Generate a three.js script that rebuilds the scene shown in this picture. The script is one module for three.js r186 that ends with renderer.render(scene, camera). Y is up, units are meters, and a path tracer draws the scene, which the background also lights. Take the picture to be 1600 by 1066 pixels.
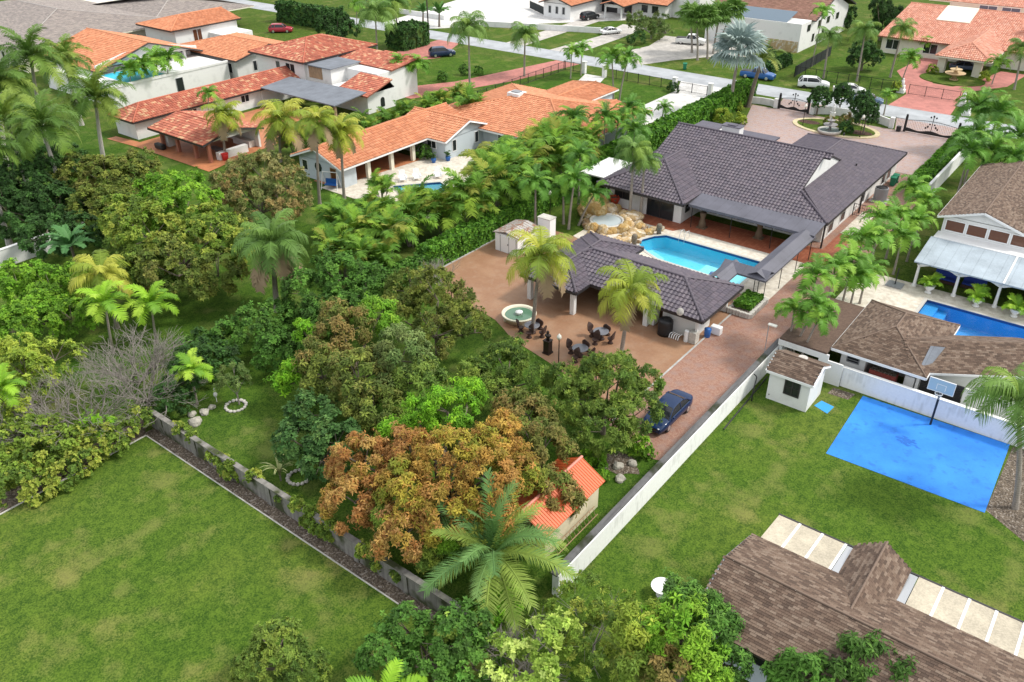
import * as THREE from 'three';
import { mergeGeometries, mergeVertices } from 'three/addons/utils/BufferGeometryUtils.js';
import { RoundedBoxGeometry } from 'three/addons/geometries/RoundedBoxGeometry.js';

// ---------- camera, sky, sun, exposure ----------
const D = Math.PI / 180;
const scene = new THREE.Scene();
const camera = new THREE.PerspectiveCamera(44.19, 1024 / 682, 0.5, 4000);
camera.position.set(0, 36, 0);
camera.rotation.order = 'YXZ';
camera.rotation.set(-31.441 * D, 38.087 * D, -0.4675 * D);
const SUN = new THREE.Vector3(0.50, 0.78, -0.42).normalize();
const sun = new THREE.DirectionalLight(new THREE.Color(1, 0.95, 0.86), 2.1);
sun.position.copy(SUN).multiplyScalar(300).add(new THREE.Vector3(-50, 0, -80));
sun.target.position.set(-50, 0, -80);
sun.castShadow = true; sun.shadow.radius = 18; sun.shadow.mapSize.set(4096, 4096);
Object.assign(sun.shadow.camera, { left: -180, right: 180, top: 180, bottom: -180, near: 1, far: 700 });
scene.add(sun, sun.target);
{
  // thin bright overcast: even cloud, brightest around the veiled sun
  const W = 512, H = 256, d = new Float32Array(W * H * 4), v = new THREE.Vector3();
  for (let j = 0; j < H; j++) for (let i = 0; i < W; i++) {
    const el = ((j + 0.5) / H - 0.5) * Math.PI, az = ((i + 0.5) / W - 0.5) * 2 * Math.PI;
    v.set(Math.cos(az) * Math.cos(el), Math.sin(el), Math.sin(az) * Math.cos(el));
    const c = Math.max(0, v.dot(SUN)), up = Math.max(0, v.y);
    const cl = 1 + 0.10 * Math.sin(5 * v.x + 3 * v.z + 2 * Math.sin(4 * v.z)) * Math.sin(6 * v.z - 2 * v.x + v.y * 4);
    const glow = 0.55 * Math.pow(c, 6) + 0.5 * Math.pow(c, 40);
    const L = (0.74 + 0.10 * (1 - up)) * cl + glow;
    const k = (j * W + i) * 4, g = v.y < 0 ? 0.35 : 1;
    d[k] = g * L * (0.95 + 0.03 * c); d[k + 1] = g * L * 0.99; d[k + 2] = g * L * (1.07 - 0.08 * c); d[k + 3] = 1;
  }
  const t = new THREE.DataTexture(d, W, H, THREE.RGBAFormat, THREE.FloatType);
  t.mapping = THREE.EquirectangularReflectionMapping; t.magFilter = THREE.LinearFilter; t.needsUpdate = true;
  scene.background = t; scene.environment = t;
}
const renderer = new THREE.WebGLRenderer({ antialias: true });
renderer.setSize(1024, 682);
renderer.shadowMap.enabled = true;
renderer.toneMapping = THREE.LinearToneMapping;
renderer.toneMappingExposure = 1.46;
// ---------- helpers ----------
function rngOf(seed) { let a = seed >>> 0; return () => { a = (a + 0x6D2B79F5) | 0; let t = Math.imul(a ^ (a >>> 15), 1 | a); t = (t + Math.imul(t ^ (t >>> 7), 61 | t)) ^ t; return ((t ^ (t >>> 14)) >>> 0) / 4294967296; }; }
const V = (x, y, z) => new THREE.Vector3(x, y, z);
const lerp = (a, b, t) => a + (b - a) * t, clamp = (x, a = 0, b = 1) => Math.min(b, Math.max(a, x));
const hash = (x, y, s = 0) => { let h = Math.imul(x, 374761393) ^ Math.imul(y, 668265263) ^ Math.imul(s + 11, 2147483647 - 58); h = Math.imul(h ^ (h >>> 13), 1274126177); return ((h ^ (h >>> 16)) >>> 0) / 4294967296; };
function vnoise(x, y, s = 0, per = 0) {
  const ix = Math.floor(x), iy = Math.floor(y), fx = x - ix, fy = y - iy, u = fx * fx * (3 - 2 * fx), v = fy * fy * (3 - 2 * fy);
  const m = per ? (n) => ((n % per) + per) % per : (n) => n;
  const a = hash(m(ix), m(iy), s), b = hash(m(ix + 1), m(iy), s), c = hash(m(ix), m(iy + 1), s), d = hash(m(ix + 1), m(iy + 1), s);
  return lerp(lerp(a, b, u), lerp(c, d, u), v);
}
function fbm(x, y, s = 0, oct = 4, per = 0) { let r = 0, a = 0.5, t = 0; for (let o = 0; o < oct; o++) { r += a * vnoise(x, y, s + o * 17, per); t += a; a *= 0.5; x *= 2; y *= 2; per *= 2; } return r / t; }
const mix3 = (a, b, t) => [lerp(a[0], b[0], t), lerp(a[1], b[1], t), lerp(a[2], b[2], t)];
const sB = (c) => { c = clamp(c); return Math.round(255 * (c <= 0.0031308 ? c * 12.92 : 1.055 * Math.pow(c, 1 / 2.4) - 0.055)); };
// fn(u, v) in 0..1 gives linear colour (array) or a grey height (number)
function tex(n, fn, rep = 1, grey = false) {
  const d = new Uint8Array(n * n * 4);
  for (let j = 0; j < n; j++) for (let i = 0; i < n; i++) {
    const c = fn((i + 0.5) / n, (j + 0.5) / n), k = (j * n + i) * 4;
    if (grey) d[k] = d[k + 1] = d[k + 2] = Math.round(255 * clamp(c)); else { d[k] = sB(c[0]); d[k + 1] = sB(c[1]); d[k + 2] = sB(c[2]); }
    d[k + 3] = 255;
  }
  const t = new THREE.DataTexture(d, n, n); t.wrapS = t.wrapT = THREE.RepeatWrapping; t.magFilter = THREE.LinearFilter; t.minFilter = THREE.LinearMipmapLinearFilter; t.generateMipmaps = true;
  t.repeat.set(1 / rep, 1 / rep); if (!grey) t.colorSpace = THREE.SRGBColorSpace; t.needsUpdate = true; return t;
}
const rgb = (r, g, b) => new THREE.Color().setRGB(r, g, b);
function mat(c, rough = 0.8, o = {}) { const m = new THREE.MeshStandardMaterial({ color: Array.isArray(c) ? rgb(...c) : c, roughness: rough, ...o }); return m; }
function phys(c, rough, o = {}) { return new THREE.MeshPhysicalMaterial({ color: rgb(...c), roughness: rough, ...o }); }

const used = {};
function numbered(n) { const k = used[n] = (used[n] ?? -1) + 1; return k ? n + '_' + String(k).padStart(3, '0') : n; }
function shadow(o) { o.castShadow = o.receiveShadow = true; return o; }
// world-planar uv in metres, by the dominant normal axis
function planar(g) {
  g = g.index ? g.toNonIndexed() : g; const p = g.attributes.position, uv = new Float32Array(p.count * 2), a = V(), b = V(), c = V();
  for (let i = 0; i < p.count; i += 3) {
    a.fromBufferAttribute(p, i); b.fromBufferAttribute(p, i + 1).sub(a); c.fromBufferAttribute(p, i + 2).sub(a); b.cross(c);
    const x = Math.abs(b.x), y = Math.abs(b.y), z = Math.abs(b.z);
    for (let k = 0; k < 3; k++) { const q = (i + k); const X = p.getX(q), Y = p.getY(q), Z = p.getZ(q); const [u, w] = y >= x && y >= z ? [X, Z] : x >= z ? [Z, Y] : [X, Y]; uv[q * 2] = u; uv[q * 2 + 1] = w; }
  }
  g.setAttribute('uv', new THREE.BufferAttribute(uv, 2)); return g;
}
function merged(gs) {
  gs = [].concat(gs).map((g) => (g.index ? g.toNonIndexed() : g));
  for (const g of gs) { for (const k of Object.keys(g.attributes)) if (!['position', 'normal', 'uv', 'color'].includes(k)) g.deleteAttribute(k); if (!g.attributes.normal) g.computeVertexNormals(); if (!g.attributes.uv) g.setAttribute('uv', new THREE.BufferAttribute(new Float32Array(g.attributes.position.count * 2), 2)); }
  return gs.length === 1 ? gs[0] : mergeGeometries(gs);
}
function obj(name, gs, m, parent = scene, data) {
  const o = shadow(new THREE.Mesh(merged(gs), m)); o.name = parent === scene ? numbered(name) : name; parent.add(o); if (data) Object.assign(o.userData, data); return o;
}
function part(name, geo, m, parent, x = 0, y = 0, z = 0, ry = 0) { const o = shadow(new THREE.Mesh(geo, m)); o.name = name; o.position.set(x, y, z); o.rotation.y = ry; parent.add(o); return o; }
function thing(name, label, category, [x, y, z] = [0, 0, 0], turn = 0, group) {
  const o = new THREE.Group(); o.name = numbered(name); o.position.set(x, y, z); o.rotation.y = turn; o.userData = { label, category }; if (group) o.userData.group = group; scene.add(o); return o;
}
function tag(o, label, category, group) { Object.assign(o.userData, { label, category }); if (group) o.userData.group = group; return o; }
function dup(src, [x, y, z], turn, label, group, s) { const r = src.clone(); r.name = numbered(src.name.replace(/_\d{3}$/, '')); r.position.set(x, y, z); r.rotation.y = turn; r.userData = { ...src.userData, label }; if (group) r.userData.group = group; if (s) r.scale.multiplyScalar(s); scene.add(r); return r; }
const struct = (name, gs, m, label) => { const o = obj(name, gs, m); o.userData.kind = 'structure'; if (label) o.userData.label = label; return o; };

const bx = (x0, x1, y0, y1, z0, z1) => planar(new THREE.BoxGeometry(Math.abs(x1 - x0), Math.abs(y1 - y0), Math.abs(z1 - z0)).translate((x0 + x1) / 2, (y0 + y1) / 2, (z0 + z1) / 2));
const cyl = (r0, r1, h, x, y, z, n = 12) => new THREE.CylinderGeometry(r1, r0, h, n).translate(x, y + h / 2, z);
const ball = (r, x, y, z, n = 10, sy = 1) => new THREE.SphereGeometry(r, n, Math.max(6, n * 0.7 | 0)).scale(1, sy, 1).translate(x, y, z);
function bar(a, b, r, n = 6, r2 = r) { const d = b.clone().sub(a), g = new THREE.CylinderGeometry(r2, r, d.length(), n, 1); g.applyQuaternion(new THREE.Quaternion().setFromUnitVectors(V(0, 1, 0), d.clone().normalize())); return g.translate((a.x + b.x) / 2, (a.y + b.y) / 2, (a.z + b.z) / 2); }
function tube(pts, r, n = 8, k = 6) { return new THREE.TubeGeometry(new THREE.CatmullRomCurve3(pts), n, r, k); }
function lathe(prof, n = 24) { return new THREE.LatheGeometry(prof.map(([r, y]) => new THREE.Vector2(r, y)), n); }
// polygon [[x,z],...] extruded y0..y1
function slab(poly, y0, y1, holes = []) {
  const s = new THREE.Shape(poly.map(([x, z]) => new THREE.Vector2(x, -z)));
  for (const h of holes) s.holes.push(new THREE.Path(h.map(([x, z]) => new THREE.Vector2(x, -z))));
  return planar(new THREE.ExtrudeGeometry(s, { depth: y1 - y0, bevelEnabled: false }).rotateX(-Math.PI / 2).translate(0, y0, 0));
}
function sheet(poly, y, holes = []) {
  const s = new THREE.Shape(poly.map(([x, z]) => new THREE.Vector2(x, -z)));
  for (const h of holes) s.holes.push(new THREE.Path(h.map(([x, z]) => new THREE.Vector2(x, -z))));
  return planar(new THREE.ShapeGeometry(s).rotateX(-Math.PI / 2).translate(0, y, 0));
}
const rect = (x0, x1, z0, z1) => [[x0, z0], [x1, z0], [x1, z1], [x0, z1]];
const oval = (cx, cz, rx, rz, n = 28, a0 = 0, wob = 0, sd = 1) => Array.from({ length: n }, (_, i) => { const a = a0 + i / n * 2 * Math.PI, w = 1 + wob * (vnoise(Math.cos(a) * 2 + 9, Math.sin(a) * 2 + 9, sd) - 0.5) * 2; return [cx + Math.cos(a) * rx * w, cz + Math.sin(a) * rz * w]; });
function inside(poly, x, z) { let c = false; for (let i = 0, j = poly.length - 1; i < poly.length; j = i++) { const [xi, zi] = poly[i], [xj, zj] = poly[j]; if ((zi > z) !== (zj > z) && x < ((xj - xi) * (z - zi)) / (zj - zi) + xi) c = !c; } return c; }

// ---------- textures and materials ----------
const T = {};
{
  const n = (u, v, f, s, o = 4) => fbm(u * f, v * f, s, o, f);
  T.grass = tex(1024, (u, v) => { const a = n(u, v, 220, 3, 2), b = n(u, v, 40, 5, 3), c = n(u, v, 9, 8, 3); let k = mix3([0.034, 0.068, 0.012], [0.104, 0.156, 0.024], clamp(0.5 + 1.5 * (a - 0.5) + 0.8 * (b - 0.5))); k = mix3(k, [0.20, 0.185, 0.07], clamp((c - 0.54) * 3.4 + (a - 0.5)) * 0.5); return k; }, 14);
  T.grassBump = tex(512, (u, v) => n(u, v, 128, 21, 2), 7, true);
  T.soil = tex(512, (u, v) => { const a = n(u, v, 90, 31, 3), b = n(u, v, 14, 33, 3); return mix3(mix3([0.05, 0.036, 0.024], [0.19, 0.15, 0.11], clamp((a - 0.3) * 2)), [0.30, 0.26, 0.22], clamp((n(u, v, 60, 39, 2) - 0.62) * 6)).map((x) => x * (0.75 + 0.5 * b)); }, 5);
  T.soilBump = tex(256, (u, v) => n(u, v, 60, 32, 3), 5, true);
  T.stucco = tex(512, (u, v) => { const a = n(u, v, 100, 41, 3), b = n(u, v, 8, 43, 4); const k = 0.94 + 0.08 * (a - 0.5) - 0.10 * clamp((b - 0.55) * 4); return [k, k, k * 0.985]; }, 6);
  T.dirty = tex(512, (u, v) => { const a = n(u, v, 64, 51, 3), b = n(u, v, 6, 53, 4), st = fbm(u * 60, v * 5, 55, 3, 5); const k = clamp((b - 0.56) * 3 + (st - 0.55) * 1.6); return mix3([0.97, 0.97, 0.96], [0.55, 0.55, 0.53], k * 0.5).map((x) => x * (0.95 + 0.1 * a)); }, 7);
  T.concrete = tex(512, (u, v) => { const a = n(u, v, 120, 61, 2), b = n(u, v, 10, 63, 4); const k = 0.8 + 0.35 * (a - 0.5) + 0.45 * (b - 0.5); return [k, k * 0.99, k * 0.97]; }, 8);
  T.asphalt = tex(512, (u, v) => { const a = n(u, v, 200, 71, 2), b = n(u, v, 8, 73, 4); const k = 0.85 + 0.3 * (a - 0.5) + 0.4 * (b - 0.5); return [k, k, k * 1.01]; }, 9);
  // herringbone pavers 0.1 x 0.2 m over 3.2 m
  T.paver = tex(1024, (u, v) => {
    const S = 32, x = u * S, y = v * S, ix = Math.floor(x), iy = Math.floor(y), m = (((ix - iy) % 4) + 4) % 4; let bx_, by_, hor;
    if (m === 0) { bx_ = ix; by_ = iy; hor = 1; } else if (m === 1) { bx_ = ix - 1; by_ = iy; hor = 1; } else if (m === 2) { bx_ = ix; by_ = iy - 1; hor = 0; } else { bx_ = ix; by_ = iy; hor = 0; }
    if (m === 2) { bx_ = ix; by_ = iy; } if (m === 3) { by_ = iy - 0; }
    const fx = x - ix, fy = y - iy; let e = Math.min(fx, 1 - fx, fy, 1 - fy); if (hor) e = Math.min(fy, 1 - fy, m === 0 ? fx : 1 - fx); else e = Math.min(fx, 1 - fx, m === 3 ? fy : 1 - fy);
    const h = hash(((bx_ % S) + S) % S, ((by_ % S) + S) % S, hor + 7), b = n(u, v, 6, 81, 3);
    let c = mix3([0.30, 0.155, 0.115], [0.40, 0.26, 0.205], h); c = mix3(c, [0.33, 0.235, 0.215], clamp((b - 0.4) * 2)); return e < 0.07 ? mix3(c, [0.16, 0.11, 0.09], 0.6) : c;
  }, 3.2);
  T.stamp = tex(1024, (u, v) => { const a = n(u, v, 90, 91, 3), b = n(u, v, 7, 93, 4), c2 = n(u, v, 18, 95, 3); const gx = Math.abs(((u * 20) % 1) - 0.5), gy = Math.abs(((v * 20) % 1) - 0.5); let k = mix3([0.285, 0.150, 0.083], [0.345, 0.200, 0.118], clamp((b - 0.3) * 2)); k = mix3(k, [0.36, 0.24, 0.165], clamp((c2 - 0.54) * 3) * 0.4); const f = 0.9 + 0.2 * a - (Math.max(gx, gy) > 0.475 ? 0.08 : 0); return k.map((x) => x * f); }, 8);
  T.deck = tex(512, (u, v) => { const a = n(u, v, 100, 101, 3), b = n(u, v, 12, 103, 4); return mix3([0.50, 0.44, 0.36], [0.72, 0.67, 0.58], clamp(0.5 + (a - 0.5) + (b - 0.5) * 1.5)); }, 4);
  T.terracotta = tex(512, (u, v) => { const S = 16, x = u * S, y = v * S, e = Math.min(x % 1, 1 - x % 1, y % 1, 1 - y % 1), h = hash(Math.floor(x), Math.floor(y), 5); const k = mix3([0.28, 0.075, 0.035], [0.36, 0.12, 0.06], h); return e < 0.05 ? k.map((q) => q * 0.7) : k; }, 4.8);
  T.court = tex(1024, (u, v) => { const a = n(u, v, 120, 111, 2), b = n(u, v, 5, 113, 4), c = n(u, v, 24, 115, 3); let k = mix3([0.012, 0.19, 0.70], [0.03, 0.27, 0.82], clamp(0.5 + (b - 0.5) * 2)); k = mix3(k, [0.01, 0.12, 0.48], clamp((c - 0.60) * 4) * 0.6); return k.map((x) => x * (0.94 + 0.12 * a)); }, 10);
  T.shingle = tex(512, (u, v) => { const a = n(u, v, 128, 121, 2), b = n(u, v, 16, 123, 3); return mix3([0.55, 0.5, 0.48], [1.0, 0.98, 0.96], clamp(0.5 + (a - 0.5) * 1.3 + (b - 0.5))); }, 2.5);
  T.flat = tex(512, (u, v) => { const a = n(u, v, 80, 131, 3), b = n(u, v, 6, 133, 4), w = 0.5 + 0.5 * Math.sin(2 * Math.PI * (u * 6 + 0.05 * b)); const k = 0.82 + 0.2 * (a - 0.5) + 0.35 * (b - 0.5) - (w > 0.985 ? 0.12 : 0); return [k, k, k * 1.02]; }, 6);
  T.bark = tex(256, (u, v) => { const a = fbm(u * 20, v * 6, 141, 3, 0), r = Math.abs(((v * 14 + a * 0.6) % 1) - 0.5); const k = 0.7 + 0.5 * (a - 0.5) - (r > 0.42 ? 0.22 : 0); return [k, k * 0.97, k * 0.93]; }, 1);
  T.wood = tex(256, (u, v) => { const a = fbm(u * 40, v * 3, 151, 3, 0); const k = 0.6 + 0.8 * (a - 0.4); return [k, k * 0.8, k * 0.6]; }, 2);
  T.rust = tex(512, (u, v) => { const a = n(u, v, 30, 161, 4), b = n(u, v, 6, 163, 3); return mix3([0.42, 0.40, 0.38], mix3([0.20, 0.07, 0.03], [0.30, 0.16, 0.09], a), clamp((a - 0.42) * 5 + (b - 0.5) * 3)); }, 3);
  T.moss = tex(512, (u, v) => { const a = n(u, v, 50, 171, 3), b = n(u, v, 7, 173, 4), st = fbm(u * 40, v * 4, 175, 3, 4); let k = mix3([0.36, 0.34, 0.32], [0.19, 0.18, 0.17], clamp((st - 0.35) * 2)); k = mix3(k, [0.07, 0.085, 0.03], clamp((b - 0.52) * 6)); return k.map((x) => x * (0.85 + 0.3 * a)); }, 8);
  T.rock = tex(512, (u, v) => { const a = n(u, v, 40, 181, 4), b = n(u, v, 8, 183, 4); return mix3(mix3([0.30, 0.20, 0.09], [0.56, 0.43, 0.24], a), [0.60, 0.56, 0.48], clamp((b - 0.5) * 4)); }, 3);
  T.rockBump = tex(256, (u, v) => n(u, v, 16, 185, 4), 3, true);
  T.ripple = tex(512, (u, v) => 0.5 * n(u, v, 14, 191, 3) + 0.5 * n(u, v, 34, 193, 3), 6, true);
  T.brickpile = tex(256, (u, v) => { const x = u * 8, y = v * 16, r = Math.floor(y), e = Math.min((x + r * 0.5) % 1, y % 1); return e < 0.1 ? [0.12, 0.05, 0.04] : mix3([0.36, 0.06, 0.05], [0.46, 0.10, 0.08], hash(Math.floor(x + r * 0.5), r, 3)); }, 2);
  T.leafy = tex(256, (u, v) => { const a = n(u, v, 40, 201, 3); return mix3([0.02, 0.045, 0.012], [0.06, 0.11, 0.025], a); }, 2);
}
const M = {
  grass: phys([1, 1, 1], 0.95, { specularIntensity: 0.15, map: T.grass, bumpMap: T.grassBump, bumpScale: 0.03, vertexColors: true }),
  grassPlain: phys([0.95, 0.98, 0.9], 0.95, { specularIntensity: 0.15, map: T.grass, bumpMap: T.grassBump, bumpScale: 0.03 }),
  soil: mat([1, 1, 1], 0.95, { map: T.soil, bumpMap: T.soilBump, bumpScale: 0.03 }),
  mulch: mat([0.5, 0.3, 0.25], 0.95, { map: T.soil, bumpMap: T.soilBump, bumpScale: 0.04 }),
  white: mat([0.80, 0.80, 0.80], 0.85, { map: T.stucco }), whiteDirty: mat([0.86, 0.86, 0.86], 0.88, { map: T.dirty }),
  whiteTrim: mat([0.82, 0.82, 0.82], 0.5), cream: mat([0.74, 0.66, 0.48], 0.85, { map: T.stucco }), creamWall: mat([0.78, 0.74, 0.62], 0.85, { map: T.stucco }), bluewall: mat([0.56, 0.62, 0.68], 0.85, { map: T.stucco }),
  concrete: mat([0.50, 0.50, 0.49], 0.9, { map: T.concrete }), paleDrive: mat([0.56, 0.53, 0.50], 0.9, { map: T.concrete }), asphalt: mat([0.42, 0.44, 0.46], 0.92, { map: T.asphalt }), whitePaver: mat([0.74, 0.73, 0.72], 0.85, { map: T.concrete }),
  paver: mat([0.92, 0.84, 0.78], 0.75, { map: T.paver }), paverPale: mat([1.12, 1.32, 1.5], 0.6, { map: T.paver }), redPaver: mat([0.52, 0.20, 0.17], 0.8, { map: T.concrete }), stamp: mat([1, 1, 1], 0.55, { map: T.stamp }), deck: mat([1, 1, 1], 0.85, { map: T.deck }), terracotta: mat([1, 1, 1], 0.6, { map: T.terracotta }),
  terraPatio: mat([0.56, 0.22, 0.10], 0.6, { map: T.concrete }), yellowCurb: mat([0.70, 0.60, 0.38], 0.85, { map: T.concrete }), court: mat([0.85, 0.92, 0.92], 0.7, { map: T.court }),
  moss: mat([0.62, 0.62, 0.60], 0.95, { map: T.moss }), darkCoping: mat([0.35, 0.37, 0.40], 0.95, { map: T.moss }), rock: mat([1, 1, 1], 0.85, { map: T.rock, bumpMap: T.rockBump, bumpScale: 0.08 }), boulder: mat([0.44, 0.42, 0.37], 0.9, { map: T.concrete }), stoneWhite: mat([0.62, 0.6, 0.56], 0.85, { map: T.concrete }),
  darkTile: phys([0.108, 0.092, 0.112], 0.5, { specularIntensity: 0.6 }), darkBase: mat([0.05, 0.042, 0.05], 0.7), awning: mat([0.125, 0.125, 0.155], 0.6, { map: T.flat }), darkFlat: mat([0.125, 0.118, 0.148], 0.7, { map: T.flat }),
  clay: mat([1, 1, 1], 0.7), clayBase: mat([0.24, 0.08, 0.045], 0.85), shingle: mat([1, 1, 1], 0.95, { map: T.shingle }), shingleBase: mat([0.05, 0.038, 0.03], 0.95), greyRoof: mat([0.33, 0.30, 0.29], 0.95), flatGrey: mat([0.20, 0.22, 0.25], 0.85, { map: T.flat }), porchGrey: mat([0.42, 0.49, 0.54], 0.85, { map: T.flat }),
  trimDark: mat([0.03, 0.028, 0.03], 0.5), black: mat([0.015, 0.015, 0.017], 0.5), iron: mat([0.02, 0.02, 0.022], 0.45, { metalness: 0.3 }), steel: mat([0.55, 0.56, 0.58], 0.35, { metalness: 0.8 }), greyMetal: mat([0.30, 0.31, 0.33], 0.5, { metalness: 0.4 }),
  glass: phys([0.022, 0.026, 0.03], 0.06, { specularIntensity: 1 }), brownGlass: phys([0.13, 0.05, 0.025], 0.12), poolGlass: phys([0.03, 0.04, 0.05], 0.05),
  bark: mat([0.26, 0.22, 0.18], 0.95, { map: T.bark }), palmBark: mat([0.42, 0.38, 0.34], 0.95, { map: T.bark }), royalBark: mat([0.62, 0.60, 0.57], 0.9, { map: T.bark }), twig: mat([0.25, 0.225, 0.20], 0.95), crownshaft: mat([0.12, 0.2, 0.06], 0.6),
  wood: mat([0.5, 0.42, 0.34], 0.85, { map: T.wood }), rust: mat([1, 1, 1], 0.85, { map: T.rust }), orangeMetal: mat([0.62, 0.125, 0.035], 0.5), wicker: mat([0.055, 0.028, 0.022], 0.7), tableTop: mat([0.16, 0.165, 0.19], 0.35), bronze: mat([0.035, 0.022, 0.018], 0.45, { metalness: 0.3 }),
  greenBin: mat([0.01, 0.19, 0.10], 0.5), redPlastic: mat([0.5, 0.02, 0.02], 0.5), blueMat: mat([0.03, 0.30, 0.68], 0.7), bluePlastic: mat([0.02, 0.12, 0.40], 0.5), globe: mat([0.82, 0.80, 0.72], 0.3), tub: mat([0.62, 0.60, 0.56], 0.5),
  poolShell: mat([0.06, 0.54, 0.74], 0.5), poolShelf: mat([0.18, 0.66, 0.77], 0.5), poolShellDeep: mat([0.02, 0.27, 0.66], 0.5), poolTile: mat([0.015, 0.06, 0.22], 0.3), basin: mat([0.16, 0.24, 0.19], 0.5),
  water: phys([1, 1, 1], 0.03, { transmission: 1, thickness: 0, ior: 1.33, bumpMap: T.ripple, bumpScale: 0.05 }),
  rubber: mat([0.02, 0.02, 0.02], 0.85), rim: mat([0.6, 0.6, 0.62], 0.3, { metalness: 0.8 }), headlight: phys([0.7, 0.72, 0.74], 0.1), tail: mat([0.35, 0.015, 0.012], 0.25), carGlass: phys([0.02, 0.024, 0.028], 0.04), dead: mat([0.30, 0.22, 0.13], 0.95),
};

// ---------- roofs ----------
// S-shaped clay tile, 1 x 1 in plan (u across, -z down the slope), scaled by each copy
function tileGeo(seg = 6, h = 0.22) {
  const pos = [], idx = []; for (let j = 0; j < 2; j++) for (let i = 0; i <= seg; i++) { const u = i / seg; pos.push(u - 0.5, h * (0.5 - 0.5 * Math.cos(2 * Math.PI * u)) + (j ? 0 : 0.16), j ? -0.54 : 0.54); }
  // butt edge towards the eave
  for (let i = 0; i <= seg; i++) { const u = i / seg; pos.push(u - 0.5, h * (0.5 - 0.5 * Math.cos(2 * Math.PI * u)) - 0.05, 0.54); }
  const w = seg + 1; for (let i = 0; i < seg; i++) { idx.push(i, i + 1, w + i, i + 1, w + i + 1, w + i); idx.push(2 * w + i, 2 * w + i + 1, i, 2 * w + i + 1, i + 1, i); }
  const g = new THREE.BufferGeometry(); g.setAttribute('position', new THREE.Float32BufferAttribute(pos, 3)); g.setIndex(idx); const q = g.toNonIndexed(); q.computeVertexNormals();
  q.setAttribute('uv', new THREE.Float32BufferAttribute(new Float32Array(q.attributes.position.count * 2), 2)); return q;
}
const TILE = tileGeo();
const SHINGLE = (() => { const g = bx(-0.5, 0.5, 0, 1, -0.55, 0.55); const p = g.attributes.position; for (let i = 0; i < p.count; i++) if (p.getY(i) > 0.5 && p.getZ(i) < 0) p.setY(i, 0.15); g.computeVertexNormals(); return g; })();
const STY = {
  dark: { w: 0.38, l: 0.44, hs: 0.34, geo: TILE, m: M.darkTile, base: M.darkBase, cap: M.darkTile, capR: 0.13, cols: [[1, 1, 1], [0.88, 0.88, 0.92], [1.12, 1.08, 1.08]] },
  darkFine: { w: 0.3, l: 0.36, hs: 0.22, geo: TILE, m: M.darkTile, base: M.darkBase, cap: M.darkTile, capR: 0.11, cols: [[0.95, 0.95, 0.95], [0.85, 0.85, 0.9], [1.05, 1.02, 1.02]] },
  orange: { w: 0.36, l: 0.46, hs: 0.40, geo: TILE, m: M.clay, base: M.clayBase, capR: 0.13, cols: [[0.53, 0.215, 0.105], [0.48, 0.185, 0.09], [0.58, 0.25, 0.13]] },
  spanish: { w: 0.36, l: 0.46, hs: 0.40, geo: TILE, m: M.clay, base: M.clayBase, capR: 0.13, cols: [[0.42, 0.12, 0.07], [0.36, 0.10, 0.06], [0.47, 0.155, 0.09], [0.40, 0.13, 0.08], [0.55, 0.31, 0.18], [0.33, 0.10, 0.06], [0.45, 0.15, 0.09]] },
  pink: { w: 0.36, l: 0.5, hs: 0.40, geo: TILE, m: M.clay, base: M.clayBase, capR: 0.14, cols: [[0.56, 0.25, 0.17], [0.50, 0.20, 0.13], [0.63, 0.33, 0.24], [0.58, 0.27, 0.18]] },
  shingle: { w: 0.32, l: 0.15, hs: 0.022, geo: SHINGLE, m: M.shingle, base: M.shingleBase, capR: 0.07, cols: [[0.17, 0.118, 0.088], [0.135, 0.092, 0.068], [0.225, 0.165, 0.125], [0.115, 0.08, 0.06], [0.19, 0.135, 0.10], [0.26, 0.20, 0.155]] },
  grey: { w: 0.6, l: 0.3, hs: 0.03, geo: SHINGLE, m: M.shingle, base: M.shingleBase, capR: 0.1, cols: [[0.36, 0.33, 0.31], [0.31, 0.28, 0.27], [0.42, 0.38, 0.35]] },
};
for (const s of Object.values(STY)) if (!s.cap) { s.cap = mat([s.cols[0][0] * 1.05, s.cols[0][1] * 1.05, s.cols[0][2] * 1.05], 0.8); }
let roofSeed = 1;
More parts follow.
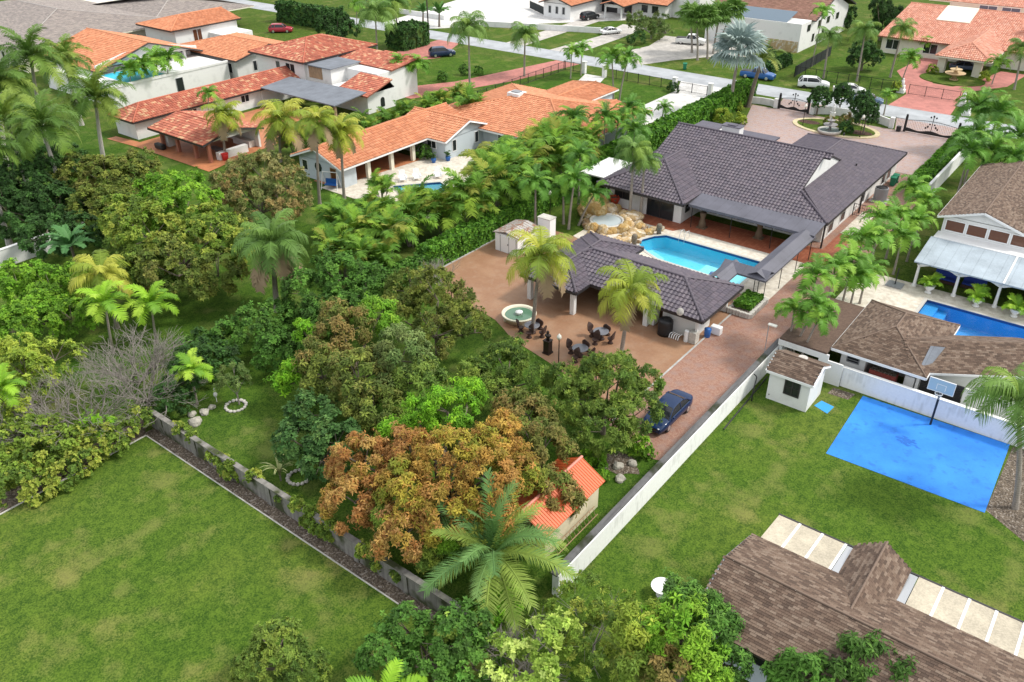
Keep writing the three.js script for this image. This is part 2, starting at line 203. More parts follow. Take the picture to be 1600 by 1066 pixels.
// one roof slope: pts[0], pts[1] are the eave ends; polygon lies in a plane
function slope(parent, pts, st, o = {}) {
  const r = rngOf(900 + roofSeed++), P = pts.map((p) => V(...p)), u = P[1].clone().sub(P[0]).normalize();
  let n = V(0, 0, 0); for (let i = 1; i + 1 < P.length; i++) n.add(P[i].clone().sub(P[0]).cross(P[i + 1].clone().sub(P[0]))); n.normalize(); if (n.y < 0) n.negate();
  const v = n.clone().cross(u).normalize(); if (v.y < 0) v.negate();
  const th = o.th ?? 0.14, top = P, bot = P.map((p) => p.clone().addScaledVector(V(0, 1, 0), -th)), pos = [];
  const tri = (a, b, c) => pos.push(a.x, a.y, a.z, b.x, b.y, b.z, c.x, c.y, c.z);
  for (let i = 1; i + 1 < P.length; i++) { tri(top[0], top[i], top[i + 1]); tri(bot[0], bot[i + 1], bot[i]); }
  for (let i = 0; i < P.length; i++) { const j = (i + 1) % P.length; tri(top[i], bot[i], bot[j]); tri(top[i], bot[j], top[j]); }
  const g = new THREE.BufferGeometry(); g.setAttribute('position', new THREE.Float32BufferAttribute(pos, 3)); g.computeVertexNormals();
  const roof = obj(o.name ?? 'roof', planar(g), o.baseMat ?? st.base, parent);
  const poly = P.map((p) => { const d = p.clone().sub(P[0]); return [d.dot(u), d.dot(v)]; }), us = poly.map((p) => p[0]), vs = poly.map((p) => p[1]);
  const u0 = Math.min(...us), u1 = Math.max(...us), v1 = Math.max(...vs), nc = Math.max(1, Math.round((u1 - u0) / st.w)), W = (u1 - u0) / nc, nr = Math.max(1, Math.round(v1 / st.l)), L = v1 / nr;
  const right = u.clone(), dn = v.clone().negate(), ms = [], cs = [], mm = new THREE.Matrix4(), B = new THREE.Matrix4().makeBasis(right, n, right.clone().cross(n));
  const flip = right.clone().cross(n).dot(dn) < 0; if (flip) B.makeBasis(right.clone().negate(), n, right.clone().negate().cross(n));
  for (let j = 0; j < nr; j++) { const off = st.geo === SHINGLE ? ((j * 0.5 + 0.18 * r()) % 1) * W : 0; for (let i = st.geo === SHINGLE ? -1 : 0; i < nc; i++) {
    const cu = u0 + (i + 0.5) * W + off, cv = (j + 0.5) * L; if (!inside(poly, cu, cv)) continue;
    const c = P[0].clone().addScaledVector(u, cu).addScaledVector(v, cv).addScaledVector(n, 0.012);
    mm.copy(B).scale(V(W * (st.geo === SHINGLE ? 0.965 : 1), st.hs * (0.85 + 0.3 * r()), L)); mm.setPosition(c); ms.push(mm.clone());
    let k = st.cols[Math.floor(r() * st.cols.length)]; if (o.run && ms.length > 1 && r() < o.run) k = cs[cs.length - 1].k; const q = 0.9 + 0.2 * r(); cs.push({ k, c: rgb(k[0] * q, k[1] * q, k[2] * q) });
  } }
  if (o.collect) { o.collect.push({ ms, cs, roof }); return roof; }
  const im = new THREE.InstancedMesh(st.geo, st.m, ms.length); shadow(im); ms.forEach((m, i) => { im.setMatrixAt(i, m); im.setColorAt(i, cs[i].c); }); im.name = st.geo === SHINGLE ? 'shingle' : 'tile'; im.userData.kind = 'stuff'; roof.add(im); return roof;
}
function cap(parent, a, b, st) {
  const A = V(...a), B = V(...b), d = B.clone().sub(A), len = d.length(), k = Math.max(1, Math.round(len / 0.42)), gs = []; d.normalize();
  for (let i = 0; i < k; i++) gs.push(bar(A.clone().addScaledVector(d, (i / k) * len), A.clone().addScaledVector(d, ((i + 1.06) / k) * len), st.capR * 1.02, 6, st.capR * 0.9));
  obj('ridge_cap', gs, st.cap, parent);
}
// hip / gable roof over x0..x1, z0..z1 with ridge along axis; ends: [low end, high end] each 'hip' or 'gable'
function ridgeRoof(parent, o) {
  const { x0, x1, z0, z1, y, pitch, axis = 'x', ends = ['hip', 'hip'], st } = o, ax = axis === 'x';
  const a0 = ax ? x0 : z0, a1 = ax ? x1 : z1, b0 = ax ? z0 : x0, b1 = ax ? z1 : x1, h = (b1 - b0) / 2, bc = (b0 + b1) / 2, ry = y + h * pitch;
  const p = (a, b, yy) => (ax ? [a, yy, b] : [b, yy, a]), e0 = ends[0] === 'hip' ? a0 + h : a0, e1 = ends[1] === 'hip' ? a1 - h : a1, q = { run: o.run, collect: o.collect, th: o.th };
  slope(parent, [p(a0, b1, y), p(a1, b1, y), p(e1, bc, ry), p(e0, bc, ry)], st, q);
  slope(parent, [p(a1, b0, y), p(a0, b0, y), p(e0, bc, ry), p(e1, bc, ry)], st, q);
  if (ends[0] === 'hip') slope(parent, [p(a0, b0, y), p(a0, b1, y), p(e0, bc, ry)], st, q); if (ends[1] === 'hip') slope(parent, [p(a1, b1, y), p(a1, b0, y), p(e1, bc, ry)], st, q);
  const up = st.hs * 0.12 + 0.02, P = (a, b, yy) => p(a, b, yy + up);
  cap(parent, P(e0, bc, ry), P(e1, bc, ry), st);
  if (ends[0] === 'hip') { cap(parent, P(a0, b0, y), P(e0, bc, ry), st); cap(parent, P(a0, b1, y), P(e0, bc, ry), st); } if (ends[1] === 'hip') { cap(parent, P(a1, b0, y), P(e1, bc, ry), st); cap(parent, P(a1, b1, y), P(e1, bc, ry), st); }
  // fascia
  const f = 0.035, F = o.fascia ?? M.trimDark, fa = []; const fb = (A, Bq) => { const a = V(...A), b = V(...Bq), d = b.clone().sub(a), L = d.length(); const g = new THREE.BoxGeometry(L, 0.2, 0.05); g.applyQuaternion(new THREE.Quaternion().setFromUnitVectors(V(1, 0, 0), d.normalize())); fa.push(g.translate((a.x + b.x) / 2, (a.y + b.y) / 2 - 0.11, (a.z + b.z) / 2)); };
  fb(p(a0, b1 + f, y), p(a1, b1 + f, y)); fb(p(a0, b0 - f, y), p(a1, b0 - f, y));
  for (const [e, a, s] of [[ends[0], a0, -1], [ends[1], a1, 1]]) if (e === 'hip') fb(p(a + s * f, b0, y), p(a + s * f, b1, y)); else { fb(p(a + s * f, b0, y), p(a + s * f, bc, ry)); fb(p(a + s * f, b1, y), p(a + s * f, bc, ry)); }
  obj('fascia', fa, F, parent); return ry;
}
// triangle gable wall across the ridge end
function gable(parent, axis, a, b0, b1, y, ry, m, th = 0.2) { const s = new THREE.Shape([new THREE.Vector2(b0, y), new THREE.Vector2(b1, y), new THREE.Vector2((b0 + b1) / 2, ry)]); let g = new THREE.ExtrudeGeometry(s, { depth: th, bevelEnabled: false }); if (axis === 'x') g = g.rotateY(-Math.PI / 2).translate(a + th / 2, 0, 0); else g = g.translate(0, 0, a - th / 2); return obj('gable_wall', planar(g), m, parent); }
// window on a wall face: facing '+x','-x','+z','-z'; (x, z) lies on the face, y is the sill height
function win(parent, f, x, y, z, w, h, o = {}) {
  const n = o.n ?? 1, fr = o.fr ?? 0.07, g = [], m = o.frame ?? M.whiteTrim, s = f[0] === '+' ? 1 : -1, alongX = f[1] === 'z', gl = o.glass ?? M.glass;
  const B = (a0, a1, y0, y1, d0, d1) => (alongX ? bx(x + a0, x + a1, y0, y1, z + s * d0, z + s * d1) : bx(x + s * d0, x + s * d1, y0, y1, z + a0, z + a1));
  g.push(B(-w / 2, w / 2, y, y + fr, 0.002, 0.07), B(-w / 2, w / 2, y + h - fr, y + h, 0.002, 0.07), B(-w / 2, -w / 2 + fr, y + fr, y + h - fr, 0.002, 0.07), B(w / 2 - fr, w / 2, y + fr, y + h - fr, 0.002, 0.07));
  for (let i = 1; i < n; i++) { const c = -w / 2 + (w * i) / n; g.push(B(c - fr / 2, c + fr / 2, y + fr, y + h - fr, 0.002, 0.07)); }
  if (o.rows) for (let i = 1; i < o.rows; i++) { const c = y + (h * i) / o.rows; g.push(B(-w / 2 + fr, w / 2 - fr, c - 0.025, c + 0.025, 0.004, 0.06)); }
  const fo = obj(o.name ?? 'window', g, m, parent);
  for (let i = 0; i < n; i++) { const c0 = -w / 2 + (w * i) / n + fr / 2, c1 = -w / 2 + (w * (i + 1)) / n - fr / 2; obj('pane', B(c0, c1, y + fr / 2, y + h - fr / 2, 0.006, 0.03), gl, fo); }
  return fo;
}
// ---------- ground, lawns, paving, pools ----------
const POOL1 = [[-38.0, -70.0], [-37.4, -71.5], [-36.5, -72.5], [-25.6, -72.5], [-25.6, -66.3], [-29, -66.7], [-34.5, -66.9], [-36.0, -67.6], [-37.6, -68.6]];
const POOL2 = [[-11.4, -74.2], [6, -74.2], [6, -67.0], [-11.4, -67.0]];
const POOL3 = [[-69.2, -65.3], [-65.4, -69.9], [-61.6, -68.6], [-59.6, -65.2], [-60.6, -62.6], [-63.4, -62.2], [-65.6, -63.8]];
struct('ground', sheet([[-900, -900], [900, -900], [900, 300], [-900, 300]], 0, [POOL1, POOL2, POOL3]), M.grassPlain);
function lawn(label, x0, x1, z0, z1, y, seed, tone, poly, cell = 0.7) {
  const nx = Math.ceil((x1 - x0) / cell), nz = Math.ceil((z1 - z0) / cell), pos = [], col = [], uv = [], idx = [];
  for (let j = 0; j <= nz; j++) for (let i = 0; i <= nx; i++) {
    const x = lerp(x0, x1, i / nx), z = lerp(z0, z1, j / nz); pos.push(x, y, z); uv.push(x, z);
    const a = fbm(x / 5.5, z / 5.5, seed, 4), b = fbm(x / 1.7, z / 1.7, seed + 7, 3), c = fbm(x / 12, z / 12, seed + 3, 2);
    const dry = clamp((a - 0.5) * 3.0 + (b - 0.5) * 2.0), lush = clamp((c - 0.45) * 3 + (b - 0.5));
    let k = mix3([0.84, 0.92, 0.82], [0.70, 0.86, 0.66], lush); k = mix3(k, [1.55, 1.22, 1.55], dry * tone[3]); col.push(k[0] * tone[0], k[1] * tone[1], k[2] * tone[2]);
  }
  for (let j = 0; j < nz; j++) for (let i = 0; i < nx; i++) { if (poly && !inside(poly, lerp(x0, x1, (i + 0.5) / nx), lerp(z0, z1, (j + 0.5) / nz))) continue; const a = j * (nx + 1) + i, b = a + 1, c = a + nx + 1, d = c + 1; idx.push(a, c, b, b, c, d); }
  const g = new THREE.BufferGeometry(); g.setAttribute('position', new THREE.Float32BufferAttribute(pos, 3)); g.setAttribute('uv', new THREE.Float32BufferAttribute(uv, 2)); g.setAttribute('color', new THREE.Float32BufferAttribute(col, 3)); g.setIndex(idx); g.computeVertexNormals();
  const o = shadow(new THREE.Mesh(g, M.grass)); o.name = numbered('lawn'); o.userData = { kind: 'structure', label }; scene.add(o);
}
lawn('open mown lawn beyond the grey boundary wall', -48.8, 4, -20.9, 22, 0.010, 11, [1.2, 1.18, 1.12, 0.46]);
lawn('mown lawn around the blue court', -17.6, 8, -56, -22, 0.010, 23, [1.16, 1.18, 1.08, 0.42]);
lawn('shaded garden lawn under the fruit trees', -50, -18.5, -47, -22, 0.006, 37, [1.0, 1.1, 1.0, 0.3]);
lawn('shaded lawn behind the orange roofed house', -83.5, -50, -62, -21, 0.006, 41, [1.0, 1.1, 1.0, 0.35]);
lawn('lawn in front of the orange roofed house', -84, -62.5, -123, -103, 0.010, 43, [0.95, 1.1, 0.9, 0.3]);
lawn('lawn beside the brick drive of the two storey house', -107, -85, -126, -98, 0.010, 47, [1.0, 1.1, 0.9, 0.3]);
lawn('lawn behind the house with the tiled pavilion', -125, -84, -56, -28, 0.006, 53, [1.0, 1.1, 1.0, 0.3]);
lawn('long verge and lawns across the street', -140, -38, -165, -134.2, 0.008, 59, [1.0, 1.05, 0.95, 0.7]);
lawn('lawn inside the black chain fence', -50, -35, -170, -141, 0.012, 61, [1.0, 1.08, 0.95, 0.4]);

struct('street', sheet(rect(-420, 120, -134.2, -128.2), 0.02), M.asphalt);
struct('verge', sheet(rect(-420, 120, -128.2, -122.9), 0.014), M.grassPlain);
// main property paving
struct('rear_driveway', sheet([[-23.9, -105.5], [-18.4, -105.5], [-18.4, -40.4], [-19.6, -40.1], [-23.9, -41.5]], 0.020), M.paver, 'herringbone brick driveway along the white wall');
struct('front_courtyard', sheet([[-46.5, -105.6], [-18.6, -105.6], [-18.6, -122.4], [-49.4, -122.4], [-46.8, -114]], 0.018), M.paverPale, 'pale pink paved front courtyard');
struct('gate_apron', [sheet([[-28.5, -122.4], [-20, -122.4], [-18.6, -128.3], [-30, -128.3]], 0.022), sheet([[-45.6, -122.4], [-40.8, -122.4], [-39.6, -128.3], [-47, -128.3]], 0.022)], M.paverPale);
struct('patio', sheet([[-49.8, -66.5], [-24.05, -66.5], [-24.05, -41.9], [-26, -42.8], [-29, -44.6], [-31.5, -45.4], [-34, -46.0], [-36.4, -46.5], [-38.0, -47.4], [-39.6, -48.2], [-41.5, -48.6], [-44, -48.6], [-46.4, -49.4], [-48.6, -51.2], [-49.8, -52.6]], 0.024), M.stamp, 'orange brown stamped concrete patio around the cabana');
struct('patio_border', [bx(-24.05, -23.9, 0, 0.045, -66, -42), bx(-49.95, -49.8, 0, 0.10, -66.5, -52.8)], M.concrete);
struct('pool_deck', sheet([[-44, -74.6], [-22.4, -74.6], [-22.4, -61.3], [-24.1, -61.3], [-24.1, -65.2], [-40, -65.2], [-44, -66.5]], 0.05, [POOL1]), M.deck, 'cream stone deck around the main pool');
struct('terrace', [sheet([[-44.5, -78.6], [-20.9, -78.6], [-20.9, -75.4], [-22.4, -75.4], [-22.4, -74.6], [-35.9, -74.6], [-36.4, -73.7], [-44.5, -73.7]], 0.06), sheet(rect(-22.4, -20.9, -83.5, -78.6), 0.06)], M.terracotta, 'terracotta tiled terrace along the dark roofed house');
struct('side_terrace', sheet(rect(-22.4, -21.0, -90.5, -83.6), 0.055), M.deck);
// boundary mulch strip and white edging board of the open lawn
struct('mulch_strip', [sheet([[-49.2, -21.0], [-24, -21.0], [-22.0, -21.2], [-22, -21.9], [-49.2, -22.0]], 0.022), sheet([[-49.6, 20], [-49.0, 20], [-49.0, -21.0], [-51.0, -22]], 0.024)], M.soil);
struct('lawn_edging', [bx(-48.95, -48.85, 0, 0.05, -20.95, 20), bx(-48.85, -24.4, 0, 0.045, -20.98, -20.9)], M.stoneWhite);
// neighbour's court, deck, mulch
struct('blue_court', slab([[-10.9, -55.85], [-1.1, -56.1], [-0.9, -47.9], [-10.65, -47.65]], 0.0, 0.03), M.court, 'faded bright blue painted basketball court');
struct('pool_terrace', sheet([[-17.8, -76.6], [8, -76.6], [8, -64], [-17.8, -64]], 0.03, [POOL2]), M.deck, 'cream stone terrace around the deep blue pool');
struct('mulch_bed', [sheet([[-0.9, -56], [4, -56], [4, -49], [1.6, -46.6], [-0.9, -48.2]], 0.018), sheet([[-13.0, -55.6], [-11.4, -55.7], [-11.6, -54.7], [-13.1, -54.6]], 0.018), sheet(oval(-21.2, -38.2, 1.5, 1.0, 20, 0, 0.3, 3), 0.02)], M.soil);
struct('door_mat', slab([[-13.3, -52.5], [-13.1, -53.4], [-12.1, -53.2], [-12.2, -52.1]], 0.0, 0.03), M.blueMat);
// orange house: deck and porch paving
struct('pool_surround', sheet([[-75.5, -60], [-73.2, -75], [-68.5, -79], [-58, -72.5], [-56.5, -64], [-60, -59.5], [-66, -60]], 0.03, [POOL3]), M.deck, 'cream deck around the pool of the orange roofed house');
struct('porch_floor', [sheet([[-77.8, -61], [-74.2, -61], [-72.6, -74.4], [-77.8, -74.4]], 0.05)], M.terraPatio);
// driveways near the street
struct('orange_house_driveway', [sheet([[-62.4, -122.8], [-57.0, -122.8], [-57, -104], [-62.4, -104]], 0.024), sheet([[-64.6, -128.3], [-56.6, -128.3], [-57, -122.8], [-62.4, -122.8]], 0.026), sheet([[-80, -123], [-76, -123], [-70, -106], [-74, -106]], 0.024)], M.whitePaver);
struct('brick_driveway', [sheet([[-84.6, -128], [-87, -112], [-93.2, -94], [-97, -94], [-98, -100], [-94.5, -106], [-92, -117], [-89.6, -128]], 0.024), sheet([[-118.5, -128.3], [-113, -128.3], [-108, -117], [-111, -111], [-118, -116]], 0.026)], M.redPaver);
struct('curved_driveway', [sheet([[-83, -134.2], [-75.5, -134.2], [-72.6, -140.5], [-69, -146], [-64, -150], [-60, -154], [-66, -160], [-84, -158], [-82, -148], [-83.5, -140]], 0.024), sheet([[-95.5, -134.2], [-89.5, -134.2], [-90, -150], [-91, -163], [-97, -163], [-94.5, -150]], 0.022), sheet([[-106, -134.2], [-101.5, -134.2], [-102.5, -158], [-103, -166], [-107, -166], [-107, -158]], 0.022)], M.paleDrive);
struct('red_driveway', [sheet([[-33.0, -134.2], [-24.2, -134.2], [-24.8, -141], [-25.8, -148], [-21, -156], [-20, -166], [-24, -166], [-25.5, -157], [-28, -150.8], [-31, -151.2], [-34, -155.5], [-33.5, -160], [-33, -170], [-37.3, -170], [-38.2, -156], [-35.2, -150], [-32.6, -142]], 0.024)], M.redPaver, 'pinkish red drive across the street');
struct('white_forecourt', sheet([[-128, -134.2], [-120, -144], [-96, -170], [-112, -190], [-150, -190], [-142, -146], [-140, -134.2]], 0.02), M.whitePaver);
struct('terracotta_yard', sheet([[-113, -54.7], [-106.3, -55.2], [-90.6, -55.3], [-91.8, -61], [-94, -80], [-108, -80], [-108, -56.6], [-113, -56.0]], 0.05), M.terraPatio, 'orange terracotta yard beside the tiled pavilion');
// pools
function pool(poly, depth, shell, waterY, parts) {
  const p = thing(...parts); const n = poly.length, gs = [sheet(poly, -depth)], pos = [];
  for (let i = 0; i < n; i++) { const [ax, az] = poly[i], [bx_, bz] = poly[(i + 1) % n]; pos.push(ax, 0.0, az, bx_, 0.0, bz, bx_, -depth, bz, ax, 0.0, az, bx_, -depth, bz, ax, -depth, az); }
  const g = new THREE.BufferGeometry(); g.setAttribute('position', new THREE.Float32BufferAttribute(pos, 3)); g.computeVertexNormals(); gs.push(planar(g)); obj('basin', gs, shell, p);
  const rim = []; for (let i = 0; i < n; i++) { const a = V(poly[i][0], 0, poly[i][1]), b = V(poly[(i + 1) % n][0], 0, poly[(i + 1) % n][1]); const d = b.clone().sub(a), L = d.length(), m = a.clone().add(b).multiplyScalar(0.5); rim.push(new THREE.BoxGeometry(L + 0.02, 0.26, 0.03).rotateY(-Math.atan2(d.z, d.x)).translate(m.x, -0.12, m.z)); }
  obj('waterline_tile', rim, M.poolTile, p);
  const cop = []; for (let i = 0; i < n; i++) { const a = V(poly[i][0], 0, poly[i][1]), b = V(poly[(i + 1) % n][0], 0, poly[(i + 1) % n][1]); const d = b.clone().sub(a), L = d.length(), m = a.clone().add(b).multiplyScalar(0.5); cop.push(new THREE.BoxGeometry(L + 0.28, 0.05, 0.3).rotateY(-Math.atan2(d.z, d.x)).translate(m.x, 0.066 + 0.0009 * (i % 5), m.z)); }
  obj('coping', cop, M.stoneWhite, p);
  obj('water', sheet(poly, waterY), M.water, p); return p;
}
{
  const p = pool(POOL1, 1.5, M.poolShell, -0.08, ['swimming_pool', 'turquoise swimming pool with a dolphin mosaic behind the dark tiled cabana', 'pool']);
  obj('shelf', slab([[-30.5, -66.4], [-25.7, -66.4], [-25.7, -69.6], [-30.5, -69.8]], -1.49, -0.55), M.poolShelf, p); obj('shelf', slab([[-37.2, -68.8], [-35.6, -67.8], [-34.2, -67.2], [-34.5, -68.6], [-36.4, -69.6]], -1.49, -0.6), M.poolShelf, p);
  const ring = new THREE.TorusGeometry(0.72, 0.10, 6, 30, 4.6).rotateX(Math.PI / 2).rotateY(0.6).translate(-28.6, -0.52, -68.2);
  obj('mosaic', [ring, ball(0.22, -29.3, -0.55, -68.6, 8, 0.3), ball(0.22, -27.9, -0.55, -68.0, 8, 0.3), new THREE.TorusGeometry(0.35, 0.07, 5, 16, 3.2).rotateX(Math.PI / 2).translate(-29.4, -0.52, -67.7), new THREE.TorusGeometry(0.35, 0.07, 5, 16, 3.2).rotateX(Math.PI / 2).rotateY(2).translate(-27.8, -0.52, -68.9)], M.poolTile, p);
  for (const x of [-34.9, -34.3]) obj('handrail', tube([V(x, 0.05, -73.3), V(x, 0.8, -73.25), V(x, 0.85, -72.7), V(x, 0.5, -72.3), V(x, -0.3, -72.2)], 0.03, 14, 6), M.steel, p);
  const q = pool(POOL2, 1.6, M.poolShellDeep, -0.1, ['swimming_pool', 'deep blue rectangular pool beside the arched grey roofed porch', 'pool']);
  obj('step', [bx(-11.3, -10.2, -1.59, -0.35, -74.1, -71.4), bx(-10.2, -9.4, -1.59, -0.7, -74.1, -71.4)], M.poolShellDeep, q);
  pool(POOL3, 1.4, M.poolShelf, -0.08, ['swimming_pool', 'pale blue curved pool of the orange roofed house among palms', 'pool']);
}
// ---------- main property: house, cabana, canopy, sheds, walls ----------
{
  const h = thing('main_house', 'large white house under dark purplish tile roofs behind the turquoise pool', 'house', [0, 0, 0]);
  h.userData.label = 'large white house under dark purplish tile roofs behind the turquoise pool';
  obj('wall', [bx(-45.6, -36.7, 0, 2.85, -90, -75.9), bx(-36.7, -23.2, 0, 2.85, -96, -80.2), bx(-34, -23.2, 0, 2.85, -104.6, -96), bx(-45.4, -34, 0, 2.85, -96.4, -90)], M.white, h);
  const st = STY.dark;
  // main block, ridge along x; its front slope ends in a hip at the right corner and a gablet above
  const mz0 = -96.8, mz1 = -78.4, my = 2.85, ry = 6.65, mzc = -87.6, gx = -26.5;
  slope(h, [[-43.9, my, mz1], [-22.4, my, mz1], [gx, 4.2, -81.68], [gx, ry, mzc], [-43.9, ry, mzc]], st); slope(h, [[gx, my, mz0], [-43.9, my, mz0], [-43.9, ry, mzc], [gx, ry, mzc]], st);
  cap(h, [-43.9, ry + 0.07, mzc], [gx + 0.7, ry + 0.07, mzc], st); cap(h, [-22.4, my + 0.09, mz1], [gx, 4.3, -81.68], st);
  slope(h, [[gx, ry - 0.32, mzc + 0.7], [gx + 0.7, ry - 0.32, mzc + 0.7], [gx + 0.7, ry - 0.03, mzc], [gx, ry - 0.03, mzc]], st);
  gable(h, 'x', gx - 0.2, mz0 + 0.4, mz1 - 0.4, my, ry - 0.2, M.white); gable(h, 'x', -43.5, mz0 + 0.4, mz1 - 0.4, my, ry - 0.2, M.white);
  // left wing hip
  ridgeRoof(h, { x0: -46.4, x1: -35.85, z0: -93.5, z1: -74.4, y: 2.85, pitch: 0.42, axis: 'z', st });
  // right wing, ridge along z, low pitch, finer tiles
  ridgeRoof(h, { x0: -34.4, x1: -22.4, z0: -104.6, z1: -78.42, y: 2.85, pitch: 0.33, axis: 'z', st: STY.darkFine });
  // flat porch roofs beyond the ridge
  obj('porch_roof', bx(-46, -42.9, 3.8, 4.0, -98.5, -93), M.darkFlat, h); obj('porch_roof', bx(-41.2, -35.5, 3.75, 3.95, -98, -93), M.darkFlat, h);
  obj('porch_wall', bx(-45.4, -36, 0, 3.75, -97.5, -94.0), M.white, h);
  // chimney
  const ch = obj('chimney', bx(-40.2, -38.0, 3.5, 6.15, -92.6, -91.4), M.white, h); obj('chimney_cap', [bx(-40.3, -37.9, 6.15, 6.22, -92.7, -91.3), bx(-39.6, -38.6, 6.22, 6.34, -92.4, -91.6)], M.darkFlat, ch);
  // awning over the terrace
  { const s = new THREE.Shape([new THREE.Vector2(-78.6, 2.95), new THREE.Vector2(-75.5, 2.62), new THREE.Vector2(-75.5, 2.34), new THREE.Vector2(-75.56, 2.34), new THREE.Vector2(-75.56, 2.55), new THREE.Vector2(-78.6, 2.86)]);
    const g = new THREE.ExtrudeGeometry(s, { depth: 13.3, bevelEnabled: false }).rotateY(-Math.PI / 2).translate(-22.5, 0, 0); obj('terrace_awning', planar(g), M.awning, h);
    for (const x of [-35.4, -31, -26.7, -22.7]) obj('awning_post', cyl(0.04, 0.04, 2.4, x, 0.06, -75.7, 8), M.iron, h); }
  // glazing along the terrace
  for (let i = 0; i < 6; i++) win(h, '+z', -35.6 + i * 2.1 + 0.1, 0.15, -80.2, 2.06, 2.3, { n: 2, name: 'sliding_door' });
  obj('terrace_wall', bx(-36.6, -23.3, 2.46, 2.8, -80.19, -79.9), M.white, h);
  win(h, '+z', -39.2, 0.1, -75.9, 3.2, 2.3, { n: 2, name: 'sliding_door', frame: M.trimDark, fr: 0.09 }); win(h, '+z', -43.9, 1.15, -75.9, 2.0, 1.0, { n: 2, frame: M.trimDark, fr: 0.09 }); win(h, '+x', -36.7, 1.0, -77.2, 1.0, 1.35, { frame: M.trimDark, fr: 0.1 });
  for (const z of [-82.5, -86, -92.3, -99.5, -101.5]) win(h, '+x', -23.2, 0.3, z, 1.5, 2.1, { n: 1 });
  for (const z of [-79, -90.2]) obj('corner_post', bx(-22.75, -22.6, 0, 2.7, z, z + 0.15), M.trimDark, h);
  for (const [x, y, z] of [[-25, 3.7, -94], [-26.4, 3.9, -84], [-29, 4.6, -101]]) obj('vent', cyl(0.1, 0.1, 0.3, x, y, z, 8), M.trimDark, h);
}
tag(obj('carport_cover', [bx(-50.3, -46.7, 2.35, 2.5, -83.2, -77.0), bx(-50.2, -50.1, 0, 2.35, -83, -82.9), bx(-50.2, -50.1, 0, 2.35, -77.3, -77.2), bx(-46.85, -46.75, 0, 2.35, -77.3, -77.2)], M.whiteTrim), 'flat white cover beside the tiled roof corner and the palms', 'carport');
{
  const c = thing('cabana', 'open sided cabana with dark tiled hip roofs on the patio', 'cabana');
  const st = STY.dark;
  ridgeRoof(c, { x0: -40.2, x1: -23.6, z0: -62.2, z1: -54.7, y: 2.4, pitch: 0.34, axis: 'x', st });
  ridgeRoof(c, { x0: -40.2, x1: -34.3, z0: -63.8, z1: -52.6, y: 2.4, pitch: 0.34, axis: 'z', st });
  obj('wall', [bx(-39.6, -35.2, 0.02, 2.42, -62.9, -61.6), bx(-35, -24.5, 0.02, 2.42, -61.6, -61.3), bx(-39.7, -39.4, 0.02, 2.42, -61.6, -56.5)], M.white, c);
  obj('store_room', bx(-27.6, -24.6, 0.02, 2.4, -58.4, -55.6), M.white, c);
  for (const [x, z] of [[-34.9, -53.1], [-39.5, -53.1], [-31.4, -55.3], [-28.9, -55.2]]) obj('column', bx(x - 0.2, x + 0.2, 0.02, 2.42, z - 0.2, z + 0.2), M.white, c);
  obj('post', bx(-24.4, -24.2, 0.02, 2.4, -55.4, -55.2), M.white, c);
  obj('partition', bx(-29.2, -28.3, 0.02, 1.9, -56.4, -55.5), M.whiteTrim, c);
  obj('bar_counter', [bx(-38.5, -32, 0.02, 1.05, -59.8, -59.1), bx(-38.7, -31.8, 1.05, 1.12, -60, -58.9)], M.wood, c);
}
{
  const p = thing('covered_walkway', 'dark fabric canopy walkway zigzagging from the house past the pool', 'canopy');
  const gab = (axis, a0, a1, b0, b1, e, r) => { const m = (b0 + b1) / 2; const s = new THREE.Shape([[b0, e - 0.16], [b0, e], [m, r], [b1, e], [b1, e - 0.16], [b1 - 0.04, e - 0.16], [b1 - 0.04, e - 0.03], [m, r - 0.05], [b0 + 0.04, e - 0.03], [b0 + 0.04, e - 0.16]].map((q) => new THREE.Vector2(...q))); let g = new THREE.ExtrudeGeometry(s, { depth: a1 - a0, bevelEnabled: false }); return planar(axis === 'z' ? g.translate(0, 0, a0) : g.rotateY(-Math.PI / 2).translate(a1, 0, 0)); };
  obj('canopy', gab('z', -76.0, -64.6, -24.5, -22.5, 2.36, 2.88), M.awning, p); obj('canopy', gab('x', -26.9, -22.52, -66.45, -64.42, 2.33, 2.86), M.awning, p); obj('canopy', gab('z', -66.0, -62.0, -26.95, -25.2, 2.30, 2.8), M.awning, p);
  for (const [x, z] of [[-22.6, -75.4], [-24.4, -73.2], [-22.6, -72], [-22.6, -68.2], [-24.4, -68], [-22.62, -64.7], [-23.6, -64.7], [-23.2, -64.6], [-26.8, -62.3]]) obj('pole', cyl(0.035, 0.035, 2.35, x, 0.05, z, 8), M.iron, p);
}
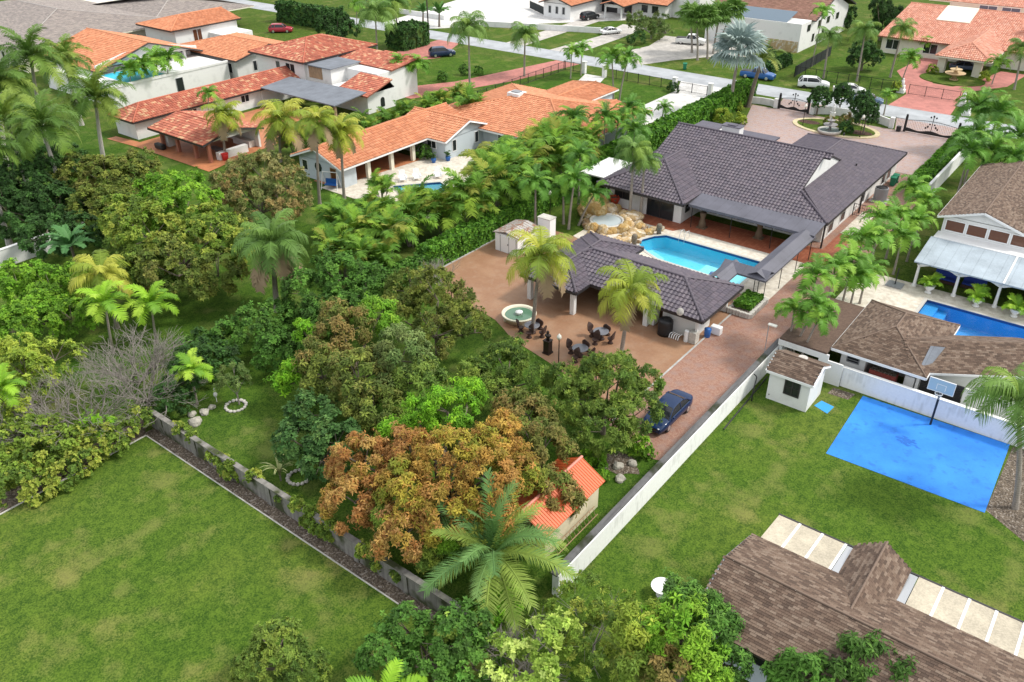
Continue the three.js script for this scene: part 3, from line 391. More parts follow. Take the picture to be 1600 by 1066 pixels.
{
  const s = thing('metal_shed', 'small white metal garden shed with a rusty ribbed roof by the hedge', 'shed');
  obj('wall', bx(-48.4, -45.6, 0.02, 1.9, -62.6, -59.2), M.whiteDirty, s);
  const g = []; for (let i = 0; i < 12; i++) { const z = -59.1 - i * 0.3; g.push(bx(-48.5, -47.0, 0, 0.05, z - 0.26, z).rotateZ(0.25).translate(-0.02 - 48.5 * 0, 0, 0)); }
  const mk = (x0, y0, x1, y1, nm) => { const s2 = new THREE.Shape([[x0, y0], [x1, y1], [x1, y1 + 0.05], [x0, y0 + 0.05]].map((q) => new THREE.Vector2(...q))); const r = obj('roof', planar(new THREE.ExtrudeGeometry(s2, { depth: 3.7, bevelEnabled: false }).translate(0, 0, -62.75)), M.rust, s); const d = V(x1 - x0, y1 - y0, 0), ribs = []; for (let i = 0; i <= 9; i++) { const z = -62.7 + i * 0.4; ribs.push(bar(V(x0, y0 + 0.06, z), V(x1, y1 + 0.06, z), 0.035, 4)); } obj('rib', ribs, M.rust, r); };
  mk(-48.6, 1.9, -47, 2.25); mk(-47, 2.25, -45.4, 1.9);
  obj('door', bx(-47.7, -46.7, 0.05, 1.75, -59.19, -59.15), M.whiteTrim, s); obj('door', bx(-46.66, -45.8, 0.05, 1.75, -59.19, -59.15), M.whiteTrim, s); for (const x of [-47.76, -46.7, -45.8]) obj('door_frame', bx(x, x + 0.05, 0.02, 1.8, -59.19, -59.14), M.greyMetal, s); obj('handle', bx(-46.8, -46.74, 0.9, 1.05, -59.14, -59.1), M.black, s);
  const a = thing('water_heater', 'cream boxed unit standing behind the rusty shed roof', 'utility unit', [-45.3, 0, -63.6]); obj('casing', bx(-0.75, 0.75, 0, 2.75, -0.5, 0.5), M.whiteTrim, a); obj('lid', bx(-0.8, 0.8, 2.75, 2.82, -0.55, 0.55), M.stoneWhite, a);
}
{
  const s = thing('garden_shed', 'cream garden shed with a bright orange ribbed metal roof', 'shed');
  obj('wall', bx(-22.9, -20.0, 0, 2.2, -34.0, -28.4), M.cream, s);
  gable(s, 'z', -33.9, -22.9, -20.0, 2.2, 3.0, M.cream); gable(s, 'z', -28.5, -22.9, -20.0, 2.2, 3.0, M.cream);
  for (const sg of [-1, 1]) { const e = -21.45 + sg * 1.75, P = [[e, 2.12, sg > 0 ? -34.2 : -28.1], [e, 2.12, sg > 0 ? -28.1 : -34.2], [-21.45, 3.1, sg > 0 ? -28.1 : -34.2], [-21.45, 3.1, sg > 0 ? -34.2 : -28.1]]; const r = obj('roof', slopeBase(P, 0.06), M.orangeMetal, s); const ribs = []; for (let i = 0; i <= 30; i++) { const z = -34.15 + i * 0.2; ribs.push(bar(V(e, 2.135, z), V(-21.45, 3.115, z), 0.022, 5)); } obj('rib', ribs, M.orangeMetal, r); }
  obj('ridge_cap', bar(V(-21.45, 3.12, -34.22), V(-21.45, 3.12, -28.1), 0.1, 8), mat([0.66, 0.24, 0.18], 0.5), s);
  const l = thing('ladder', 'weathered ladder leaning sideways against the cream shed', 'ladder', [-19.55, 0, -31]); obj('rail', bar(V(0.05, 0.25, -2.2), V(0.05, 0.25, 2.1), 0.035, 4), M.wood, l); obj('rail', bar(V(-0.22, 0.72, -2.2), V(-0.22, 0.72, 2.1), 0.035, 4), M.wood, l); for (let i = 0; i < 12; i++) { const z = -2.0 + i * 0.36; obj('rung', bar(V(0.05, 0.25, z), V(-0.22, 0.72, z), 0.022, 4), M.wood, l); }
}
function slopeBase(pts, th) { const P = pts.map((p) => V(...p)), B = P.map((p) => p.clone().add(V(0, -th, 0))), pos = [], t = (a, b, c) => pos.push(a.x, a.y, a.z, b.x, b.y, b.z, c.x, c.y, c.z); for (let i = 1; i + 1 < P.length; i++) { t(P[0], P[i], P[i + 1]); t(B[0], B[i + 1], B[i]); } for (let i = 0; i < P.length; i++) { const j = (i + 1) % P.length; t(P[i], B[i], B[j]); t(P[i], B[j], P[j]); } const g = new THREE.BufferGeometry(); g.setAttribute('position', new THREE.Float32BufferAttribute(pos, 3)); g.computeVertexNormals(); return planar(g); }
// boundary walls
{
  const w = thing('boundary_wall', 'long stained white boundary wall between the brick drive and the court lawn', 'wall'); obj('wall', bx(-18.2, -17.78, 0, 1.62, -57.0, -26.6), M.whiteDirty, w); obj('coping', bx(-18.26, -17.85, 1.62, 1.72, -57.02, -26.5), M.darkCoping, w);
  const v = thing('boundary_wall', 'grey mossy concrete wall along the top of the open lawn', 'wall'); obj('wall', bx(-49.4, -18.3, 0, 1.42, -22.0, -21.76), M.moss, v); obj('coping', bx(-49.4, -18.3, 1.42, 1.5, -22.06, -21.7), M.moss, v); for (let x = -48; x < -20; x += 3.9) obj('pier', bx(x - 0.2, x + 0.2, 0, 1.46, -22.1, -21.68), M.moss, v);
  const u = thing('boundary_wall', 'short white wall between the tall pale palm trunks and the jungle', 'wall'); obj('wall', bx(-84.1, -83.8, 0, 1.75, -36, -8), M.white, u); obj('coping', bx(-84.15, -83.75, 1.75, 1.82, -36, -8), M.white, u);
  const r = thing('boundary_wall', 'white wall behind the clipped hedge near the black gate', 'wall'); obj('wall', bx(-18.0, -17.8, 0, 1.9, -121, -98), M.white, r); obj('coping', bx(-18.05, -17.75, 1.9, 1.97, -121, -98), M.white, r);
}
// ---------- neighbouring buildings ----------
const WHITE_FASCIA = M.whiteTrim;
{ // foreground shingle house: tabs nearest the camera are parts, the rest one part per slope
  const h = thing('shingle_house', 'brown shingle roofed house with cream skylight panels at the bottom of the lawn', 'house');
  const col = [], st = STY.shingle, X0 = -10.45, X1 = 12, o = { collect: col };
  slope(h, [[X0, 2.9, -27.3], [X1, 2.9, -27.3], [X1, 4.2, -30.9], [X0, 4.2, -30.9]], st, o);
  slope(h, [[X1, 3.02, -34.45], [X0, 3.02, -34.45], [X0, 4.2, -30.9], [X1, 4.2, -30.9]], st, o);
  const dx = -4.3, hw = 1.45; // cross gable
  slope(h, [[dx - hw, 2.85, -37.2], [dx - hw, 2.85, -31.6], [dx, 3.92, -31.6], [dx, 3.92, -37.2]], st, o); slope(h, [[dx + hw, 2.85, -31.6], [dx + hw, 2.85, -37.2], [dx, 3.92, -37.2], [dx, 3.92, -31.6]], st, o); gable(h, 'z', -37.0, dx - hw, dx + hw, 2.7, 3.8, M.bluewall);
  cap(h, [X0, 4.24, -30.9], [X1, 4.24, -30.9], st); cap(h, [dx, 3.96, -31.6], [dx, 3.96, -37.2], st);
  const all = []; col.forEach((c, ci) => c.ms.forEach((m, i) => all.push({ m, c: c.cs[i].c, roof: c.roof, d: V().setFromMatrixPosition(m).distanceTo(V(-5.2, 5, -24)) }))); all.sort((a, b) => a.d - b.d);
  const vis = all.filter((q) => { const p = V().setFromMatrixPosition(q.m); return p.x > -10 && p.x < 0.5; });
  const pick = new Set(vis.slice(0, 290)), mats = new Map();
  const shades = STY.shingle.cols.map((k) => { const m = M.shingle.clone(); m.color = rgb(...k); return m; });
  for (const q of pick) { let b = 0, bd = 9; STY.shingle.cols.forEach((k, i) => { const d = Math.abs(k[0] - q.c.r); if (d < bd) { bd = d; b = i; } }); const s = shadow(new THREE.Mesh(SHINGLE, shades[b])); s.name = 'shingle'; s.applyMatrix4(q.m); q.roof.add(s); }
  for (const c of col) { const rest = all.filter((q) => q.roof === c.roof && !pick.has(q)); const im = shadow(new THREE.InstancedMesh(SHINGLE, M.shingle, rest.length)); rest.forEach((q, i) => { im.setMatrixAt(i, q.m); im.setColorAt(i, q.c); }); im.name = 'shingle_field'; im.userData.kind = 'stuff'; c.roof.add(im); }
  const pm = mat([0.56, 0.50, 0.39], 0.6, { map: T.concrete });
  for (const [a, b, n] of [[-10.0, -6.15, 3], [-2.4, 11.35, 11]]) for (let i = 0; i < n; i++) { const w = (b - a) / n, x0 = a + i * w, x1 = x0 + w - 0.12; const p = obj('skylight_panel', slopeBase([[x1, 2.62, -37.2], [x0, 2.62, -37.2], [x0, 2.98, -34.4], [x1, 2.98, -34.4]], 0.05), pm, h); obj('panel_rail', slopeBase([[x1 + 0.13, 2.645, -37.22], [x1 - 0.01, 2.645, -37.22], [x1 - 0.01, 3.005, -34.3], [x1 + 0.13, 3.005, -34.3]], 0.06), M.whiteTrim, p); }
  for (const [a, b] of [[-6.12, -5.74], [-2.86, -2.44]]) obj('flashing', slopeBase([[b, 2.6, -37.18], [a, 2.6, -37.18], [a, 3.0, -33.6], [b, 3.0, -33.6]], 0.04), M.steel, h);
  obj('gutter', bx(-10.05, 12, 2.5, 2.62, -37.34, -37.23), M.trimDark, h);
  obj('wall', [bx(-10, 12, 0, 2.9, -33.8, -28.0), bx(-9.8, 12, 0, 2.5, -36.6, -33.81)], M.bluewall, h); gable(h, 'x', -10.05, -33.9, -27.9, 2.85, 4.1, M.bluewall);
  obj('fascia', [bar(V(X0 - 0.03, 2.82, -27.25), V(X0 - 0.03, 4.12, -30.9), 0.08, 4), bar(V(X0 - 0.03, 2.94, -34.3), V(X0 - 0.03, 4.12, -30.9), 0.08, 4)], M.greyMetal, h); win(h, '+z', -7.2, 1.5, -28.0, 2.0, 1.0, { n: 2, frame: M.trimDark });
}
{ // court neighbour: shed
  const s = thing('white_shed', 'small white shed with a dark window and brown shingle roof by the long wall', 'shed');
  obj('wall', bx(-16.5, -13.5, 0, 2.6, -54.2, -51.3), M.white, s); const ry = ridgeRoof(s, { x0: -16.7, x1: -13.3, z0: -54.4, z1: -51.05, y: 2.55, pitch: 0.45, axis: 'x', ends: ['gable', 'gable'], st: STY.shingle, fascia: WHITE_FASCIA });
  gable(s, 'x', -16.4, -54.2, -51.3, 2.5, ry - 0.12, M.white); gable(s, 'x', -13.6, -54.2, -51.3, 2.5, ry - 0.12, M.white);
  win(s, '+z', -14.75, 0.95, -51.3, 1.15, 1.35, { n: 2, rows: 2, frame: M.trimDark, fr: 0.1 }); obj('vent_cap', [cyl(0.3, 0.34, 0.08, -14.9, 3.22, -53, 12)], M.stoneWhite, s); obj('bolt', [cyl(0.04, 0.04, 0.05, -16.3, 0.4, -51.27, 6)], M.black, s);
}
{
  const p = thing('pool_house', 'white pool house with brown shingle hip roof behind the court wall', 'pool house');
  obj('wall', [bx(-13.4, -7.9, 0, 2.62, -65.4, -60.2), bx(-13.4, -11.6, 0, 2.62, -60.21, -57.4), bx(-11.6, -7.9, 2.3, 2.62, -57.9, -57.5), bx(-8.0, -7.8, 0, 2.3, -57.9, -57.6)], M.white, p);
  ridgeRoof(p, { x0: -14.05, x1: -7.3, z0: -66.0, z1: -56.75, y: 2.6, pitch: 0.42, axis: 'z', st: STY.shingle, fascia: WHITE_FASCIA });
  win(p, '+z', -12.5, 1.5, -57.4, 0.95, 0.75, { rows: 3, frame: M.greyMetal });
  obj('flat_roof', [bx(-17.75, -14.1, 2.36, 2.5, -64.6, -55.95)], mat([0.15, 0.1, 0.075], 0.95, { map: T.shingle }), p); obj('parapet', [bx(-17.8, -13.9, 1.9, 2.36, -56.05, -55.9)], M.white, p); obj('side_wall', bx(-17.7, -17.5, 0, 2.36, -64.5, -56.06), M.white, p); obj('front_wall', bx(-14.6, -12.75, 0, 1.9, -56.05, -55.92), M.white, p);
  const a = new THREE.Group(); a.name = 'angled_annex'; a.position.set(-7.75, 0, -57.3); a.rotation.y = 33 * D; p.add(a);
  obj('annex_wall', [bx(0.3, 8.5, 0, 2.6, -5.0, -0.45)], M.white, a); const q = {}; const st = STY.shingle;
  slope(a, [[-0.6, 2.6, 0], [8.8, 2.6, 0], [8.8, 3.75, -2.7], [-0.6, 3.75, -2.7]], st, { name: 'annex_roof' }); slope(a, [[8.8, 2.6, -5.4], [-0.6, 2.6, -5.4], [-0.6, 3.75, -2.7], [8.8, 3.75, -2.7]], st, { name: 'annex_roof' });
  obj('annex_fascia', bx(-0.6, 8.8, 2.42, 2.58, 0.0, 0.06), M.whiteTrim, a);
  obj('valley_flashing', slopeBase([[-8.0, 2.85, -57.7], [-7.45, 2.85, -58.2], [-7.1, 3.66, -59.9], [-8.0, 3.6, -59.6]], 0.05), M.flatGrey, p);
  obj('louvred_door', bx(-7.7, -4.9, 0.05, 2.35, -57.62, -57.55), M.trimDark, p); for (let i = 0; i < 14; i++) obj('slat', bx(-7.65, -4.95, 0.2 + i * 0.15, 0.25 + i * 0.15, -57.55, -57.49), M.black, p); obj('patio_wall', bx(-4.85, 3, 0, 2.3, -57.7, -57.5), M.white, p);
  const b = thing('brick_stack', 'stack of red bricks under the pool house eave', 'bricks', [-10.3, 0, -57.9]); obj('bricks', bx(-0.95, 0.95, 0, 1.35, -0.5, 0.4), mat([1, 1, 1], 0.85, { map: T.brickpile }), b); obj('top_layer', bx(-0.9, 0.9, 1.35, 1.45, -0.45, 0.3), M.soil, b);
  const f = thing('white_cabinet', 'white cabinet beside the brick stack under the eave', 'cabinet', [-8.45, 0, -58.0]); obj('body', new RoundedBoxGeometry(0.7, 1.7, 0.7, 2, 0.04).translate(0, 0.87, 0), M.whiteTrim, f); obj('door', bx(-0.3, 0.3, 0.1, 1.65, 0.352, 0.37), M.whiteTrim, f);
  const w = thing('yard_wall', 'white yard wall along the top edge of the blue court', 'wall'); obj('wall', bx(-12.75, 4, 0, 1.6, -56.4, -56.15), M.whiteDirty, w); obj('coping', bx(-12.78, 4, 1.6, 1.66, -56.43, -56.12), M.white, w);
}
{ // two storey house right, with porch
  const h = thing('porch_house', 'white two storey house with brown tinted windows and an arched grey roofed porch', 'house'); const st = STY.shingle;
  obj('wall', [bx(-13.0, 9, 0, 5.0, -98, -82.0)], M.white, h);
  ridgeRoof(h, { x0: -13.5, x1: -6.1, z0: -99, z1: -81.6, y: 4.95, pitch: 0.32, axis: 'z', ends: ['gable', 'gable'], st, fascia: WHITE_FASCIA }); gable(h, 'z', -82.1, -13.0, -6.6, 4.95, 6.0, M.white);
  ridgeRoof(h, { x0: -9.6, x1: 9, z0: -100, z1: -84.5, y: 5.0, pitch: 0.3, axis: 'x', ends: ['hip', 'gable'], st, fascia: WHITE_FASCIA });
  for (let i = 0; i < 7; i++) win(h, '+z', -11.9 + i * 1.85, 3.55, -82.0, 1.75, 1.15, { glass: M.brownGlass, fr: 0.09 });
  const pr = obj('porch_roof', slopeBase([[-13.4, 2.62, -75.6], [9, 2.62, -75.6], [9, 3.32, -80.4], [-13.4, 3.32, -80.4]], 0.12), M.porchGrey, h); obj('roof_seam', [bx(-6.2, -6.05, 0, 0.03, 0, 1)].map((g) => slopeBase([[-6.2, 2.67, -75.58], [-6.05, 2.67, -75.58], [-6.05, 3.37, -80.4], [-6.2, 3.37, -80.4]], 0.03)), M.whiteTrim, pr);
  obj('upper_ledge', bx(-13.2, 9, 3.25, 3.38, -82.0, -80.35), M.whiteTrim, h);
  for (let i = 0; i < 5; i++) { const x = -13.0 + i * 3.35; obj('column', [lathe([[0.22, 0.03], [0.22, 0.2], [0.15, 0.28], [0.13, 1.2], [0.12, 2.0], [0.2, 2.1], [0.2, 2.2]], 12).translate(x, 0, -76.2)], M.whiteTrim, h);
    const s = new THREE.Shape(); s.moveTo(x, 2.5); s.lineTo(x, 2.0); for (let k = 0; k <= 12; k++) { const t = k / 12; s.lineTo(x + 0.2 + t * 2.95, 2.02 + 0.4 * Math.sin(Math.PI * t)); } s.lineTo(x + 3.35, 2.0); s.lineTo(x + 3.35, 2.5); obj('arch', planar(new THREE.ExtrudeGeometry(s, { depth: 0.2, bevelEnabled: false }).translate(0, 0, -76.3)), M.whiteTrim, h); }
  for (let i = 0; i < 4; i++) win(h, '+z', -10.6 + i * 3.2, 0.1, -82.0, 2.6, 2.2, { n: 2, name: 'sliding_door', frame: M.trimDark });
}
{ // orange roofed house
  const h = thing('orange_roof_house', 'low white house with long orange tile roofs around a curved pool', 'house'), st = STY.orange, o = { fascia: WHITE_FASCIA, st };
  obj('wall', [bx(-80.6, -77.8, 0, 2.6, -84, -61.5), bx(-77.8, -73.0, 0, 2.6, -63.6, -61.5), bx(-77.8, -69.9, 0, 2.6, -84.0, -75.9), bx(-79, -57, 0, 2.6, -99, -83.4), bx(-71.6, -64.6, 0, 2.6, -106.8, -98), bx(-64.6, -59, 0, 2.4, -101.8, -94.5)], M.bluewall, h);
  let ry = ridgeRoof(h, { ...o, x0: -81.2, x1: -72.35, z0: -84, z1: -60.7, y: 2.6, pitch: 0.38, axis: 'z', ends: ['gable', 'gable'] }); gable(h, 'z', -61.6, -80.6, -73, 2.55, ry - 0.2, M.bluewall);
  ry = ridgeRoof(h, { ...o, x0: -79, x1: -69.4, z0: -84.9, z1: -75.4, y: 2.6, pitch: 0.34, axis: 'x', ends: ['gable', 'gable'] }); gable(h, 'x', -70.0, -84, -76, 2.55, ry - 0.25, M.bluewall);
  ridgeRoof(h, { ...o, x0: -80, x1: -55.5, z0: -102.5, z1: -82.4, y: 2.55, pitch: 0.22, axis: 'x', ends: ['hip', 'hip'] });
  ridgeRoof(h, { ...o, x0: -72.2, x1: -64.2, z0: -107.8, z1: -95.5, y: 3.1, pitch: 0.12, axis: 'z', ends: ['gable', 'gable'] }); ridgeRoof(h, { ...o, x0: -64.9, x1: -58, z0: -102.8, z1: -93.6, y: 2.65, pitch: 0.12, axis: 'z', ends: ['gable', 'gable'] });
  const c = obj('chimney', bx(-72, -70, 3.2, 5.0, -93, -91.2), M.white, h); obj('chimney_cap', [bx(-71.6, -70.4, 5.0, 5.15, -92.6, -91.6)], M.greyMetal, c);
  for (const z of [-65.7, -69.6, -73.4]) obj('column', bx(-73.4, -73.0, 0, 2.5, z - 0.25, z + 0.25), M.creamWall, h);
  win(h, '+z', -79.6, 0.9, -61.5, 1.0, 1.3); { const g = new THREE.CircleGeometry(0.55, 8).translate(-77.2, 1.75, -61.45); obj('round_window', new THREE.CylinderGeometry(0.6, 0.6, 0.08, 8).rotateX(Math.PI / 2).translate(-77.2, 1.75, -61.46), M.glass, h); } win(h, '+z', -74.6, 0.05, -61.5, 1.0, 2.1, { name: 'door', frame: M.wood, glass: M.brownGlass });
  win(h, '+x', -69.9, 0.8, -77.6, 0.8, 1.5); win(h, '+x', -69.9, 0.8, -82, 0.8, 1.5); win(h, '+z', -72.2, 1.2, -75.9, 1.6, 1.0, { n: 2 }); for (const z of [-66.5, -71]) win(h, '+x', -77.8, 0.1, z, 2.4, 2.1, { n: 2, name: 'sliding_door', frame: M.wood });
  for (let i = 0; i < 4; i++) win(h, '+z', -66.5 + i * 2.6, 0.6, -83.4, 1.8, 1.5, { n: 2 });
}
{ // spanish tiled house with pavilion
  const h = thing('spanish_house', 'white two storey house with mottled red clay roofs and grey flat roofs', 'house'), st = STY.spanish, o = { st, run: 0.12 };
  obj('wall', [bx(-114.2, -109.2, 0, 2.6, -78, -57.1), bx(-119, -107.2, 0, 5.4, -99.5, -85.2), bx(-108.4, -101.6, 0, 4.9, -92, -85.6), bx(-107.2, -94.6, 0, 4.6, -97, -88.6), bx(-101, -92.5, 0, 2.8, -90, -84.2), bx(-113, -109, 0, 2.7, -86, -78)], M.white, h);
  ridgeRoof(h, { ...o, x0: -114.8, x1: -108.5, z0: -86, z1: -56.5, y: 2.6, pitch: 0.45, axis: 'z', ends: ['gable', 'hip'] });
  ridgeRoof(h, { ...o, x0: -120, x1: -106.5, z0: -100.3, z1: -84.5, y: 5.4, pitch: 0.27, axis: 'z' });
  obj('flat_roof', bx(-109, -101.2, 4.95, 5.1, -91.5, -85.2), M.flatGrey, h); obj('lower_flat_roof', slopeBase([[-108.6, 2.85, -77.6], [-92.4, 2.75, -77.8], [-92.4, 3.3, -84.1], [-108.6, 3.3, -83.4]], 0.15), M.flatGrey, h);
  slope(h, [[-98.2, 2.95, -83.2], [-91.4, 2.9, -83.2], [-91.4, 4.4, -88.5], [-98.2, 4.4, -88.5]], st, { run: 0.12 }); slope(h, [[-108, 4.75, -91.6], [-94.2, 4.7, -91.2], [-94.2, 5.5, -97.4], [-108, 5.5, -97.4]], st, { run: 0.12 }); obj('side_gable', slopeBase([[-92.6, 2.8, -84.2], [-92.6, 2.8, -90], [-92.6, 4.3, -88.6]], 0.01), M.white, h);
  obj('garage_shutter', bx(-106.6, -103.6, 3.1, 4.8, -85.6, -85.5), M.wood, h); obj('porch_post', [bx(-93, -92.7, 0, 2.7, -78.4, -78.1), bx(-100, -99.7, 0, 2.7, -78.3, -78)].slice(0, 1), M.wood, h);
  win(h, '+z', -113.6, 3.5, -85.2, 1.1, 1.2, { n: 1 }); win(h, '+z', -110.6, 3.2, -85.2, 2.2, 1.5, { n: 2 }); win(h, '+z', -97.6, 3.7, -88.6, 1.8, 0.6, { n: 3 }); for (const z of [-63, -66, -75]) win(h, '+x', -109.2, 1.1, z, 1.5, 1.1, { n: 2 });
  { const s = new THREE.Shape(); s.moveTo(-0.4, 0); s.lineTo(0.4, 0); s.lineTo(0.4, 1.0); s.absarc(0, 1.0, 0.4, 0, Math.PI, false); obj('arched_window', new THREE.ExtrudeGeometry(s, { depth: 0.06, bevelEnabled: false }).rotateY(Math.PI / 2).translate(-92.5, 0.5, -87.2), M.glass, h); }
  const p = thing('tiled_pavilion', 'open pavilion with a mottled clay roof on the terracotta yard', 'pavilion');
  const ry = ridgeRoof(p, { ...o, x0: -105, x1: -92.8, z0: -65.8, z1: -56.5, y: 2.55, pitch: 0.24, axis: 'x', ends: ['gable', 'gable'] }); gable(p, 'x', -93.3, -65.4, -57.2, 2.5, ry - 0.2, M.white);
  for (const x of [-103.6, -100.1, -96.2, -93.2]) obj('column', bx(x - 0.2, x + 0.2, 0, 2.55, -57.7, -57.3), mat([0.36, 0.14, 0.09], 0.85), p); obj('column', bx(-104, -102.9, 0, 2.5, -58.8, -57.8), M.white, p); obj('back_wall', [bx(-104, -93.2, 0, 2.5, -65.3, -65)], M.white, p); obj('counter', [bx(-93.6, -92.9, 0.02, 1.0, -63, -58.6), bx(-97.5, -94, 0.02, 0.9, -64.9, -64)], M.white, p);
}
{ // modern white houses, top left
  const h = thing('terrace_house', 'white house with a raised pool terrace and a broad gable with orange roof', 'house'), st = STY.orange, o = { st };
  obj('wall', [bx(-146, -125.4, 0, 3.0, -84, -63.5), bx(-150, -135.8, 3.0, 3.6, -84, -66)], M.white, h);
  const ry = ridgeRoof(h, { ...o, x0: -152, x1: -133, z0: -84.6, z1: -65.6, y: 3.9, pitch: 0.30, axis: 'x', ends: ['gable', 'gable'] }); gable(h, 'x', -134.2, -84.2, -66, 4.6, ry - 0.2, M.white); obj('back_wall', bx(-137.5, -137.2, 3.0, 4.2, -83.4, -66.6), M.white, h); gable(h, 'x', -137.35, -82.8, -67.2, 4.2, 6.2, M.white);
  obj('gable_beam', bx(-134.4, -134.0, 4.2, 4.62, -84.2, -66), M.white, h); for (const z of [-79.5, -81.8, -77]) obj('column', bx(-134.4, -134, 3.0, 4.2, z - 0.2, z + 0.2), M.white, h); for (const z of [-72.5, -78.5]) win(h, '+x', -137.2, 3.05, z, 3.2, 2.0, { n: 2, name: 'sliding_door', frame: M.trimDark });
  win(h, '+x', -125.4, 0.2, -74.6, 1.3, 2.2, { name: 'door', frame: M.greyMetal }); win(h, '+z', -127.6, 1.0, -63.5, 1.2, 1.0, { frame: M.whiteTrim });
  obj('parapet', [bx(-125.6, -125.3, 3.0, 3.35, -84, -63.4), bx(-146, -125.6, 3.0, 3.35, -63.7, -63.4)], M.white, h);
  const rp = thing('rooftop_pool', 'small blue plunge pool on the raised white terrace', 'pool'); obj('basin', [bx(-134, -126, 3.02, 3.2, -73.2, -66)], M.whiteTrim, rp); obj('water', sheet(rect(-133.7, -126.3, -72.9, -66.3), 3.215), M.poolShell, rp);
  const k = thing('garage_house', 'white house with a plain orange hip roof beside the terrace house', 'house'); obj('wall', bx(-141, -124.5, 0, 3.4, -97.5, -85.0), M.white, k); const r2 = ridgeRoof(k, { ...o, x0: -142, x1: -123.4, z0: -98.4, z1: -84.2, y: 3.4, pitch: 0.22, axis: 'x', ends: ['hip', 'gable'] }); gable(k, 'x', -124.3, -97.6, -85, 3.35, r2 - 0.2, M.white); for (const x of [-126.5, -131]) win(k, '+z', x, 0.9, -85.0, 1.4, 1.7); win(k, '+x', -124.5, 0.9, -89, 1.6, 1.7, { n: 2 }); win(k, '+x', -124.5, 0.9, -94, 1.6, 1.7, { n: 2 });
  const t = thing('tower_house', 'tall white house with an orange gable roof behind the terrace house', 'house'); obj('wall', [bx(-156, -146.2, 0, 5.2, -101.5, -88)], M.white, t); const r3 = ridgeRoof(t, { ...o, x0: -157, x1: -145.6, z0: -102.2, z1: -87, y: 5.1, pitch: 0.24, axis: 'z', ends: ['gable', 'hip'] }); win(t, '+x', -146.2, 0.6, -92.6, 1.9, 4.0, { n: 2, glass: M.brownGlass }); obj('wing', bx(-146.2, -141, 0, 3.6, -101, -95), M.white, t);
  const g = thing('grey_roof_house', 'cream house under a wide faded grey hip roof', 'house'); obj('wall', bx(-206, -158.6, 0, 4.0, -108, -66), M.creamWall, g); ridgeRoof(g, { x0: -208, x1: -157.4, z0: -98, z1: -64.5, y: 4.0, pitch: 0.17, axis: 'x', st: STY.grey, fascia: M.creamWall }); ridgeRoof(g, { x0: -190, x1: -160, z0: -116, z1: -92, y: 4.0, pitch: 0.17, axis: 'z', st: STY.grey, fascia: M.creamWall }); for (const z of [-74, -76.6, -79.4, -82.8, -87.5]) win(g, '+x', -158.6, 1.4, z, 1.1, 1.6, { frame: M.whiteTrim }); for (const x of [-162, -166, -171]) win(g, '+z', x, 1.2, -66, 1.2, 1.6);
  const f = thing('far_pink_house', 'faded pink roofed house behind the grey hip roof', 'house'); obj('wall', bx(-232, -196, 0, 4, -160, -112), M.creamWall, f); ridgeRoof(f, { x0: -236, x1: -193, z0: -162, z1: -110, y: 4, pitch: 0.14, axis: 'z', st: { ...STY.pink, w: 0.9, l: 1 } }); for (const z of [-116, -121, -126, -148]) win(f, '+x', -196, 1.2, z, 1.6, 1.8);
}
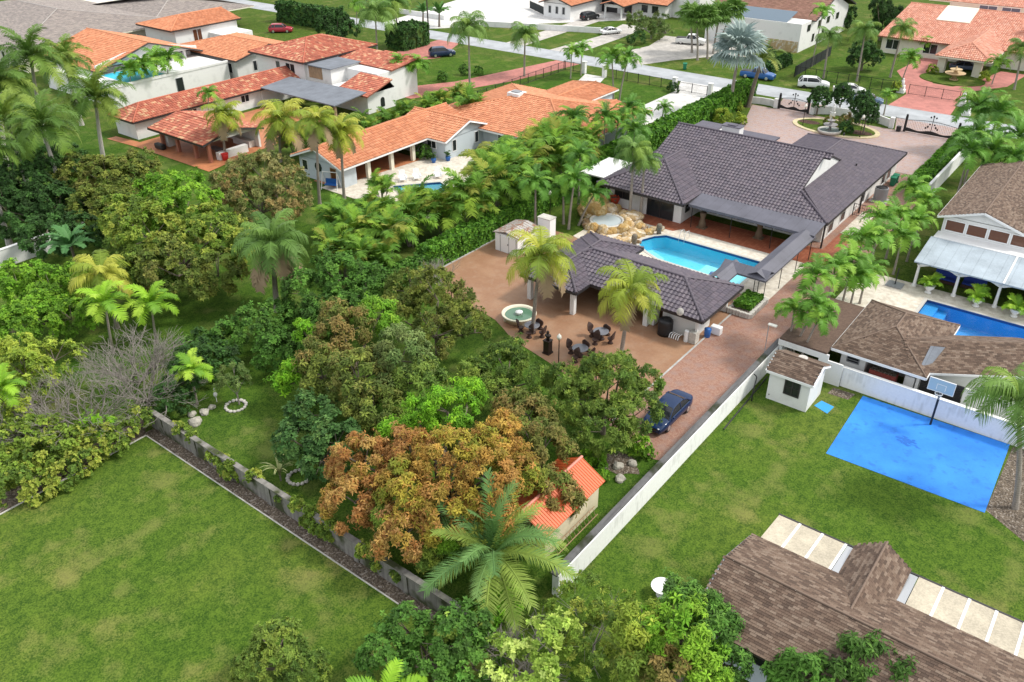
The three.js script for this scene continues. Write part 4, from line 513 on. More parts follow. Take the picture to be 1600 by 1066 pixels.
{ // across the street
  const h = thing('street_house', 'white house with orange tile roofs and a dark garage across the street', 'house'), st = STY.orange, o = { st, fascia: M.trimDark };
  obj('wall', [bx(-116, -108.8, 0, 3.1, -180, -160.4), bx(-108.8, -92.5, 0, 3.1, -188, -173), bx(-104, -99.6, 2.4, 3.0, -171.5, -166.5), bx(-92.5, -86, 0, 4.2, -190, -176)], M.white, h); const r = ridgeRoof(h, { ...o, x0: -116.8, x1: -108, z0: -184, z1: -159.6, y: 3.05, pitch: 0.30, axis: 'z', ends: ['gable', 'gable'] }); gable(h, 'z', -160.5, -116, -108.8, 3.0, r - 0.2, M.white); ridgeRoof(h, { ...o, x0: -110, x1: -91.4, z0: -190, z1: -171.6, y: 3.05, pitch: 0.26, axis: 'x', ends: ['gable', 'gable'] }); ridgeRoof(h, { ...o, x0: -104.6, x1: -98.6, z0: -176, z1: -165.6, y: 2.95, pitch: 0.3, axis: 'z', ends: ['gable', 'gable'] });
  for (const x of [-114.3, -112.4, -110.6]) win(h, '+z', x, 0.9, -160.4, 0.7, 1.5, { frame: M.greyMetal }); obj('garage_door', bx(-108.7, -104.6, 0.05, 2.6, -172.99, -172.9), M.black, h); for (const x of [-97.6, -95]) win(h, '+z', x, 0.9, -173, 1.5, 1.5, { n: 2, frame: M.trimDark }); win(h, '+z', -101.8, 0.3, -173, 2, 2.2, { name: 'door', frame: M.wood }); obj('porch_post', bx(-99.9, -99.6, 0, 2.5, -166.9, -166.6), M.white, h); obj('porch_post', bx(-104, -103.7, 0, 2.5, -166.9, -166.6), M.white, h);
  const b = thing('brown_roof_house', 'tall white house with brown shingle roof and blue glazed gable across the street', 'house'); obj('wall', [bx(-76, -57, 0, 5.0, -184, -159.2)], M.white, b); ridgeRoof(b, { x0: -78, x1: -56.2, z0: -186, z1: -164, y: 5.0, pitch: 0.34, axis: 'x', ends: ['gable', 'gable'], st: { ...STY.shingle, w: 0.6, l: 0.35, cols: [[0.30, 0.16, 0.12], [0.26, 0.14, 0.10], [0.34, 0.19, 0.14]] } }); gable(b, 'x', -57.1, -184, -165.5, 5.0, 8.2, M.white); obj('glazed_roof', slopeBase([[-77, 5.05, -159.4], [-60, 5.05, -159.4], [-60, 6.2, -164.2], [-77, 6.2, -164.2]], 0.1), phys([0.10, 0.15, 0.20], 0.15), b); obj('stone_base', bx(-66, -57.2, 0, 1.9, -159.19, -159.0), M.rock, b); for (const z of [-163, -168.5, -173, -178]) { win(b, '+x', -57, 3.2, z, 1.5, 1.2, { frame: M.trimDark }); } for (const z of [-166, -171]) win(b, '+x', -57, 0.9, z, 1.0, 1.4, { frame: M.trimDark });
  const p = thing('pink_roof_house', 'sprawling house with weathered pink clay roofs and a drive through porch', 'house'), q = { st: STY.pink, fascia: M.creamWall }; obj('wall', [bx(-45, -16, 0, 3, -198, -168.6), bx(-40, -12, 3, 6.2, -206, -192)], M.creamWall, p);
  slope(p, [[-45.8, 3, -167.6], [-14, 3, -167.6], [-14, 6.1, -186], [-45.8, 6.1, -186]], q.st); slope(p, [[-14, 3, -204], [-45.8, 3, -204], [-45.8, 6.1, -186], [-14, 6.1, -186]], q.st); gable(p, 'x', -45.2, -203, -168.5, 3, 5.9, M.creamWall); cap(p, [-45.8, 6.2, -186], [-14, 6.2, -186], q.st);
  ridgeRoof(p, { ...q, x0: -33.2, x1: -24.6, z0: -176, z1: -158.2, y: 2.85, pitch: 0.42, axis: 'z', ends: ['gable', 'hip'] }); for (const x of [-32.2, -26.6]) obj('pier', bx(x - 0.6, x + 0.6, 0, 2.8, -160.6, -159.2), M.creamWall, p); obj('flat_roof', slopeBase([[-38.8, 5.0, -178.2], [-33.0, 5.0, -178.2], [-33.4, 6.35, -186], [-39, 6.35, -186]], 0.1), M.creamWall, p); ridgeRoof(p, { ...q, x0: -44, x1: -8, z0: -214, z1: -192, y: 6.2, pitch: 0.24, axis: 'x', ends: ['gable', 'gable'] }); for (let i = 0; i < 5; i++) win(p, '+z', -33 + i * 4, 4.6, -192, 3.2, 1.5, { n: 2, frame: M.whiteTrim, glass: phys([0.12, 0.15, 0.2], 0.1) }); for (const x of [-43, -36.5]) win(p, '+z', x, 0.8, -168.6, 2.4, 1.7, { n: 2 }); const c = obj('chimney', bx(-23.4, -21.6, 4, 7.2, -178.4, -176.6), M.white, p);
  const w = thing('modern_house', 'flat roofed white house with a paved forecourt at the top of the picture', 'house'); obj('wall', bx(-140, -108, 0, 5, -204, -190), mat([0.5, 0.52, 0.55], 0.7), w); obj('roof_slab', bx(-142, -106, 5, 5.5, -206, -184), M.whiteTrim, w); for (const x of [-138, -131, -124, -117, -110]) obj('column', bx(x - 0.3, x + 0.3, 0, 5, -185.6, -185), M.whiteTrim, w); for (let i = 0; i < 5; i++) win(w, '+z', -136 + i * 6, 0.2, -190, 4.6, 3.4, { n: 3, frame: M.trimDark });
}
// ---------- plant builders ----------
const leafMat = (k, tr = 0.35, rough = 0.75) => phys(k, rough, { transmission: tr, thickness: 0, specularIntensity: 0.35 });
M.leaf = leafMat([1, 1, 1]); M.leafHedge = leafMat([1, 1, 1], 0.25);
function rawGeo(pos) { const g = new THREE.BufferGeometry(); g.setAttribute('position', new THREE.Float32BufferAttribute(pos, 3)); g.computeVertexNormals(); g.setAttribute('uv', new THREE.Float32BufferAttribute(new Float32Array(pos.length / 3 * 2), 2)); return g; }
// whorl of n leaves round +y; lo / hi: leaf elevation in degrees; len 1
function whorl(n, lo, hi, wd, seed, droop = 0.12) {
  const r = rngOf(seed), pos = [];
  for (let i = 0; i < n; i++) {
    const a = (i + 0.5 * r()) / n * 2 * Math.PI * (n > 9 ? 2 : 1), e = lerp(lo, hi, r()) * D, L = 0.65 + 0.35 * r(), w = wd * (0.8 + 0.4 * r()), ca = Math.cos(a), sa = Math.sin(a), oy = (r() - 0.5) * 0.3;
    const P = (s, t, u) => { const x = s * Math.cos(e) * L, y = s * Math.sin(e) * L - droop * s * s + u + oy; return [ca * x - sa * t, y, sa * x + ca * t]; };
    const b = P(0.05, 0, 0), l = P(0.5, w / 2, 0.04), q = P(0.5, -w / 2, 0.04), m = P(0.52, 0, -0.02), t = P(1, 0, 0);
    pos.push(...b, ...m, ...l, ...l, ...m, ...t, ...b, ...q, ...m, ...m, ...q, ...t);
  }
  return rawGeo(pos);
}
const WH = { mango: [whorl(10, -40, 45, 0.26, 5, 0.25), whorl(10, -45, 40, 0.26, 6, 0.28)], broad: [whorl(8, -10, 70, 0.42, 7), whorl(9, -20, 70, 0.40, 8)], fine: [whorl(11, -20, 75, 0.30, 9), whorl(12, -30, 75, 0.28, 10)], hedge: [whorl(8, 0, 70, 0.55, 12), whorl(7, -10, 60, 0.6, 13)] };
const PAL = {
  flush: [[0.35, 0.19, 0.05], [0.28, 0.135, 0.038], [0.41, 0.24, 0.065], [0.33, 0.25, 0.045], [0.36, 0.18, 0.065], [0.25, 0.16, 0.035], [0.20, 0.20, 0.03]],
  flushRed: [[0.36, 0.165, 0.065], [0.41, 0.21, 0.10], [0.31, 0.13, 0.048], [0.40, 0.235, 0.09], [0.28, 0.17, 0.04]],
  lime: [[0.16, 0.32, 0.018], [0.13, 0.27, 0.016], [0.21, 0.36, 0.024], [0.10, 0.22, 0.014]],
  brownDark: [[0.17, 0.14, 0.045], [0.14, 0.135, 0.038], [0.22, 0.16, 0.06], [0.11, 0.13, 0.03], [0.25, 0.17, 0.07], [0.16, 0.175, 0.04]],
  olive: [[0.15, 0.17, 0.035], [0.11, 0.14, 0.03], [0.20, 0.21, 0.05], [0.085, 0.11, 0.025], [0.17, 0.16, 0.05]],
  oliveGreen: [[0.13, 0.18, 0.035], [0.09, 0.14, 0.03], [0.17, 0.22, 0.05], [0.20, 0.24, 0.05], [0.07, 0.11, 0.025]],
  greyGreen: [[0.14, 0.18, 0.06], [0.10, 0.15, 0.05], [0.18, 0.22, 0.09], [0.12, 0.14, 0.05]],
  green: [[0.08, 0.17, 0.03], [0.06, 0.13, 0.025], [0.11, 0.21, 0.04], [0.05, 0.10, 0.02]],
  deep: [[0.045, 0.10, 0.028], [0.035, 0.08, 0.022], [0.06, 0.13, 0.035], [0.03, 0.06, 0.02]],
  blueGreen: [[0.06, 0.125, 0.04], [0.045, 0.10, 0.03], [0.085, 0.155, 0.05], [0.10, 0.16, 0.05]],
  fresh: [[0.16, 0.28, 0.025], [0.12, 0.24, 0.02], [0.21, 0.33, 0.035], [0.10, 0.19, 0.02]],
  yellowGreen: [[0.26, 0.30, 0.045], [0.21, 0.26, 0.04], [0.32, 0.35, 0.06], [0.15, 0.20, 0.03]],
  paleGreen: [[0.36, 0.42, 0.11], [0.28, 0.36, 0.08], [0.42, 0.46, 0.16], [0.20, 0.27, 0.05]],
  mixed: [[0.16, 0.22, 0.035], [0.23, 0.27, 0.05], [0.10, 0.15, 0.03], [0.28, 0.29, 0.06], [0.13, 0.18, 0.03]],
  dusty: [[0.24, 0.23, 0.10], [0.18, 0.19, 0.07], [0.30, 0.25, 0.13], [0.14, 0.16, 0.06], [0.32, 0.22, 0.11]],
  hedge: [[0.07, 0.16, 0.02], [0.05, 0.12, 0.018], [0.10, 0.21, 0.025], [0.13, 0.25, 0.03]],
};
let plantSeed = 100, leafCount = 0;
// lobes: [x, y, z, radius, palette]; one InstancedMesh of leaf whorls
function crown(parent, lobes, o) {
  const r = rngOf(plantSeed++ * 7919), ms = [], cs = [], q = new THREE.Quaternion(), up = V(0, 1, 0), mm = new THREE.Matrix4(), geo = WH[o.leaf ?? 'broad'], k = o.dens ?? 1, size = (o.size ?? 0.5) * 0.64, pr = o.puff ?? 0.55, wx = parent.position.x, wz = parent.position.z;
  const lists = geo.map(() => ({ ms: [], cs: [] }));
  lobes.forEach(([lx, ly, lz, lr, lp], li) => {
    const np = Math.max(6, Math.round(k * 3.4 * lr * lr / (pr * pr) * 0.56));
    for (let i = 0; i < np; i++) {
      const y = 1 - 1.45 * (i + r()) / np, a = i * 2.399963 + r() * 0.9, s = Math.sqrt(Math.max(0, 1 - y * y)), d = V(s * Math.cos(a), y, s * Math.sin(a)), rr = lr * (0.70 + 0.26 * r() + 0.30 * (fbm(d.x * 2.1 + li * 7 + 30, d.z * 2.1 + d.y * 1.7 + 30, 77, 2) - 0.35)) * (o.flat ? lerp(1, o.flat, Math.abs(y)) : 1), c = V(lx, ly, lz).addScaledVector(d, rr - pr * 0.55);
      let hid = false; lobes.forEach(([ox, oy, oz, or], oi) => { if (oi !== li && c.distanceTo(V(ox, oy, oz)) < or * 0.6) hid = true; }); if (hid || c.y < 0.15) continue;
      if (o.gap && r() < o.gap) continue;
      const P = PAL[lp ?? o.pal], nz = fbm((wx + c.x) * 0.55 + 50, (wz + c.z + c.y) * 0.55 + 50, 300 + li % 3, 2), base = P[Math.min(P.length - 1, Math.floor(clamp((nz - 0.25) * 2) * P.length))];
      const p2 = pr * (0.7 + 0.6 * r()), m = Math.round((o.per ?? 9) * 2.7 * (0.7 + 0.6 * r()));
      for (let j = 0; j < m; j++) {
        const e = V(r() * 2 - 1, r() * 2 - 1, r() * 2 - 1).normalize().addScaledVector(d, 0.95); e.y += 0.35; e.normalize();
        const at = c.clone().addScaledVector(e, p2 * (0.5 + 0.6 * r()) * (r() < 0.07 ? 1.5 : 1)), ax = e.clone().lerp(up, 0.35).normalize(), sc = size * (0.6 + 0.8 * r());
        q.setFromUnitVectors(up, ax); mm.compose(at, q.multiply(new THREE.Quaternion().setFromAxisAngle(up, r() * 6.28)), V(sc, sc, sc));
        const b = r() < 0.32 ? P[Math.floor(r() * P.length)] : base, v = 0.7 + 0.6 * r(), L = lists[Math.floor(r() * lists.length)]; L.ms.push(mm.clone()); L.cs.push(rgb(1.3 * b[0] * v * (0.95 + 0.1 * r()), 1.45 * b[1] * v, 1.1 * b[2] * v));
      }
    }
  });
  lists.forEach((L, i) => { leafCount += L.ms.length; const im = shadow(new THREE.InstancedMesh(geo[i], o.mat ?? M.leaf, L.ms.length)); L.ms.forEach((m, j) => { im.setMatrixAt(j, m); im.setColorAt(j, L.cs[j]); }); im.name = 'crown'; im.userData.kind = 'stuff'; parent.add(im); });
}
function limb(a, b, r0, r1, r, bend = 0.12) { const m = a.clone().lerp(b, 0.5).add(V((r() - 0.5), (r() - 0.3), (r() - 0.5)).multiplyScalar(a.distanceTo(b) * bend)); return [bar(a, m, r0, 7, (r0 + r1) / 2), bar(m, b, (r0 + r1) / 2, 6, r1)]; }
function tree(name, label, cat, base, lobes, o = {}) {
  const t = thing(name, label, cat, base, 0, o.group), r = rngOf(plantSeed++ * 31), g = [];
  const cy = lobes.reduce((s, l) => s + l[1], 0) / lobes.length, fork = V(0, Math.max(0.4, Math.min(cy * 0.42, 1.8)), 0), tr = o.trunk ?? 0.2;
  if (!o.noTrunk) { g.push(bar(V(0, -0.05, 0), fork, tr, 9, tr * 0.8)); for (const [x, y, z, lr] of lobes) { const tip = V(x, y, z); g.push(...limb(fork, tip, tr * 0.5, tr * 0.22, r)); const n = o.twigs ?? 3; for (let i = 0; i < n; i++) { const e = V(r() - 0.5, r() * 0.8, r() - 0.5).normalize().multiplyScalar(lr * 0.85); g.push(bar(tip, tip.clone().add(e), tr * 0.2, 5, tr * 0.06)); } } obj('trunk', g, o.bark ?? M.bark, t); }
  crown(t, lobes, o);
  return t;
}
// leafless tangle
function bareTree(label, base, h, spread, seed, group, lean = [0, 0], n0 = 7) {
  const t = thing('bare_tree', label, 'tree', base, 0, group), r = rngOf(seed), g = [];
  const grow = (p, d, L, rad, dep) => { const e = p.clone().addScaledVector(d, L), m = p.clone().lerp(e, 0.5).add(V(r() - 0.5, r() - 0.5, r() - 0.5).multiplyScalar(L * 0.22)); g.push(bar(p, m, rad, 5, rad * 0.85), bar(m, e, rad * 0.85, 5, rad * 0.65)); if (dep <= 0) return; const k = dep > 2 ? 3 : 3; for (let i = 0; i < k; i++) grow(i ? e : m, d.clone().add(V((r() - 0.5) * 1.5, (r() - 0.45) * 0.9, (r() - 0.5) * 1.5)).normalize(), L * (0.62 + 0.25 * r()), rad * 0.62, dep - 1); };
  for (let i = 0; i < n0; i++) { const a = i / n0 * 6.28 + r(); grow(V(0, 0.1, 0), V(Math.cos(a) * spread + lean[0], 0.9 + 0.5 * r(), Math.sin(a) * spread + lean[1]).normalize(), h * 0.36, 0.065, 4); }
  obj('branches', g, M.twig, t); return t;
}
// feather frond along +x, tilt and droop baked in
function frondGeo(o) {
  const { len, n = 26, leaf = 0.7, w = 0.06, tilt = 40, droop = 90, vee = 25, hang = 0.35, bare = 0.12, seed = 1, back = 0.55 } = o, r = rngOf(seed), pos = [], N = 9, pts = []; let x = 0, y = 0;
  for (let i = 0; i <= N; i++) { const s = i / N, a = (tilt - droop * Math.pow(s, 1.25)) * D; pts.push([x, y, a]); x += Math.cos(a) * len / N; y += Math.sin(a) * len / N; }
  const at = (s) => { const f = s * N, i = Math.min(N - 1, Math.floor(f)), t = f - i; return [lerp(pts[i][0], pts[i + 1][0], t), lerp(pts[i][1], pts[i + 1][1], t), lerp(pts[i][2], pts[i + 1][2], t)]; };
  const R = 0.018 * len + 0.006; for (let i = 0; i < N; i++) { const a = pts[i], b = pts[i + 1], ra = R * (1 - i / N) * 0.55 + 0.008, rb = R * (1 - (i + 1) / N) * 0.55 + 0.006; const q = [[a[0], a[1] + ra, 0], [a[0], a[1], ra], [a[0], a[1], -ra]], p = [[b[0], b[1] + rb, 0], [b[0], b[1], rb], [b[0], b[1], -rb]]; for (let k = 0; k < 3; k++) { const k2 = (k + 1) % 3; pos.push(...q[k], ...p[k], ...q[k2], ...q[k2], ...p[k], ...p[k2]); } }
  for (let i = 0; i < n; i++) for (const sd of [-1, 1]) {
    const s = bare + (1 - bare) * (i + 0.5 + 0.3 * (r() - 0.5)) / n, [px, py, a] = at(Math.min(0.999, s)), L = leaf * (0.5 + 0.75 * Math.sin(Math.PI * clamp(s * 0.86 + 0.12))) * (0.88 + 0.24 * r()), fw = back * (0.8 + 0.4 * r()) + 0.9 * Math.max(0, s - 0.7), ve = (vee + (r() - 0.5) * 24) * D;
    let dx = Math.cos(a) * fw, dy = Math.sin(a) * fw + Math.sin(ve), dz = sd * Math.cos(ve); const m = Math.hypot(dx, dy, dz); dx /= m; dy /= m; dz /= m;
    const ww = w * (0.8 + 0.4 * r()) / 2, mx = px + dx * L * 0.55, my = py + dy * L * 0.55 - hang * L * 0.25, mz = dz * L * 0.55, tx = px + dx * L * 0.95, ty = py + dy * L * 0.95 - hang * L, tz = dz * L * 0.95, cx = Math.cos(a) * ww, cy = Math.sin(a) * ww;
    pos.push(px - cx, py - cy, 0, px + cx, py + cy, 0, mx + cx, my + cy, mz, px - cx, py - cy, 0, mx + cx, my + cy, mz, mx - cx, my - cy, mz, mx - cx, my - cy, mz, mx + cx, my + cy, mz, tx, ty, tz);
  }
  return rawGeo(pos);
}
function fanGeo(o) { const { len, n = 22, tilt = 30, seed = 1, w = 0.12, split = 0.5 } = o, r = rngOf(seed), pos = [], st = len * 0.45, bl = len * 0.62, ct = Math.cos(tilt * D), si = Math.sin(tilt * D), T3 = (x, y, z) => [x * ct - y * si, x * si + y * ct, z]; const R = 0.025; pos.push(...T3(0, R, 0), ...T3(st, 0, R), ...T3(st, 0, -R), ...T3(0, R, 0), ...T3(0, -R, R), ...T3(st, 0, R));
  for (let i = 0; i < n; i++) { const a = lerp(-1.9, 1.9, i / (n - 1)), h = 1.9 / (n - 1), L = bl * (0.85 + 0.25 * r()), f = (i % 2 ? 0.03 : -0.03), P = (aa, l, y) => T3(st + Math.cos(aa) * l, y - 0.28 * l * l / bl, Math.sin(aa) * l); pos.push(...P(a, 0, 0), ...P(a - h, L * split, f), ...P(a + h, L * split, -f), ...P(a - h, L * split, f), ...P(a, L, -0.1), ...P(a + h, L * split, -f)); }
  return rawGeo(pos); }
const SPECIES = {
  coconut: { rings: [[6, 65, 95], [7, 35, 105], [6, 5, 95]], f: { n: 40, leaf: 0.27, w: 0.022, hang: 0.55, vee: 5 }, cols: [[0.26, 0.27, 0.035], [0.19, 0.22, 0.03], [0.34, 0.31, 0.06], [0.15, 0.19, 0.03]], bark: 'palmBark', r: 0.15, dead: 3 },
  royal: { rings: [[4, 78, 70], [7, 50, 95], [7, 25, 105], [5, 0, 90]], f: { n: 48, leaf: 0.25, w: 0.02, hang: 0.5, vee: 22 }, cols: [[0.085, 0.14, 0.028], [0.06, 0.11, 0.02], [0.12, 0.18, 0.035], [0.17, 0.21, 0.045]], bark: 'royalBark', r: 0.24, shaft: 1.3 },
  queen: { rings: [[5, 75, 110], [7, 45, 130], [6, 15, 110]], f: { n: 44, leaf: 0.27, w: 0.019, hang: 0.85, vee: 10 }, cols: [[0.10, 0.17, 0.045], [0.08, 0.14, 0.035], [0.14, 0.21, 0.06], [0.17, 0.23, 0.05]], bark: 'palmBark', r: 0.15 },
  skirt: { rings: [[5, 75, 80], [8, 45, 100], [8, 10, 90]], f: { n: 44, leaf: 0.27, w: 0.021, hang: 0.75, vee: 10 }, cols: [[0.09, 0.15, 0.04], [0.07, 0.125, 0.032], [0.125, 0.19, 0.05]], bark: 'palmBark', r: 0.22, dead: 14 },
  small: { rings: [[4, 75, 95], [7, 45, 118], [4, 15, 100]], f: { n: 22, leaf: 0.30, w: 0.045, hang: 0.4, vee: 25 }, cols: [[0.10, 0.20, 0.03], [0.14, 0.26, 0.035], [0.08, 0.16, 0.025], [0.18, 0.28, 0.04]], bark: 'palmBark', r: 0.09, shaft: 0.6 },
  fox: { rings: [[5, 75, 90], [7, 45, 115], [6, 15, 100]], f: { n: 34, leaf: 0.26, w: 0.03, hang: 0.45, vee: 35 }, cols: [[0.08, 0.17, 0.03], [0.11, 0.22, 0.035], [0.06, 0.13, 0.025], [0.15, 0.25, 0.04]], bark: 'palmBark', r: 0.12, shaft: 0.7 },
  areca1: { rings: [[4, 78, 85], [6, 50, 105], [4, 20, 95]], f: { n: 26, leaf: 0.27, w: 0.036, hang: 0.35, vee: 20 }, cols: [[0.22, 0.34, 0.03], [0.17, 0.28, 0.025], [0.29, 0.38, 0.05], [0.12, 0.22, 0.025]], bark: 'palmBark', r: 0.1, shaft: 0.6 },
  date: { rings: [[5, 82, 40], [8, 55, 60], [9, 32, 62], [9, 12, 52]], f: { n: 50, leaf: 0.18, w: 0.014, hang: 0.18, vee: 20, bare: 0.08, back: 0.8 }, cols: [[0.12, 0.20, 0.075], [0.09, 0.16, 0.06], [0.16, 0.24, 0.09], [0.20, 0.24, 0.06]], bark: 'bark', r: 0.45 },
  datetall: { rings: [[6, 75, 55], [9, 45, 80], [9, 15, 80]], f: { n: 36, leaf: 0.16, w: 0.018, hang: 0.2, vee: 20 }, cols: [[0.15, 0.19, 0.045], [0.12, 0.16, 0.04], [0.24, 0.24, 0.06]], bark: 'bark', r: 0.3 },
  datesmall: { rings: [[5, 70, 40], [8, 35, 45]], f: { n: 20, leaf: 0.2, w: 0.09, hang: 0.15, vee: 25 }, cols: [[0.07, 0.15, 0.04], [0.09, 0.18, 0.05]], bark: 'bark', r: 0.2 },
  cycad: { rings: [[6, 65, 60], [8, 30, 60]], f: { n: 26, leaf: 0.2, w: 0.07, hang: 0.15, vee: 20 }, cols: [[0.06, 0.14, 0.06], [0.08, 0.17, 0.07]], bark: 'bark', r: 0.16 },
  bismarck: { rings: [[4, 70, 0], [6, 40, 0], [6, 10, 0], [5, -18, 0]], fan: { n: 24, split: 0.72 }, cols: [[0.24, 0.265, 0.33], [0.29, 0.31, 0.385], [0.20, 0.225, 0.285]], bark: 'palmBark', r: 0.24 },
  sabal: { rings: [[5, 70, 0], [8, 40, 0], [8, 8, 0], [6, -25, 0]], fan: { n: 20, split: 0.55 }, cols: [[0.10, 0.17, 0.04], [0.13, 0.20, 0.05], [0.08, 0.14, 0.03]], bark: 'palmBark', r: 0.17 },
};
for (const [k, s] of Object.entries(SPECIES)) {
  s.mats = s.cols.map((c) => leafMat([c[0] * 1.4, c[1] * 1.6, c[2] * 1.2], 0.3, 0.55));
  s.variants = s.rings.map(([n, tilt, droop], i) => [0, 1].map((v) => (s.fan ? fanGeo({ ...s.fan, len: 1, tilt: tilt + v * 8, seed: 40 + i * 3 + v }) : frondGeo({ ...s.f, len: 1, tilt: tilt + v * 9, droop: droop + v * 14, seed: 20 + i * 5 + v, w: s.f.w }))));
}
const deadGeo = [frondGeo({ len: 1, n: 22, leaf: 0.22, w: 0.07, tilt: -30, droop: 62, hang: 0.5, seed: 3 }), frondGeo({ len: 1, n: 22, leaf: 0.2, w: 0.07, tilt: -45, droop: 45, hang: 0.4, seed: 4 })];
function palm(sp, label, [x, z], h, len, lean = [0, 0], o = {}) {
  const s = SPECIES[sp], t = thing(o.name ?? 'palm_tree', label, 'palm', [x, 0, z], 0, o.group), r = rngOf(plantSeed++ * 131), top = V(lean[0], h, lean[1]), k = (o.fat ?? 1) * s.r;
  const mid = V(lean[0] * 0.3, h * 0.5, lean[1] * 0.3);
  const tg = new THREE.TubeGeometry(new THREE.QuadraticBezierCurve3(V(0, -0.05, 0), mid, top), 10, 1, 9); { const p = tg.attributes.position, c = new THREE.QuadraticBezierCurve3(V(0, -0.05, 0), mid, top); for (let i = 0; i <= 10; i++) { const s0 = c.getPointAt(i / 10), rad = k * (1.25 - 0.45 * Math.min(1, i / 8)) * (i === 0 ? 1.25 : 1); for (let j = 0; j <= 9; j++) { const q = i * 10 + j, v = V().fromBufferAttribute(p, q).sub(s0).multiplyScalar(rad).add(s0); p.setXYZ(q, v.x, v.y, v.z); } } tg.computeVertexNormals(); const uv = tg.attributes.uv; for (let i = 0; i < uv.count; i++) uv.setXY(i, uv.getY(i), uv.getX(i) * Math.max(1, h * 0.45)); }
  obj('trunk', tg, M[s.bark], t);
  if (s.shaft) { const d = top.clone().sub(mid).normalize(); obj('crownshaft', bar(top.clone().addScaledVector(d, -s.shaft * 0.75), top.clone().addScaledVector(d, s.shaft * 0.3), k * 0.95, 9, k * 0.45), M.crownshaft, t); }
  if (s.dead) for (let i = 0; i < s.dead; i++) { const f = part('dead_frond', deadGeo[i % 2], M.dead, t, top.x, top.y - 0.15, top.z, i * 2.4 + r()); f.scale.setScalar(len * (0.85 + 0.35 * r())); }
  const list = []; s.rings.forEach(([n], i) => { for (let j = 0; j < n; j++) list.push({ g: s.variants[i][Math.floor(r() * 2)], a: (j + 0.6 * r()) / n * 6.283 + i * 0.7, sc: len * (0.85 + 0.3 * r()), m: Math.floor(r() * s.mats.length), tx: (r() - 0.5) * 0.2 }); });
  if (o.merge) { const gs = list.map((f) => f.g.clone().scale(f.sc, f.sc, f.sc).rotateX(f.tx).rotateY(f.a).translate(top.x, top.y, top.z)); const b = [...new Set(list.map((f) => f.m))]; obj('crown', gs, s.mats[0], t); } else for (const f of list) { const p = part('frond', f.g, s.mats[f.m], t, top.x, top.y, top.z); p.scale.setScalar(f.sc); p.rotation.set(f.tx, f.a, 0, 'YXZ'); }
  return t;
}
// clump of areca canes: fronds instanced
const arecaGeo = [frondGeo({ len: 1, n: 22, leaf: 0.29, w: 0.038, tilt: 82, droop: 75, hang: 0.35, vee: 30, seed: 71 }), frondGeo({ len: 1, n: 22, leaf: 0.29, w: 0.038, tilt: 70, droop: 110, hang: 0.45, vee: 20, seed: 72 }), frondGeo({ len: 1, n: 20, leaf: 0.29, w: 0.038, tilt: 50, droop: 115, hang: 0.45, vee: 15, seed: 73 })];
const arecaCols = [[0.15, 0.23, 0.03], [0.10, 0.18, 0.025], [0.18, 0.26, 0.03], [0.23, 0.28, 0.035], [0.08, 0.15, 0.02], [0.12, 0.20, 0.025], [0.26, 0.23, 0.045]];
function areca(label, [x, z], h, rad, group, n = 60) {
  const t = thing('areca_clump', label, 'palm', [x, 0, z], 0, group), r = rngOf(plantSeed++ * 173), canes = [], L = arecaGeo.map(() => []);
  for (let i = 0; i < 9; i++) { const a = r() * 6.28, d = Math.sqrt(r()) * rad * 0.55, hh = h * (0.35 + 0.45 * r()); canes.push([Math.cos(a) * d, hh, Math.sin(a) * d]); }
  obj('canes', canes.map((c) => bar(V(c[0] * 0.4, -0.05, c[2] * 0.4), V(...c), 0.05, 6, 0.035)), M.palmBark, t, { kind: 'stuff' });
  for (let i = 0; i < n; i++) { const c = canes[i % 9], k = r() < 0.35 ? 0 : r() < 0.6 ? 1 : 2, s = Math.min(3.0, h * 0.55) * (0.75 + 0.5 * r()); L[k].push({ p: V(c[0], c[1] * (0.75 + 0.3 * r()), c[2]), a: r() * 6.28, s, c: arecaCols[Math.floor(r() * arecaCols.length)], v: 0.8 + 0.4 * r() }); }
  L.forEach((l, k) => { if (!l.length) return; const im = shadow(new THREE.InstancedMesh(arecaGeo[k], M.leaf, l.length)), m = new THREE.Matrix4(), q = new THREE.Quaternion(); l.forEach((f, i) => { m.compose(f.p, q.setFromEuler(new THREE.Euler((r() - 0.5) * 0.3, f.a, 0, 'YXZ')), V(f.s, f.s, f.s)); im.setMatrixAt(i, m); im.setColorAt(i, rgb(1.15 * f.c[0] * f.v, 1.45 * f.c[1] * f.v, 1.1 * f.c[2] * f.v)); }); im.name = 'fronds'; im.userData.kind = 'stuff'; t.add(im); });
  return t;
}
